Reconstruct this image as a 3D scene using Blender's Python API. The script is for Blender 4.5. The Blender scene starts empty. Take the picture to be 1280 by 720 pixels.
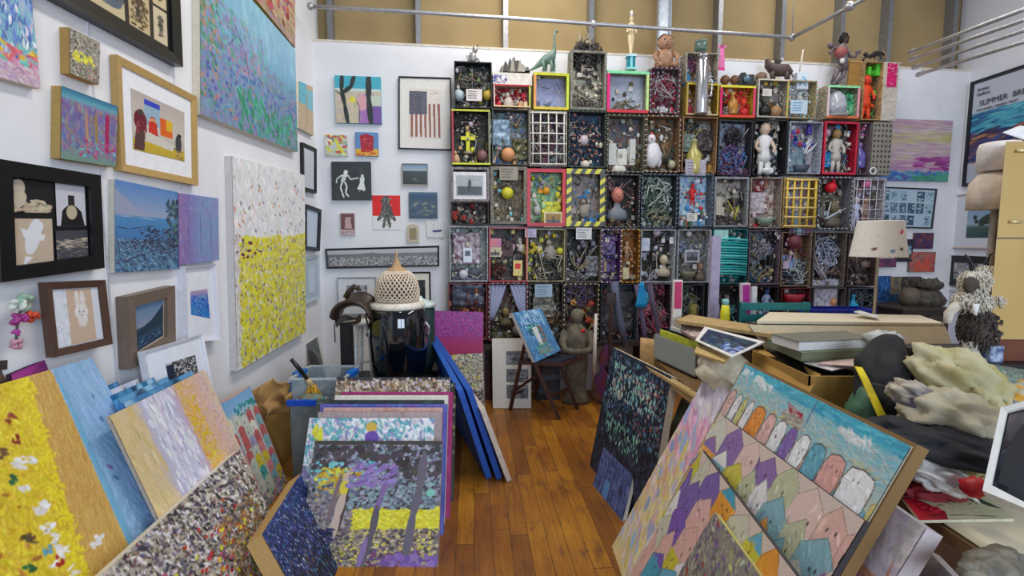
import bpy, math, random
import numpy as np
from mathutils import Vector, Matrix, noise as mnoise
C = bpy.context.scene.collection
S = bpy.context.scene
# ---------------------------------------------------------------- camera, light, exposure
CAMZ = 1.45; F = 620.0; PITCH = math.atan(60.0/F)
cam = bpy.data.cameras.new('camera'); camo = bpy.data.objects.new('camera', cam); C.objects.link(camo)
cam.sensor_width = 36.0; cam.lens = F/1280.0*36.0; cam.clip_start = .02
camo.location = (0, 0, CAMZ); camo.rotation_euler = (math.pi/2-PITCH, 0, 0)
S.camera = camo
w = bpy.data.worlds.new('world'); S.world = w; w.use_nodes = True
bg = w.node_tree.nodes['Background']; bg.inputs[0].default_value = (.80, .88, 1.0, 1); bg.inputs[1].default_value = .20
def area(name, loc, rot, sx, sy, e, col):
    l = bpy.data.lights.new(name, 'AREA'); l.shape = 'RECTANGLE'; l.size = sx; l.size_y = sy; l.energy = e; l.color = col
    o = bpy.data.objects.new(name, l); C.objects.link(o); o.location = loc; o.rotation_euler = rot; return o
# daylight through the shop windows behind the photographer, ceiling tubes over the room
area('window_daylight', (1.4, -3.2, 2.3), (math.radians(88), 0, math.radians(14)), 1.5, 2.2, 108, (.68, .82, 1.0))
area('window_daylight', (3.2, -3.0, 2.3), (math.radians(88), 0, math.radians(28)), 1.5, 2.2, 108, (.68, .82, 1.0))
area('ceiling_tubes', (0.2, 2.9, 4.3), (0, 0, 0), .5, 3.0, 75, (1.0, .95, .86))
area('ceiling_tubes', (2.8, 3.2, 4.3), (0, 0, 0), .5, 3.0, 42, (1.0, .95, .88))
S.view_settings.view_transform = 'Standard'; S.view_settings.look = 'None'
S.view_settings.gamma = 1.0; S.view_settings.use_curve_mapping = False
S.view_settings.exposure = 0.0
# ---------------------------------------------------------------- maths
def ray(px, py):
    a = (px-640)/F; b = -(py-360)/F; s, c = math.sin(PITCH), math.cos(PITCH)
    v = Vector((a, c+b*s, -s+b*c)); return v
CAM = Vector((0, 0, CAMZ))
def P(px, py, Y):
    r = ray(px, py); return CAM + r*(Y/r.y)
def PZ(px, py, z):
    r = ray(px, py); return CAM + r*((z-CAMZ)/r.z)
class Wall:                                            # local x = right, y = into the wall, z = up
    def __init__(s, O, right):
        r = Vector(right).normalized(); s.O = Vector(O); s.r = r; s.i = Vector((0, 0, 1)).cross(r)
        s.M = Matrix(((r.x, s.i.x, 0, O[0]), (r.y, s.i.y, 0, O[1]), (0, 0, 1, 0), (0, 0, 0, 1)))
    def hit(s, px, py, off=0):
        r = ray(px, py); n = s.i; t = ((s.O - n*off - CAM).dot(n))/r.dot(n); return CAM + r*t
    def loc(s, px, py, off=0):
        p = s.hit(px, py, off)-s.O; return (p.dot(s.r), p.z)
    def at(s, u, z, off=0): return s.O + s.r*u - s.i*off + Vector((0, 0, z))
cx, cy = -1.70, 4.40; YA = math.radians(7)
BACK = Wall((cx, cy, 0), (math.cos(YA), math.sin(YA), 0))
LEFT = Wall((cx, cy, 0), (-.010, 1, 0))
t_ = 6.35
RC = BACK.at(t_, 0)
RIGHT = Wall((RC.x, RC.y, 0), (.02, -1, 0))
def lin(c):
    return tuple(((x/255.)/12.92 if x/255. <= .04045 else ((x/255.+.055)/1.055)**2.4) for x in c[:3])
# ---------------------------------------------------------------- materials
MC = {}
def mat(c, rough=.6, metal=0, var=.12, bump=.15, scale=30, alpha=1, trans=0, c2=None, coat=0):
    k = (tuple(c), rough, metal, var, bump, scale, alpha, trans, tuple(c2) if c2 else None, coat)
    if k in MC: return MC[k]
    m = bpy.data.materials.new('m'); m.use_nodes = True; nt = m.node_tree; b = nt.nodes['Principled BSDF']
    l = lin(c); b.inputs['Roughness'].default_value = rough; b.inputs['Metallic'].default_value = metal
    if coat: b.inputs['Coat Weight'].default_value = coat
    if alpha < 1: b.inputs['Alpha'].default_value = alpha
    if trans: b.inputs['Transmission Weight'].default_value = trans
    tc = nt.nodes.new('ShaderNodeTexCoord'); n = nt.nodes.new('ShaderNodeTexNoise'); n.inputs['Scale'].default_value = scale
    n.inputs['Detail'].default_value = 3; nt.links.new(tc.outputs['Object'], n.inputs['Vector'])
    r = nt.nodes.new('ShaderNodeValToRGB')
    e = r.color_ramp.elements
    e[0].position = .35; e[1].position = .65
    if c2: e[0].color = (*l, 1); e[1].color = (*lin(c2), 1)
    else:
        e[0].color = (*[x*(1-var) for x in l], 1); e[1].color = (*[min(1, x*(1+var)) for x in l], 1)
    nt.links.new(n.outputs['Fac'], r.inputs[0]); nt.links.new(r.outputs[0], b.inputs['Base Color'])
    if bump:
        bm = nt.nodes.new('ShaderNodeBump'); bm.inputs['Strength'].default_value = bump; bm.inputs['Distance'].default_value = .01
        nt.links.new(n.outputs['Fac'], bm.inputs['Height']); nt.links.new(bm.outputs[0], b.inputs['Normal'])
    MC[k] = m; return m
def artmat(rough=.45, bump=.3):
    k = ('art', rough, bump)
    if k in MC: return MC[k]
    m = bpy.data.materials.new('painted'); m.use_nodes = True; nt = m.node_tree; b = nt.nodes['Principled BSDF']
    at = nt.nodes.new('ShaderNodeAttribute'); at.attribute_name = 'paint'
    nt.links.new(at.outputs['Color'], b.inputs['Base Color']); b.inputs['Roughness'].default_value = rough
    tc = nt.nodes.new('ShaderNodeTexCoord'); n = nt.nodes.new('ShaderNodeTexNoise'); n.inputs['Scale'].default_value = 90
    n.inputs['Detail'].default_value = 4; nt.links.new(tc.outputs['Object'], n.inputs['Vector'])
    bm = nt.nodes.new('ShaderNodeBump'); bm.inputs['Strength'].default_value = bump; bm.inputs['Distance'].default_value = .004
    nt.links.new(n.outputs['Fac'], bm.inputs['Height']); nt.links.new(bm.outputs[0], b.inputs['Normal'])
    MC[k] = m; return m
# ---------------------------------------------------------------- things and parts
def tag(o, label=None, cat=None, group=None, kind=None):
    if label: o['label'] = label
    if cat: o['category'] = cat
    if group: o['group'] = group
    if kind: o['kind'] = kind
    return o
def thing(name, label, cat, loc=(0, 0, 0), group=None):
    o = bpy.data.objects.new(name, None); o.empty_display_size = .05; C.objects.link(o); o.location = loc
    return tag(o, label, cat, group)
def wloc(o):
    v = Vector((0, 0, 0))
    while o is not None: v = v + o.location; o = o.parent
    return v
class MB:
    def __init__(s, M=None): s.v = []; s.f = []; s.m = []; s.mats = []; s.M = M or Matrix.Identity(4); s.sm = []
    def mi(s, m):
        if m not in s.mats: s.mats.append(m)
        return s.mats.index(m)
    def add(s, vs, fs, m, smooth=False):
        o = len(s.v); s.v += [s.M @ Vector(v) for v in vs]; i = s.mi(m)
        for f in fs: s.f.append(tuple(o+k for k in f)); s.m.append(i); s.sm.append(smooth)
    def box(s, x0, x1, y0, y1, z0, z1, m, tp=0):
        v = [(x0, y0, z0), (x1, y0, z0), (x1, y1, z0), (x0, y1, z0), (x0+tp, y0+tp, z1), (x1-tp, y0+tp, z1), (x1-tp, y1-tp, z1), (x0+tp, y1-tp, z1)]
        s.add(v, [(0, 3, 2, 1), (4, 5, 6, 7), (0, 1, 5, 4), (1, 2, 6, 5), (2, 3, 7, 6), (3, 0, 4, 7)], m); return s
    def hexa(s, v, m):                                  # v: 4 front + 4 back (same order)
        s.add(v, [(0, 1, 2, 3), (7, 6, 5, 4), (0, 4, 5, 1), (1, 5, 6, 2), (2, 6, 7, 3), (3, 7, 4, 0)], m); return s
    def bar(s, a, b, w, h, m, up=(0, 0, 1)):
        a, b = Vector(a), Vector(b); d = (b-a).normalized(); u = Vector(up)
        if abs(d.dot(u)) > .98: u = Vector((0, 1, 0))
        x = d.cross(u).normalized()*w/2; y = x.cross(d).normalized()*h/2
        s.hexa([a-x-y, a+x-y, a+x+y, a-x+y, b-x-y, b+x-y, b+x+y, b-x+y], m); return s
    def tube(s, pts, r, m, n=8, cap=True):
        pts = [Vector(p) for p in pts]; k = len(pts)
        rs = r if isinstance(r, (list, tuple)) else [r]*k
        vs = []; fs = []; up = None
        for i, p in enumerate(pts):
            d = (pts[min(i+1, k-1)]-pts[max(i-1, 0)])
            d = d.normalized() if d.length > 1e-9 else Vector((0, 0, 1))
            if up is None:
                up = Vector((0, 0, 1)) if abs(d.z) < .9 else Vector((1, 0, 0))
            x = d.cross(up)
            if x.length < 1e-6: x = d.orthogonal()
            x.normalize(); y = x.cross(d).normalized(); up = y
            for j in range(n):
                a = 2*math.pi*j/n; vs.append(p+(x*math.cos(a)+y*math.sin(a))*rs[i])
        for i in range(k-1):
            for j in range(n):
                fs.append((i*n+j, i*n+(j+1) % n, (i+1)*n+(j+1) % n, (i+1)*n+j))
        if cap: fs.append(tuple(range(n))[::-1]); fs.append(tuple((k-1)*n+j for j in range(n)))
        s.add(vs, fs, m, True); return s
    def lathe(s, c, prof, m, n=20, sx=1, sy=1):         # prof: list of (radius, z)
        vs = []; fs = []; k = len(prof)
        for r, z in prof:
            for j in range(n):
                a = 2*math.pi*j/n; vs.append((c[0]+r*sx*math.cos(a), c[1]+r*sy*math.sin(a), c[2]+z))
        for i in range(k-1):
            for j in range(n): fs.append((i*n+j, i*n+(j+1) % n, (i+1)*n+(j+1) % n, (i+1)*n+j))
        fs.append(tuple(range(n))[::-1]); fs.append(tuple((k-1)*n+j for j in range(n)))
        s.add(vs, fs, m, True); return s
    def ell(s, c, rx, ry, rz, m, n=12, k=8, R=None, fold=0, fs_=3, seed=0):
        vs = []; fs = []
        for i in range(k+1):
            t = math.pi*i/k
            for j in range(n):
                a = 2*math.pi*j/n; v = Vector((math.sin(t)*math.cos(a), math.sin(t)*math.sin(a), math.cos(t)))
                q = 1.0
                if fold:
                    q += fold*mnoise.noise(v*fs_+Vector((seed, 0, 0))) + fold*.6*(abs(mnoise.noise(v*fs_*2.3+Vector((0, seed, 0))))-.25)
                    if n > 40:
                        q += fold*.08*mnoise.noise(v*9)
                        for ax_, b_, w_ in s.creases(seed): q -= fold*.30*math.exp(-((v.dot(ax_)-b_+.10*mnoise.noise(v*2.5))/w_)**2)
                v = Vector((v.x*rx*q, v.y*ry*q, v.z*rz*q))
                if R: v = R @ v
                vs.append(Vector(c)+v)
        for i in range(k):
            for j in range(n): fs.append((i*n+j, (i+1)*n+j, (i+1)*n+(j+1) % n, i*n+(j+1) % n))
        s.add(vs, fs, m, True); return s
    def creases(s, seed):
        r = random.Random(seed); return [(Vector((r.gauss(0, 1), r.gauss(0, 1)*.6, r.gauss(0, 1))).normalized(), r.uniform(-.5, .6), r.uniform(.04, .09)) for _ in range(7)]
    def sheet(s, fn, nu, nv, th, m):                    # thick wavy sheet, fn(u,v) -> point
        g = [[Vector(fn(i/nu, j/nv)) for j in range(nv+1)] for i in range(nu+1)]
        vs = []; fs = []
        for i in range(nu+1):
            for j in range(nv+1):
                a = g[min(i+1, nu)][j]-g[max(i-1, 0)][j]; b = g[i][min(j+1, nv)]-g[i][max(j-1, 0)]
                n_ = a.cross(b); n_ = n_.normalized() if n_.length > 1e-12 else Vector((0, 0, 1))
                vs.append(g[i][j]+n_*th/2); vs.append(g[i][j]-n_*th/2)
        I = lambda i, j, k: 2*(i*(nv+1)+j)+k
        for i in range(nu):
            for j in range(nv):
                fs.append((I(i, j, 0), I(i+1, j, 0), I(i+1, j+1, 0), I(i, j+1, 0)))
                fs.append((I(i, j, 1), I(i, j+1, 1), I(i+1, j+1, 1), I(i+1, j, 1)))
        for i in range(nu):
            fs.append((I(i, 0, 0), I(i, 0, 1), I(i+1, 0, 1), I(i+1, 0, 0))); fs.append((I(i, nv, 0), I(i+1, nv, 0), I(i+1, nv, 1), I(i, nv, 1)))
        for j in range(nv):
            fs.append((I(0, j, 0), I(0, j+1, 0), I(0, j+1, 1), I(0, j, 1))); fs.append((I(nu, j, 0), I(nu, j, 1), I(nu, j+1, 1), I(nu, j+1, 0)))
        s.add(vs, fs, m, True); return s
    def build(s, name, parent=None, loc=None, **kw):
        off = wloc(parent) if parent is not None else Vector(loc or (0, 0, 0))
        me = bpy.data.meshes.new(name); me.from_pydata([v-off for v in s.v], [], s.f)
        for m in s.mats: me.materials.append(m)
        me.polygons.foreach_set('material_index', s.m); me.polygons.foreach_set('use_smooth', s.sm); me.update()
        o = bpy.data.objects.new(name, me); C.objects.link(o)
        if parent is not None: o.parent = parent
        elif loc: o.location = loc
        return tag(o, **kw)
# ---------------------------------------------------------------- paint
class Art:
    def __init__(s, w, h, c, seed=0):
        s.w, s.h = w, h; s.a = np.ones((h, w, 3))*np.array(c)/255.; s.z = np.zeros((h, w)); s.r = random.Random(seed); s.n = np.random.RandomState(seed)
    def blob(s, x, y, rx, ry, ang, c, al=1.0, hz=None):   # x,y,rx,ry in fractions of width; y measured in width units too
        W = s.w; X, Y, RX, RY = x*W, y*W, max(.35, rx*W), max(.35, ry*W); R = max(RX, RY)+1
        x0, x1 = max(0, int(X-R)), min(s.w, int(X+R)+2); y0, y1 = max(0, int(Y-R)), min(s.h, int(Y+R)+2)
        if x0 >= x1 or y0 >= y1: return
        gy, gx = np.mgrid[y0:y1, x0:x1]; gx = gx-X; gy = gy-Y; ca, sa = math.cos(ang), math.sin(ang)
        u = gx*ca+gy*sa; v = -gx*sa+gy*ca; d = np.sqrt((u/RX)**2+(v/RY)**2)
        m = np.clip((1.15-d)*min(RX, RY)*1.2, 0, 1)*al
        s.a[y0:y1, x0:x1] = s.a[y0:y1, x0:x1]*(1-m[..., None])+np.array(c)/255.*m[..., None]
        s.z[y0:y1, x0:x1] = s.z[y0:y1, x0:x1]*(1-m)+m*(s.r.random() if hz is None else hz)
    def dabs(s, n, box, cols, L, Wd, ang=0, ja=.5, al=1.0, jc=14):
        r = s.r; k = s.h/s.w
        for _ in range(n):
            c = r.choice(cols); j = r.uniform(-jc, jc); c = [min(255, max(0, q+j+r.uniform(-jc, jc)*.5)) for q in c]
            q = r.uniform(.6, 1.4)
            s.blob(r.uniform(box[0], box[2]), r.uniform(box[1], box[3])*k, L*q, Wd*r.uniform(.7, 1.3), ang+r.uniform(-ja, ja), c, al)
        return s
    def poly(s, pts, c, al=1.0):                          # pts in 0..1 both axes
        P_ = [(x*s.w, y*s.h) for x, y in pts]
        x0 = max(0, int(min(p[0] for p in P_))); x1 = min(s.w, int(max(p[0] for p in P_))+1)
        y0 = max(0, int(min(p[1] for p in P_))); y1 = min(s.h, int(max(p[1] for p in P_))+1)
        if x0 >= x1 or y0 >= y1: return s
        gy, gx = np.mgrid[y0:y1, x0:x1]; gx = gx+.5; gy = gy+.5; m = np.zeros(gx.shape, bool); n = len(P_)
        for i in range(n):
            (xa, ya), (xb, yb) = P_[i], P_[(i+1) % n]
            if ya == yb: continue
            cnd = ((ya > gy) != (yb > gy)) & (gx < (xb-xa)*(gy-ya)/(yb-ya)+xa); m ^= cnd
        mm = m[..., None]*al
        s.a[y0:y1, x0:x1] = s.a[y0:y1, x0:x1]*(1-mm)+np.array(c)/255.*mm
        return s
    def rect(s, x0, y0, x1, y1, c, al=1.0): return s.poly([(x0, y0), (x1, y0), (x1, y1), (x0, y1)], c, al)
    def line(s, pts, wd, c):
        for (xa, ya), (xb, yb) in zip(pts, pts[1:]):
            dx, dy = (xb-xa)*s.w, (yb-ya)*s.h; L = math.hypot(dx, dy)
            s.blob((xa+xb)/2, (ya+yb)/2*s.h/s.w, (L/2+wd*s.w*.4)/s.w, wd/2, math.atan2(dy, dx), c)
        return s
    def grad(s, stops, axis=1, box=(0, 0, 1, 1)):
        x0, x1, y0, y1 = int(box[0]*s.w), int(math.ceil(box[2]*s.w)), int(box[1]*s.h), int(math.ceil(box[3]*s.h))
        n = (y1-y0) if axis == 1 else (x1-x0); t = np.linspace(0, 1, n); ps = [p for p, _ in stops]
        g = np.stack([np.interp(t, ps, [c[i]/255. for _, c in stops]) for i in range(3)], -1)
        s.a[y0:y1, x0:x1] = g[:, None, :] if axis == 1 else g[None, :, :]
        return s
    def noise(s, amp, cells=1):
        h, w = -(-s.h//cells), -(-s.w//cells); n = s.n.uniform(-1, 1, (h, w)); n = np.kron(n, np.ones((cells, cells)))[:s.h, :s.w]
        s.a = np.clip(s.a+n[..., None]*amp/255., 0, 1); s.z += n*.15; return s
def grid(name, parent, quad, art, relief=0, rough=.45, bump=.3, loc=None, **kw):
    tl, tr, br, bl = [np.array(q) for q in quad]; h, w = art.h, art.w
    nrm = np.cross(tr-tl, tl-bl); nrm = nrm/np.linalg.norm(nrm)
    v, u = np.mgrid[0:h, 0:w]; u = u/(w-1.0); v = v/(h-1.0); u = u[..., None]; v = v[..., None]
    p = tl*(1-u)*(1-v)+tr*u*(1-v)+br*u*v+bl*(1-u)*v
    if relief: p = p+nrm*(art.z*relief)[..., None]
    p = p.reshape(-1, 3)-np.array(wloc(parent) if parent is not None else (0, 0, 0))
    idx = np.arange(h*w).reshape(h, w)
    f = np.stack([idx[1:, :-1], idx[1:, 1:], idx[:-1, 1:], idx[:-1, :-1]], -1).reshape(-1, 4)
    me = bpy.data.meshes.new(name); me.vertices.add(h*w); me.vertices.foreach_set('co', p.astype(np.float32).ravel())
    me.loops.add(f.size); me.loops.foreach_set('vertex_index', f.astype(np.int32).ravel())
    me.polygons.add(len(f)); me.polygons.foreach_set('loop_start', np.arange(0, f.size, 4, dtype=np.int32))
    me.polygons.foreach_set('loop_total', np.full(len(f), 4, np.int32)); me.update(calc_edges=True)
    a = np.clip(art.a, 0, 1); l = np.where(a <= .04045, a/12.92, ((a+.055)/1.055)**2.4)
    ca = me.color_attributes.new('paint', 'FLOAT_COLOR', 'POINT')
    ca.data.foreach_set('color', np.concatenate([l, np.ones((h, w, 1))], -1).astype(np.float32).ravel())
    me.materials.append(artmat(rough, bump)); me.validate(); me.update()
    o = bpy.data.objects.new(name, me); C.objects.link(o)
    if parent is not None: o.parent = parent
    return tag(o, **kw)
def inset(q, a, b=None):                                 # shrink a quad by a metres on each side
    b = a if b is None else b
    tl, tr, br, bl = [Vector(x) for x in q]; u = (tr-tl).normalized(); v = (bl-tl).normalized()
    return [tl+u*a+v*b, tr-u*a+v*b, br-u*a-v*b, bl+u*a-v*b]
def qn(q):
    return ((Vector(q[1])-Vector(q[0])).cross(Vector(q[0])-Vector(q[3]))).normalized()
def slabmb(q, th, m, front=True, lift=0):
    n = qn(q); f = [Vector(x)+n*lift for x in q]; b = [x-n*th for x in f]; mb = MB()
    mb.hexa([f[3], f[2], f[1], f[0], b[3], b[2], b[1], b[0]], m); return mb
def canvas(label, q, th, art, edge=(222, 214, 196), name='canvas_painting', cat='painting', group=None, relief=.004, rough=.45, sat=.84):
    relief *= .38; g_ = art.a.mean(axis=2, keepdims=True); art.a = g_+(art.a-g_)*sat; art.noise(9, 1)
    q = [Vector(x) for x in q]; low = min(q, key=lambda v: v.z); n = qn(q)
    t = thing(name, label, cat, low, group)
    slabmb(q, th, mat(edge, .8, scale=60, var=.06, bump=.05), lift=-.0035).build('canvas_edge', t)
    grid('painted_face', t, q, art, relief, rough); return t
def framed(label, q, th, fw, fcol, mw, mcol, art, name='framed_picture', cat='picture', group=None, frough=.45, glass=False):
    """q: outer front corners of the frame"""
    q = [Vector(x) for x in q]; n = qn(q); low = min(q, key=lambda v: v.z)
    t = thing(name, label, cat, low, group); i1 = inset(q, fw); m = mat(fcol, frough, scale=40, var=.05, bump=.03)
    mb = MB(); b = [x-n*th for x in q]; ib = [x-n*(th*.85) for x in i1]; i1f = [x-n*min(.006, th*.3) for x in i1]
    vs = q+i1f+b+ib; fs = []
    for k in range(4):
        j = (k+1) % 4
        fs += [(k, j, 4+j, 4+k), (j, k, 8+k, 8+j), (4+k, 4+j, 12+j, 12+k), (8+k, 12+k, 12+j, 8+j)]
    mb.add(vs, [f[::-1] for f in fs], m); mb.build('frame', t)
    mq = [x-n*(th*.45) for x in i1]
    slabmb(mq, th*.3, mat(mcol, .8, var=.03, bump=.03)).build('mount', t)
    if isinstance(mw, (tuple, list)): aq = mw[0](mq) if callable(mw[0]) else inset(mq, mw[0], mw[1])
    else: aq = inset(mq, mw)
    aq = [x+n*.0015 for x in aq]
    if art is not None: grid('print', t, aq, art, 0, .35, .05)
    return t
def sub(q, u0, v0, u1, v1, lift=0):                      # sub-quad in 0..1 coordinates
    tl, tr, br, bl = [Vector(x) for x in q]; n = qn(q)
    f = lambda u, v: tl*(1-u)*(1-v)+tr*u*(1-v)+br*u*v+bl*(1-u)*v+n*lift
    return [f(u0, v0), f(u1, v0), f(u1, v1), f(u0, v1)]
def wq(wall, off, *pp):                                  # four photograph points laid on a plane parallel to a wall
    return [wall.hit(x, y, off) for x, y in pp]
def wr(wall, off, x0, y0, x1, y1):                       # level rectangle on the wall
    a, b = wall.loc(x0, y0, off), wall.loc(x1, y1, off)
    return [wall.at(a[0], a[1], off), wall.at(b[0], a[1], off), wall.at(b[0], b[1], off), wall.at(a[0], b[1], off)]
def struct(name, mb): return tag(mb.build(name), kind='structure')
def text_mb(txt, size, m, M, ext=.001):
    cu = bpy.data.curves.new('lettering', 'FONT'); cu.body = txt; cu.size = size; cu.extrude = ext
    o = bpy.data.objects.new('lettering', cu); C.objects.link(o); bpy.context.view_layer.update()
    me = bpy.data.meshes.new_from_object(o.evaluated_get(bpy.context.evaluated_depsgraph_get()))
    mb = MB(M); mb.add([v.co.copy() for v in me.vertices], [tuple(p.vertices) for p in me.polygons], m)
    bpy.data.objects.remove(o); bpy.data.curves.remove(cu); bpy.data.meshes.remove(me); return mb
def quadM(q, u, v):                                      # matrix whose x runs along the quad top, y up the quad
    tl, tr, br, bl = [Vector(x) for x in q]; x = (tr-tl).normalized(); y = (tl-bl).normalized(); n = x.cross(y); y = n.cross(x)
    o = tl*(1-u)*(1-v)+tr*u*(1-v)+br*u*v+bl*(1-u)*v+n*.003
    return Matrix(((x.x, y.x, n.x, o.x), (x.y, y.y, n.y, o.y), (x.z, y.z, n.z, o.z), (0, 0, 0, 1)))
# ================================================================= THE ROOM
def floor_material():
    m = bpy.data.materials.new('floorboards'); m.use_nodes = True; nt = m.node_tree; N = nt.nodes.new; L = nt.links.new
    b = nt.nodes['Principled BSDF']; tc = N('ShaderNodeTexCoord'); mp = N('ShaderNodeMapping')
    mp.inputs['Rotation'].default_value = (0, 0, math.radians(-4.6)); L(tc.outputs['Object'], mp.inputs[0])
    sp = N('ShaderNodeSeparateXYZ'); L(mp.outputs[0], sp.inputs[0])
    def mth(op, a, bb=None, c=None):
        n = N('ShaderNodeMath'); n.operation = op
        for i, x in enumerate((a, bb, c)):
            if x is None: continue
            if isinstance(x, (int, float)): n.inputs[i].default_value = x
            else: L(x, n.inputs[i])
        return n.outputs[0]
    bx = mth('DIVIDE', sp.outputs[0], .088); bi = mth('FLOOR', bx); fr = mth('FRACT', bx)
    wn = N('ShaderNodeTexWhiteNoise'); wn.noise_dimensions = '1D'; L(bi, wn.inputs['W'])
    yy = mth('ADD', sp.outputs[1], mth('MULTIPLY', wn.outputs['Value'], 7.0)); yj = mth('DIVIDE', yy, 1.7); yi = mth('FLOOR', yj); yf = mth('FRACT', yj)
    wn2 = N('ShaderNodeTexWhiteNoise'); wn2.noise_dimensions = '2D'; cb = N('ShaderNodeCombineXYZ'); L(bi, cb.inputs[0]); L(yi, cb.inputs[1]); L(cb.outputs[0], wn2.inputs['Vector'])
    gm = N('ShaderNodeMapping'); gm.inputs['Scale'].default_value = (60, 3, 1); L(mp.outputs[0], gm.inputs[0])
    gn = N('ShaderNodeTexNoise'); gn.inputs['Scale'].default_value = 1.2; gn.inputs['Detail'].default_value = 6; L(gm.outputs[0], gn.inputs['Vector'])
    bn = N('ShaderNodeTexNoise'); bn.inputs['Scale'].default_value = 2.4; bn.inputs['Detail'].default_value = 5; L(mp.outputs[0], bn.inputs['Vector'])
    r = N('ShaderNodeValToRGB'); e = r.color_ramp.elements; e[0].position = .15; e[0].color = (*lin((84, 42, 18)), 1); e[1].position = .85; e[1].color = (*lin((196, 136, 30)), 1)
    k = r.color_ramp.elements.new(.5); k.color = (*lin((140, 84, 24)), 1)
    f = mth('ADD', mth('MULTIPLY', wn2.outputs['Value'], .34), mth('ADD', mth('MULTIPLY', gn.outputs['Fac'], .35), mth('MULTIPLY', bn.outputs['Fac'], .5)))
    L(mth('SUBTRACT', f, .1), r.inputs[0])
    wm = N('ShaderNodeMapping'); wm.inputs['Scale'].default_value = (9, 3.2, 1); L(mp.outputs[0], wm.inputs[0])
    wn3 = N('ShaderNodeTexNoise'); wn3.inputs['Scale'].default_value = 1.4; wn3.inputs['Detail'].default_value = 8; wn3.inputs['Roughness'].default_value = .75; L(wm.outputs[0], wn3.inputs['Vector'])
    wr_ = N('ShaderNodeMapRange'); wr_.inputs[1].default_value = .52; wr_.inputs[2].default_value = .68; L(wn3.outputs['Fac'], wr_.inputs[0])
    mx = N('ShaderNodeMix'); mx.data_type = 'RGBA'; L(mth('MULTIPLY', wr_.outputs[0], .8), mx.inputs[0]); L(r.outputs[0], mx.inputs[6]); mx.inputs[7].default_value = (*lin((78, 44, 34)), 1)
    gap = mth('MAXIMUM', mth('LESS_THAN', fr, .035), mth('LESS_THAN', yf, .003))
    mx2 = N('ShaderNodeMix'); mx2.data_type = 'RGBA'; L(mth('MULTIPLY', gap, .8), mx2.inputs[0]); L(mx.outputs[2], mx2.inputs[6]); mx2.inputs[7].default_value = (.02, .01, .005, 1)
    L(mx2.outputs[2], b.inputs['Base Color']); b.inputs['Roughness'].default_value = .36
    L(mth('ADD', .3, mth('MULTIPLY', bn.outputs['Fac'], .25)), b.inputs['Roughness'])
    bm = N('ShaderNodeBump'); bm.inputs['Strength'].default_value = .35; bm.inputs['Distance'].default_value = .004
    L(mth('SUBTRACT', mth('MULTIPLY', gn.outputs['Fac'], .4), gap), bm.inputs['Height']); L(bm.outputs[0], b.inputs['Normal'])
    return m
struct('floor', MB().box(-3.2, 7, -2.5, 6.5, -.08, 0, floor_material()))
WHITE = mat((232, 232, 236), .75, var=.03, bump=.06, scale=4)
WZ = BACK.loc(640, 63)[1]
LM, BM_, RM = LEFT.M, BACK.M, RIGHT.M
struct('wall_left', MB(LM).box(-6.5, 0.15, 0, .12, 0, 4.6, WHITE))
struct('wall_back', MB(BM_).box(-.12, t_+.1, 0, .14, 0, WZ, WHITE))
struct('wall_right', MB(RM).box(-.15, 7.0, 0, .12, 0, 4.6, mat((222, 224, 234), .75, var=.03, bump=.06, scale=4)))
tan = mat((158, 136, 96), .9, var=.08, bump=.1, scale=3)
struct('wall_back_upper', MB(BM_).box(-.12, t_+.1, .16, .24, WZ-.1, 4.7, tan))
mb = MB(BM_); gal = mat((140, 142, 146), .4, .6, var=.1)
for px in (410, 522, 633, 742, 905, 985, 1060, 1120, 1202):
    u = BACK.loc(px, 20)[0]; mb.box(u-.022, u+.022, .055, .16, WZ, 4.7, gal)
struct('trim_1', mb)
mb = MB(BM_); mb.box(0, t_, -.004, .15, WZ, WZ+.018, mat((215, 205, 190), .7)); struct('trim_2', mb)
# panel seams on the left wall
mb = MB(LM)
for px, py in ((131, 300), (236, 400)):
    u = LEFT.loc(px, py)[0]; mb.box(u-.004, u+.004, -.004, 0, 0, 4.6, mat((205, 208, 216), .7))
struct('trim_3', mb)
# the pipes
steel = mat((186, 186, 190), .35, .6)
pp = [P(388, 8, 4.05), P(500, 14, 4.08), P(640, 23, 4.2), P(860, 38, 4.35), P(990, 47, 4.45)]
t = thing('conduit_pipe', 'long horizontal grey conduit pipe running below the ceiling across the tan wall', 'pipe', pp[0])
MB().tube(pp, .016, steel).build('pipe', t)
mb = MB()
for px, py, Y in ((388, 8, 4.05), (742, 30, 4.27), (990, 47, 4.45)):
    p = P(px, py, Y); mb = MB(); mb.ell(p, .028, .028, .03, steel, 10, 6)
    if px > 700: mb.tube([p, p+Vector((0, 0, 1.0))], .004, steel, 6)
    mb.build('hanger_fitting', t)
pp = [P(990, 47, 4.45), P(1030, 26, 4.1), P(1100, -12, 3.6)]
t = thing('conduit_pipe', 'short angled conduit rising from the long pipe to the upper right', 'pipe', pp[0])
MB().tube(pp, .016, steel).build('pipe', t); MB().ell(P(1062, 8, 3.85), .04, .04, .035, steel, 10, 6).build('pipe_clamp', t)
o = P(832, 20, 4.45); mb = MB(BM_); u0 = BACK.loc(832, 20)[0]
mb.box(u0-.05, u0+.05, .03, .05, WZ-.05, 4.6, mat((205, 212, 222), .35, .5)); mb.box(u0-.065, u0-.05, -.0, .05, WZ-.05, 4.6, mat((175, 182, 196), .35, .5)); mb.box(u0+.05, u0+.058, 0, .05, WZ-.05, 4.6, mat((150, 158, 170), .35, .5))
struct('trim_4', mb)
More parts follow.
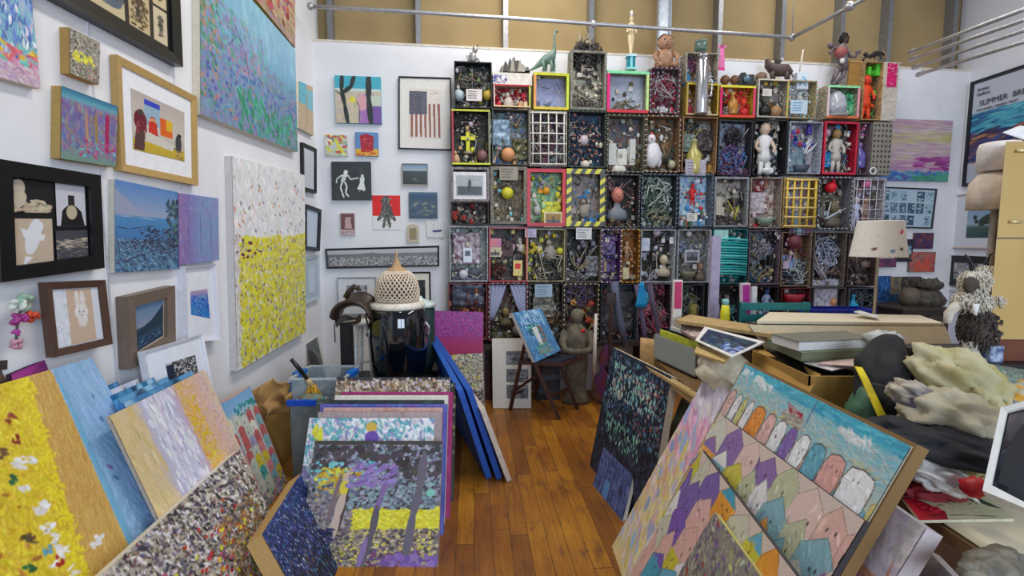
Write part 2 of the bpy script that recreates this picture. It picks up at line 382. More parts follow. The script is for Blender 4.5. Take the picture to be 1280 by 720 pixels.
for k, (a, b) in enumerate((((1136, 66), (1280, 12)), ((1137, 75), (1280, 25)), ((1141, 85), (1280, 38)), ((1146, 94), (1280, 52)))):
    p0 = P(*a, 4.75-.02*k); r0 = ray(*b); p1 = CAM+r0*(2.9/r0.y)
    t = thing('steel_pipe', ('topmost', 'second from the top', 'third from the top', 'lowest')[k]+' of four parallel steel pipes running along the right wall', 'pipe', p0, 'parallel pipes on the right')
    MB().tube([p0, p1], .013, steel, 10).build('pipe', t); MB().tube([p0, p0+Vector((.03, -.05, .01))], .02, steel, 10).build('end_coupling', t)
# ================================================================= LEFT WALL PICTURES
R_ = random.Random(5)
def mottled(w, h, base, cols, n, L=.03, W=.012, seed=0, ang=0, ja=1.5):
    a = Art(w, h, base, seed); a.dabs(n, (0, 0, 1, 1), cols, L, W, ang, ja); return a
# pastel meadow, far left
a = Art(150, 180, (150, 190, 220), 1)
a.grad([(0, (190, 215, 232)), (.45, (120, 170, 215)), (.72, (120, 190, 205)), (.8, (222, 130, 170)), (1, (205, 180, 192))])
a.dabs(300, (0, .0, 1, .75), [(120, 205, 200), (90, 130, 210), (200, 190, 220), (235, 235, 240), (70, 110, 190)], .05, .015, 1.5, .6)
a.dabs(60, (0, .68, 1, .84), [(240, 190, 40), (235, 100, 120), (110, 200, 190)], .05, .02, 0, .8); a.dabs(120, (0, .84, 1, 1), [(215, 190, 200), (190, 160, 190)], .05, .015, .3, .6)
canvas('unframed pastel blue and pink meadow canvas, leftmost and highest on the left wall', wq(LEFT, .03, (-75, -95), (36, -34), (51, 111), (-62, 80)), .028, a)
# tall black frame of sepia collages, top
q = wr(LEFT, .05, -95, -190, 228, 82)
q = wq(LEFT, .05, (-60, -330), (221, -110), (229, 84), (-20, -52))
a = Art(200, 200, (40, 36, 34), 2)
for i, (x0, y0, x1, y1, c) in enumerate(((.02, .02, .3, .46, (196, 182, 150)), (.33, .02, .62, .46, (180, 170, 148)), (.66, .02, .98, .46, (205, 190, 155)), (.02, .5, .36, .97, (186, 180, 176)), (.4, .62, .66, .97, (205, 188, 150)), (.69, .5, .84, .97, (198, 180, 138)), (.87, .72, .98, .97, (212, 196, 164)), (.87, .5, .98, .7, (208, 190, 150)))):
    a.rect(x0, y0, x1, y1, c); k = 40
    a.dabs(k, (x0+.05, y0+.06, x1-.05, y1-.06), [(90, 84, 80), (60, 56, 54), (150, 138, 116)], .02, .01, 1, 1.5)
a.dabs(80, (.42, .7, .63, .9), [(100, 110, 125), (70, 80, 100)], .03, .02, 0, 1)
a.dabs(120, (.7, .52, .82, .95), [(120, 96, 60), (60, 46, 36)], .012, .008, 0, 1)
framed('large black frame of sepia collage panels cut off at the top of the left wall', q, .05, .055, (22, 26, 28), .004, (40, 38, 36), a, frough=.3)
# small sprig painting
a = mottled(90, 90, (150, 140, 130), [(90, 84, 70), (200, 196, 180), (170, 160, 150), (60, 60, 50), (205, 190, 150), (140, 150, 110)], 500, .05, .014, 3)
a.dabs(40, (.1, .45, .8, .65), [(235, 225, 50)], .05, .03); a.dabs(60, (.3, .7, .9, 1), [(190, 90, 100), (120, 150, 90)], .03, .014)
canvas('small square brown speckled painting with yellow flowers, thick wooden sides', wq(LEFT, .038, (87, 34), (125, 53), (124, 106), (88, 92)), .034, a, (176, 140, 78))
# purple abstract
a = Art(120, 130, (120, 100, 150), 4); a.grad([(0, (30, 110, 150)), (.12, (90, 170, 190)), (.2, (130, 90, 150)), (.6, (110, 120, 175)), (.85, (120, 140, 150)), (1, (110, 150, 130))])
a.dabs(260, (0, .18, 1, .85), [(130, 90, 170), (150, 110, 150), (90, 110, 180), (160, 130, 110), (120, 150, 160)], .07, .02, 1.4, .7, .7)
a.rect(.76, .2, .84, .8, (178, 20, 90)); a.line([(.4, .22), (.45, .8)], .05, (190, 140, 110)); a.line([(.58, .25), (.6, .7)], .05, (170, 130, 60))
a.dabs(60, (.3, .65, .95, .9), [(200, 50, 100), (180, 90, 160), (90, 200, 190)], .05, .014, .3, .8)
canvas('square purple and teal abstract with a crimson vertical bar, on thick wooden sides', wq(LEFT, .038, (77, 107), (147, 133), (145, 209), (76, 198)), .034, a, (178, 146, 84))
# tan framed photograph of gallery
a = Art(120, 150, (200, 190, 178), 5); a.grad([(0, (190, 176, 168)), (.6, (206, 198, 186)), (.8, (190, 180, 160)), (.82, (205, 175, 40)), (1, (190, 165, 60))])
a.rect(.22, .1, .5, .5, (150, 180, 200)); a.rect(.22, .08, .5, .17, (50, 70, 190)); a.rect(.5, .3, .74, .62, (225, 100, 30)); a.rect(.62, .3, .74, .5, (225, 180, 40))
a.blob(.36, .6, .07, .16, 0, (200, 40, 40)); a.poly([(.3, .4), (.42, .4), (.46, .66), (.28, .66)], (205, 50, 34)); a.blob(.14, .6, .10, .2, 0, (110, 26, 44)); a.blob(.15, .42, .05, .06, 0, (70, 60, 60))
a.poly([(.06, .65), (.22, .65), (.2, .98), (.02, .98)], (90, 60, 60)); a.blob(.86, .85, .06, .2, 0, (60, 60, 66)); a.blob(.88, .65, .04, .05, 0, (40, 40, 40)); a.line([(.1, .5), (.08, .7)], .05, (150, 60, 70)); a.line([(.2, .48), (.24, .66)], .05, (130, 40, 60)); a.dabs(30, (.06, .48, .22, .68), [(160, 70, 80), (80, 20, 36)], .02, .008); a.line([(.3, .42), (.36, .38), (.42, .42)], .05, (214, 170, 120)); a.line([(.84, .8), (.72, .78)], .03, (60, 60, 66)); a.dabs(40, (.8, .8, .95, .98), [(190, 150, 120), (60, 60, 70)], .02, .01)
a.poly([(.25, .62), (.78, .74), (.74, .86), (.22, .8)], (214, 206, 196)); a.noise(6, 2)
framed('tan wooden frame with white mount around a gallery photo with an orange picture', wq(LEFT, .034, (146, 68), (246, 121), (248, 232), (152, 213)), .03, .032, (186, 152, 92), (.055, .075), (238, 238, 242), a)
# black frame, four pictures
q = wq(LEFT, .045, (-4, 198), (126, 219), (131, 335), (2, 353)); low = q[3]
t = thing('framed_picture', 'wide black frame holding four small monochrome pictures on the left wall', 'picture', low)
fq = inset(q, .05); m = mat((16, 18, 20), .35); n = qn(q)
mb = MB(); vs = q+fq+[x-n*.042 for x in q]+[x-n*.02 for x in fq]; fs = []
for k in range(4):
    j = (k+1) % 4; fs += [(4+k, 4+j, j, k), (8+j, 8+k, k, j), (12+j, 12+k, 4+k, 4+j)][:]
mb.add(vs, fs, m); mb.build('frame', t)
bq = [x-n*.02 for x in inset(q, .046)]; slabmb(bq, .012, mat((14, 15, 16), .5)).build('mount', t)
def pic4(nm, u0, v0, u1, v1, a): grid(nm, t, sub(bq, u0, v0, u1, v1, .003), a, 0, .4, .05)
a = Art(60, 50, (26, 28, 32), 6); a.dabs(60, (0, .7, .9, 1), [(205, 190, 165), (180, 165, 140)], .08, .03); a.blob(.2, .25, .14, .24, .2, (190, 178, 160)); a.blob(.24, .5, .12, .2, .4, (200, 186, 164)); a.dabs(30, (.5, .6, .8, .9), [(200, 186, 160)], .06, .03); pic4('print', .0, .03, .53, .40, a)
a = Art(60, 70, (196, 178, 156), 7); a.dabs(50, (0, 0, 1, 1), [(150, 130, 110), (180, 160, 140)], .03, .01, .8, .4); a.blob(.5, .45, .16, .42, .25, (222, 224, 230)); a.poly([(.2, .2), (.8, .38), (.75, .5), (.3, .42)], (226, 228, 234)); a.blob(.6, .2, .14, .14, 0, (226, 228, 234)); a.poly([(.3, .8), (.48, .85), (.25, 1)], (226, 228, 234)); pic4('print', .03, .47, .50, 1, a)
a = Art(60, 80, (200, 200, 210), 8); a.poly([(.12, 1), (.2, .6), (.36, .5), (.66, .5), (.84, .62), (.95, 1)], (24, 24, 28)); a.rect(.4, .25, .62, .52, (40, 38, 40)); a.blob(.5, .85, .16, .2, 0, (190, 176, 150)); a.rect(0, .95, 1, 1, (40, 40, 46)); pic4('print', .56, .02, .96, .58, a)
a = Art(60, 50, (70, 70, 78), 9); a.dabs(50, (0, .3, 1, .65), [(196, 180, 160), (150, 140, 130)], .12, .02, .1, .2); a.dabs(50, (0, .65, 1, 1), [(90, 88, 92), (140, 134, 130)], .08, .014, .1, .2); pic4('print', .54, .62, .97, .98, a)
# blue seascape
a = Art(150, 170, (80, 140, 200), 10); a.grad([(0, (80, 135, 205)), (.3, (140, 160, 200)), (.36, (150, 165, 195)), (.37, (70, 140, 200)), (.62, (60, 120, 185)), (.65, (90, 110, 150)), (1, (70, 120, 160))])
a.poly([(0, .1), (.35, .3), (.5, .37), (0, .37)], (150, 160, 190)); a.line([(0, .38), (.3, .38), (.62, .39)], .012, (205, 200, 196))
a.dabs(500, (.0, .62, 1, 1), [(40, 70, 110), (90, 150, 190), (60, 60, 80), (70, 130, 160), (120, 160, 200)], .03, .01, .5, 1); a.dabs(160, (.8, .12, 1, .7), [(40, 60, 90), (60, 110, 120), (90, 130, 110), (60, 70, 90)], .03, .014, 1, 1)
a.dabs(150, (.35, .5, .95, .75), [(50, 46, 66), (70, 90, 130), (40, 60, 80)], .03, .01, -.5, .6)
for pts in ([(0, .5), (.2, .52), (.4, .48), (.6, .46)], [(.1, .75), (.4, .66), (.7, .55), (.85, .5)], [(.05, .9), (.4, .8), (.8, .7)]): a.line(pts, .014, (50, 50, 76))
canvas('blue seascape canvas with dark scrub along the shore, beside the black four-picture frame', wq(LEFT, .03, (144, 224), (222, 240), (224, 336), (144, 341)), .026, a, (206, 200, 190))
# lavender panel
a = Art(80, 120, (130, 130, 190), 11); a.grad([(0, (150, 110, 170)), (.2, (130, 110, 185)), (.5, (120, 150, 205)), (1, (130, 150, 205))], 0); a.line([(.5, .2), (.52, 1)], .03, (90, 100, 150)); a.line([(.75, .24), (.78, .97)], .03, (90, 110, 160)); a.line([(.2, 0), (.22, 1)], .02, (120, 80, 150)); a.line([(0, .2), (1, .2)], .02, (150, 165, 210)); a.dabs(200, (0, 0, 1, 1), [(140, 130, 195), (120, 140, 200), (160, 130, 180)], .08, .02, 1.5, .2, .4)
canvas('small lavender canvas with faint blue columns, right of the blue seascape', wq(LEFT, .035, (223, 241), (273, 248), (274, 325), (224, 331)), .03, a, (110, 110, 160))
# large meadow
a = Art(230, 340, (110, 170, 215), 12); a.grad([(0, (140, 200, 228)), (.42, (110, 175, 215)), (.6, (110, 150, 205)), (.85, (120, 140, 190)), (1, (130, 140, 180))])
a.dabs(1500, (0, .42, 1, 1), [(104, 136, 190), (90, 156, 170), (132, 126, 180), (90, 160, 146), (104, 176, 196), (150, 126, 176), (120, 142, 192)], .03, .009, 1.4, .4, .7)
a.dabs(420, (0, .22, .6, .6), [(176, 130, 180), (136, 130, 196), (90, 170, 140), (150, 160, 206), (106, 136, 186), (100, 186, 176)], .03, .012, 1.2, .8, .75)
a.dabs(90, (0, .2, .14, .9), [(70, 150, 110), (70, 156, 120), (190, 140, 110)], .024, .01, 1.3, .4)
a.dabs(170, (.05, .55, 1, .95), [(60, 84, 170), (70, 96, 180), (60, 120, 186)], .02, .009, 1.4, .3); a.dabs(110, (.1, .45, 1, .95), [(206, 130, 100), (200, 150, 110), (204, 116, 130)], .015, .008, 1.4, .6)
a.dabs(150, (.3, .7, 1, 1), [(40, 150, 110), (60, 180, 150)], .05, .01, 1.4, .3)
for x in (.25, .33, .44, .55, .62, .7, .8, .86, .95): a.line([(x, .12+.2*x), (x+.01, .5+.1*x)], .007, (90, 130, 160))
a.line([(.28, .3), (.36, .42), (.42, .6)], .01, (50, 40, 110)); a.line([(.3, .36), (.2, .5)], .008, (50, 50, 120)); a.line([(.42, .33), (.52, .42), (.5, .55)], .012, (225, 150, 150))
a.dabs(60, (.3, .0, 1, .3), [(150, 205, 230), (130, 190, 225)], .1, .02, 1.5, .2, .5)
canvas('large turquoise meadow canvas of blue and pink wildflowers high on the left wall', wq(LEFT, .045, (250, -75), (369, 62), (372, 190), (251, 143)), .04, a, (222, 212, 190))
a = Art(150, 150, (196, 160, 130), 13); a.grad([(0, (210, 180, 140)), (.8, (200, 170, 130)), (1, (170, 140, 120))]); a.dabs(300, (0, .3, 1, 1), [(190, 130, 140), (160, 130, 170), (150, 120, 90), (210, 180, 130), (200, 100, 120)], .03, .012, .7, .8); a.dabs(30, (.55, .6, .9, .9), [(210, 90, 60), (150, 60, 60), (210, 70, 130)], .02, .03); a.line([(0, .995), (1, .995)], .02, (110, 120, 50))
canvas('canvas of ochre and mauve hung directly above the large turquoise meadow', wq(LEFT, .045, (255, -215), (369, -60), (369, 60), (254, -80)), .04, a, (140, 130, 70))
# yellow and white large
a = Art(200, 400, (232, 232, 234), 14); a.dabs(700, (0, 0, 1, .38), [(240, 238, 236), (224, 226, 232), (234, 230, 224), (236, 236, 240)], .04, .012, 1.5, .4); a.dabs(60, (0, .08, 1, .4), [(120, 130, 160), (160, 150, 140), (220, 140, 90)], .022, .008, 1.2, .8)
a.dabs(2600, (.04, .38, 1, .99), [(238, 226, 20), (246, 238, 40), (226, 208, 20), (236, 228, 90), (240, 236, 30)], .03, .012, 1.5, .6); a.dabs(600, (.0, .4, 1, 1), [(176, 176, 200), (206, 190, 180), (150, 140, 150), (190, 180, 120)], .018, .007, 1.5, .5)
a.dabs(150, (.0, .4, 1, 1), [(110, 100, 130), (120, 80, 60), (80, 90, 160)], .016, .007, 1.5, .5); a.dabs(12, (.02, .36, .3, .5), [(120, 30, 60)], .02, .012); a.dabs(80, (.0, .36, .05, 1), [(220, 214, 206)], .03, .01, 1.5, .3)
canvas('tall canvas, white above and thick dabbed yellow below, on the left wall', wq(LEFT, .045, (290, 195), (381, 219), (382, 415), (297, 464)), .04, a, (206, 200, 198))
# narrow items near the corner
a = Art(40, 110, (206, 178, 140), 15); a.rect(0, 0, .5, .45, (90, 190, 215)); a.rect(.55, .1, 1, .5, (120, 196, 214)); a.blob(.3, .45, .25, .2, 0, (100, 190, 215)); a.line([(.55, .1), (.5, .98)], .05, (170, 130, 90)); a.noise(8, 2)
canvas('narrow sand and turquoise canvas on the left wall next to the corner', wq(LEFT, .03, (374, 101), (391, 109), (392, 170), (374, 160)), .025, a)
def sketch(w, h, base, cols, n, seed, L=.05, W=.012, box=(.05, .05, .95, .95)):
    a = Art(w, h, base, seed); a.dabs(n, box, cols, L, W, 1.2, 1.5); return a
framed('thin black frame with a pale drawing, upper of the pair by the corner', wq(LEFT, .03, (379, 178), (396, 186), (396, 242), (380, 238)), .028, .03, (20, 22, 24), .02, (214, 218, 226), sketch(30, 70, (206, 212, 222), [(150, 160, 170), (170, 178, 190)], 30, 16))
framed('thin black frame with a pale blue sheet, below the other by the corner', wq(LEFT, .045, (383, 255), (402, 262), (400, 314), (383, 312)), .045, .03, (18, 24, 34), .02, (205, 214, 228), sketch(30, 60, (196, 210, 228), [(170, 186, 206)], 20, 17))
framed('pale grey framed line drawing low on the left wall by the corner', wq(LEFT, .03, (382, 322), (399, 319), (400, 373), (383, 380)), .025, .025, (186, 198, 208), .05, (176, 194, 206), sketch(40, 60, (196, 212, 224), [(130, 140, 150), (150, 160, 176)], 40, 18, .04, .01, (.2, .2, .8, .8)))
# rabbit print
a = Art(120, 120, (206, 180, 158), 19); a.rect(0, 0, .28, 1, (222, 226, 236)); a.rect(.84, 0, 1, 1, (218, 222, 232)); a.dabs(60, (0, 0, .28, 1), [(228, 230, 238), (206, 212, 224)], .05, .014, 1.5, .3)
for x in (.5, .62): a.blob(x, .2, .05, .16, .0, (232, 226, 222))
a.blob(.57, .42, .13, .13, 0, (236, 232, 230)); a.blob(.58, .56, .1, .13, 0, (228, 222, 218)); a.blob(.53, .42, .016, .016, 0, (60, 60, 90)); a.blob(.62, .42, .016, .016, 0, (60, 60, 90)); a.blob(.57, .49, .03, .01, 0, (90, 80, 100)); a.dabs(200, (.28, 0, .84, 1), [(210, 184, 160), (200, 174, 152)], .06, .01, .3, 2, .3)
framed('dark brown wooden frame with a pale rabbit face print on tan paper', wq(LEFT, .06, (58, 353), (132, 350), (141, 430), (68, 447)), .03, .026, (84, 60, 48), .004, (214, 216, 224), a)
# dark night landscape
a = Art(90, 120, (80, 110, 150), 20); a.grad([(0, (96, 130, 168)), (.5, (140, 150, 170)), (.52, (60, 84, 106)), (.75, (50, 74, 96)), (.8, (40, 60, 84)), (1, (34, 54, 80))]); a.poly([(0, .62), (.3, .52), (.6, .42), (.8, .28), (1, .12), (1, .66), (0, .7)], (40, 62, 78)); a.dabs(60, (.1, .75, .9, .95), [(110, 140, 170), (60, 90, 120)], .05, .01, -.3, .4)
framed('thick taupe frame holding a dark river landscape at dusk', wq(LEFT, .055, (160, 371), (219, 357), (220, 430), (164, 462)), .052, .048, (120, 102, 90), .008, (186, 174, 150), a)
a = Art(50, 80, (60, 110, 190), 21); a.grad([(0, (196, 160, 186)), (.3, (110, 130, 200)), (.4, (40, 110, 200)), (1, (40, 130, 200))]); a.dabs(120, (0, .2, 1, 1), [(30, 70, 160), (60, 140, 210), (90, 110, 190), (130, 170, 220)], .08, .03, 1.3, .7)
framed('white box frame with a tiny blue and pink abstract print', wq(LEFT, .045, (232, 333), (271, 330), (276, 425), (235, 428)), .045, .012, (226, 226, 234), (.05, .12), (232, 234, 242), a)
# leaning white frame with a floral block print
q = [P(180, 439, 2.10), P(254, 417, 2.52), P(273, 520, 2.48), P(200, 548, 2.06)]
a = Art(80, 60, (190, 190, 190), 22); a.dabs(350, (.2, 0, 1, 1), [(30, 30, 36), (60, 60, 66), (20, 20, 26)], .03, .02, 0, 1.5); a.rect(0, .1, .22, 1, (40, 46, 70)); a.noise(10, 1)
framed('white frame leaning against the wall with a black and white leaf pattern print', q, .03, .012, (224, 226, 234), (lambda m: sub(m, .30, .20, .84, .46),), (226, 230, 240), a)
# trinket of artificial flowers
p0 = LEFT.hit(32, 400, .06); t = thing('wall_ornament', 'hanging ornament of green, red and purple ribbon flowers on the left wall', 'ornament', p0)
def rosette(mb, c, r, m, seed, n=9):
    rr = random.Random(seed)
    for k in range(n):
        v = Vector((rr.uniform(-.5, .5), rr.uniform(-1, 1), rr.uniform(-1, 1))).normalized()
        mb.ell(Vector(c)+v*r*.55, r*.4, r*.5, r*.3, m, 8, 5, Matrix.Rotation(rr.uniform(0, 3), 3, 'X'))
for (x, y, r, c, sd) in ((33, 378, .035, (150, 180, 160), 1), (22, 382, .028, (206, 214, 206), 2), (40, 396, .026, (200, 70, 40), 3), (24, 400, .028, (160, 50, 130), 4), (20, 416, .014, (170, 60, 150), 6), (21, 430, .022, (196, 140, 160), 5)):
    mb = MB(); rosette(mb, LEFT.hit(x, y, .05), r, mat(c, .4), sd); mb.build('ribbon_flower', t)
MB().tube([LEFT.hit(31, 372, .05), LEFT.hit(22, 400, .04), LEFT.hit(20, 430, .05)], .004, mat((60, 90, 70), .5), 6).build('cord', t)
# ================================================================= BACK WALL PICTURES
q = wr(BACK, .03, 418, 94, 477, 155)
a = Art(90, 90, (206, 190, 160), 30); a.rect(0, 0, 1, .27, (60, 180, 205)); a.rect(0, .27, 1, .32, (200, 220, 215)); a.rect(.5, .38, .85, 1, (170, 110, 190)); a.rect(.78, .62, 1, 1, (120, 80, 170)); a.rect(.78, .4, 1, .62, (200, 210, 190)); a.blob(.35, .48, .18, .06, .35, (240, 230, 40)); a.blob(.58, .55, .1, .16, 0, (226, 160, 170))
a.dabs(60, (0, .35, .5, .95), [(214, 196, 160), (196, 190, 170), (210, 180, 190)], .06, .03, 0, 2, .6)
for p in ([(.16, 0), (.14, .3), (.2, .6), (.26, 1)], [(.17, .35), (.35, .22), (.42, 0)]): a.line(p, .09, (46, 54, 52))
a.line([(.73, 0), (.72, .45), (.76, 1)], .12, (46, 54, 52)); a.line([(.5, 1), (.52, .65), (.45, .5)], .025, (60, 60, 60)); a.line([(0, .3), (.15, .42)], .03, (46, 54, 52))
canvas('square canvas of two black trees against turquoise, yellow and purple', q, .028, a, (60, 150, 170))
q = wr(BACK, .02, 406, 168, 435, 195); a = Art(50, 46, (200, 206, 190), 31); a.dabs(40, (0, 0, 1, 1), [(240, 230, 60), (220, 80, 60), (150, 190, 120), (230, 230, 220), (130, 140, 180)], .12, .05, .5, 1); a.line([(.45, .2), (.6, .55), (.85, .9)], .12, (236, 226, 40))
canvas('tiny bright yellow and red abstract below the black tree canvas', q, .018, a)
q = wr(BACK, .03, 444, 165, 473, 195); a = Art(50, 50, (90, 140, 200), 32); a.rect(0, .7, 1, 1, (240, 180, 40)); a.poly([(.2, .15), (.5, .06), (.8, .18), (.78, .8), (.25, .85)], (190, 24, 44)); a.dabs(14, (.3, .25, .7, .6), [(150, 20, 60), (220, 90, 90)], .12, .02, -.3, .3); a.dabs(10, (0, .7, 1, .95), [(220, 60, 40)], .1, .03)
canvas('tiny blue, yellow and crimson still life right of the bright abstract', q, .028, a, (80, 120, 180))
# flag print
q = wq(BACK, .03, (498, 95), (564, 97), (565, 188), (498, 186)); a = Art(90, 120, (226, 216, 208), 33)
for k in range(7): a.poly([(.06+k*.135, .3), (.13+k*.135, .3), (.13+k*.135, .97), (.07+k*.135, .97)], (150, 92, 76))
a.rect(.02, .06, .55, .52, (86, 84, 100)); 
for i in range(9):
    a.line([(.02, .12+i*.05), (.3, .08+i*.05), (.62, .14+i*.045)], .012, (226, 220, 216))
a.line([(.05, .06), (.5, .02), (.95, .06)], .012, (150, 140, 130)); a.line([(.6, .1), (.95, .08)], .02, (150, 92, 76)); a.noise(10, 2)
framed('black framed print of a hanging stars and stripes flag', q, .028, .012, (34, 30, 32), (.075, .085), (232, 228, 222), a)
# two dancing chalk figures
q = wq(BACK, .035, (414, 202), (463, 202), (464, 250), (415, 250)); a = Art(110, 108, (52, 58, 60), 34); a.dabs(60, (0, 0, 1, 1), [(60, 66, 68), (46, 50, 54)], .1, .03, 0, 2, .5); wh = (222, 226, 222)
a.blob(.36, .27, .05, .055, 0, wh)
for p, wd in (([(.34, .34), (.28, .5)], .1), ([(.24, .36), (.42, .36)], .05), ([(.24, .36), (.13, .45), (.12, .55)], .035), ([(.42, .36), (.48, .46), (.56, .44), (.68, .42)], .035), ([(.27, .52), (.22, .66), (.26, .8), (.3, .92)], .045), ([(.33, .52), (.38, .64), (.35, .8), (.42, .9)], .045)): a.line(p, wd, wh)
for i in range(4): a.line([(.25, .4+i*.035), (.38, .4+i*.035)], .012, (52, 58, 60))
a.blob(.78, .37, .035, .045, 0, wh); a.poly([(.72, .42), (.84, .42), (.82, .55), (.86, .75), (.64, .72), (.72, .55)], wh); a.line([(.7, .75), (.7, .78)], .02, wh); a.line([(.8, .75), (.8, .78)], .02, wh)
canvas('black chalkboard style picture of two white dancing figures holding hands', q, .03, a, (36, 38, 40), cat='picture', name='chalk_picture')
q = wr(BACK, .03, 502, 204, 535, 232); a = Art(60, 50, (60, 66, 70), 35); a.grad([(0, (120, 150, 186)), (.3, (170, 180, 190)), (.33, (70, 76, 80)), (1, (50, 56, 54))]); a.dabs(12, (.3, .65, .7, .8), [(90, 110, 80)], .06, .02)
framed('small seascape with dark land under pale sky in a thin pale frame', q, .025, .008, (172, 168, 160), .001, (60, 60, 60), a)
q = wr(BACK, .03, 511, 240, 547, 273); a = Art(60, 55, (60, 90, 120), 36); a.grad([(0, (90, 120, 140)), (.15, (40, 80, 120)), (.35, (60, 90, 110)), (1, (50, 80, 110))]); a.dabs(50, (.1, .4, .9, .85), [(130, 140, 120), (90, 110, 110), (60, 90, 120)], .1, .03, -.2, .4)
canvas('small blue and olive coastal canvas under the dark seascape', q, .028, a, (60, 80, 110))
# red poster of a monkey-like figure
q = wr(BACK, .006, 465, 244, 501, 287); a = Art(80, 90, (230, 228, 228), 37); a.rect(0, 0, 1, .6, (225, 30, 24)); g = (86, 86, 82)
a.blob(.48, .16, .14, .13, 0, g); a.poly([(.36, .25), (.6, .25), (.72, .5), (.84, .72), (.78, .76), (.6, .6), (.66, .9), (.58, .97), (.5, .7), (.42, .95), (.33, .95), (.4, .62), (.2, .76), (.15, .7), (.3, .5)], g); a.dabs(90, (.3, .05, .7, .9), [(40, 40, 40), (190, 190, 180), (120, 120, 116)], .03, .014, .5, 1.5)
t = thing('poster', 'small unframed red and white poster of a grey crouching figure', 'poster', q[3]); slabmb(q, .004, mat((225, 222, 220), .7), lift=-.001).build('paper', t); grid('print', t, q, a, 0, .5, .05)
q = wr(BACK, .02, 425, 266, 444, 294); a = Art(40, 60, (200, 176, 176), 38); a.rect(.05, .05, .95, .75, (120, 70, 74)); a.poly([(.3, .7), (.35, .2), (.75, .2), (.7, .35), (.8, .7)], (200, 160, 160)); a.dabs(20, (.1, .8, .9, .95), [(140, 110, 110)], .08, .02, 0, .2)
canvas('tiny maroon and pink print left of the red poster', q, .018, a, (196, 180, 176))
a = Art(40, 50, (150, 130, 110), 39); a.blob(.5, .65, .25, .35, 0, (120, 140, 70)); a.blob(.5, .7, .14, .2, 0, (190, 120, 80)); a.noise(20, 2)
q = wr(BACK, .02, 508, 279, 524, 303); t = thing('wall_plaque', 'small arched wooden icon plaque with green centre', 'plaque', q[3])
u0, z1 = BACK.loc(508, 281, .02); u1, z0 = BACK.loc(524, 303, .02); mb = MB(BM_)
pts = [(u0, z0), (u1, z0), (u1, z1-.03)]+[((u0+u1)/2+(u1-u0)/2*math.cos(x), z1-.03+.035*math.sin(x)) for x in (.4, .8, 1.2, 1.57, 1.94, 2.34, 2.74)]+[(u0, z1-.03)]
vs = [(x, -.02, z) for x, z in pts]+[(x, 0, z) for x, z in pts]; k = len(pts); mb.add(vs, [tuple(range(k)), tuple(range(2*k-1, k-1, -1))]+[((i+1) % k, i, k+i, k+(i+1) % k) for i in range(k)], mat((196, 184, 160), .6)); mb.build('wooden_back', t)
grid('icon', t, sub(q, .22, .25, .78, .85, .003), a, 0)
q = wq(BACK, .02, (532, 275), (554, 277), (555, 297), (534, 296)); a = Art(50, 40, (222, 220, 218), 40); a.line([(.4, .1), (.4, .6)], .02, (60, 60, 60)); a.poly([(.3, .6), (.9, .5), (.85, .65), (.4, .72)], (50, 60, 130)); a.line([(.3, .75), (.7, .8)], .02, (120, 120, 120))
canvas('tiny white canvas with a little blue sailing boat', q, .018, a)
# panorama
q = wq(BACK, .03, (406, 311), (549, 307), (549, 333), (408, 336)); a = Art(260, 46, (150, 150, 152), 41); a.grad([(0, (206, 206, 210)), (.25, (180, 180, 184)), (.3, (110, 110, 114)), (1, (140, 140, 142))]); a.poly([(0, .5), (.2, .3), (.4, .2), (.55, .35), (.7, .25), (1, .4), (1, 1), (0, 1)], (120, 120, 124)); a.dabs(1200, (.0, .45, 1, 1), [(210, 210, 212), (70, 70, 74), (150, 150, 150), (230, 230, 232)], .006, .004, 0, 1.5)
framed('long narrow black framed panoramic city photograph above the woven dome', q, .028, .016, (24, 24, 26), .001, (60, 60, 60), a)
q = wr(BACK, .03, 421, 347, 471, 392); a = Art(50, 50, (150, 150, 160), 42); a.dabs(80, (0, 0, 1, 1), [(90, 90, 96), (190, 190, 196), (120, 120, 130)], .12, .05, .5, 1)
framed('silver framed print with wide white mount, partly behind the brown saddle', q, .025, .01, (170, 174, 180), (.07, .06), (226, 226, 232), a)
q = wr(BACK, .03, 511, 340, 539, 400); a = Art(30, 40, (40, 40, 44), 43); a.dabs(20, (0, 0, 1, 1), [(90, 90, 90), (20, 20, 24)], .2, .1)
framed('black framed print with cream mount, just right of the woven dome', q, .025, .014, (20, 20, 22), (.035, .06), (226, 222, 204), a)
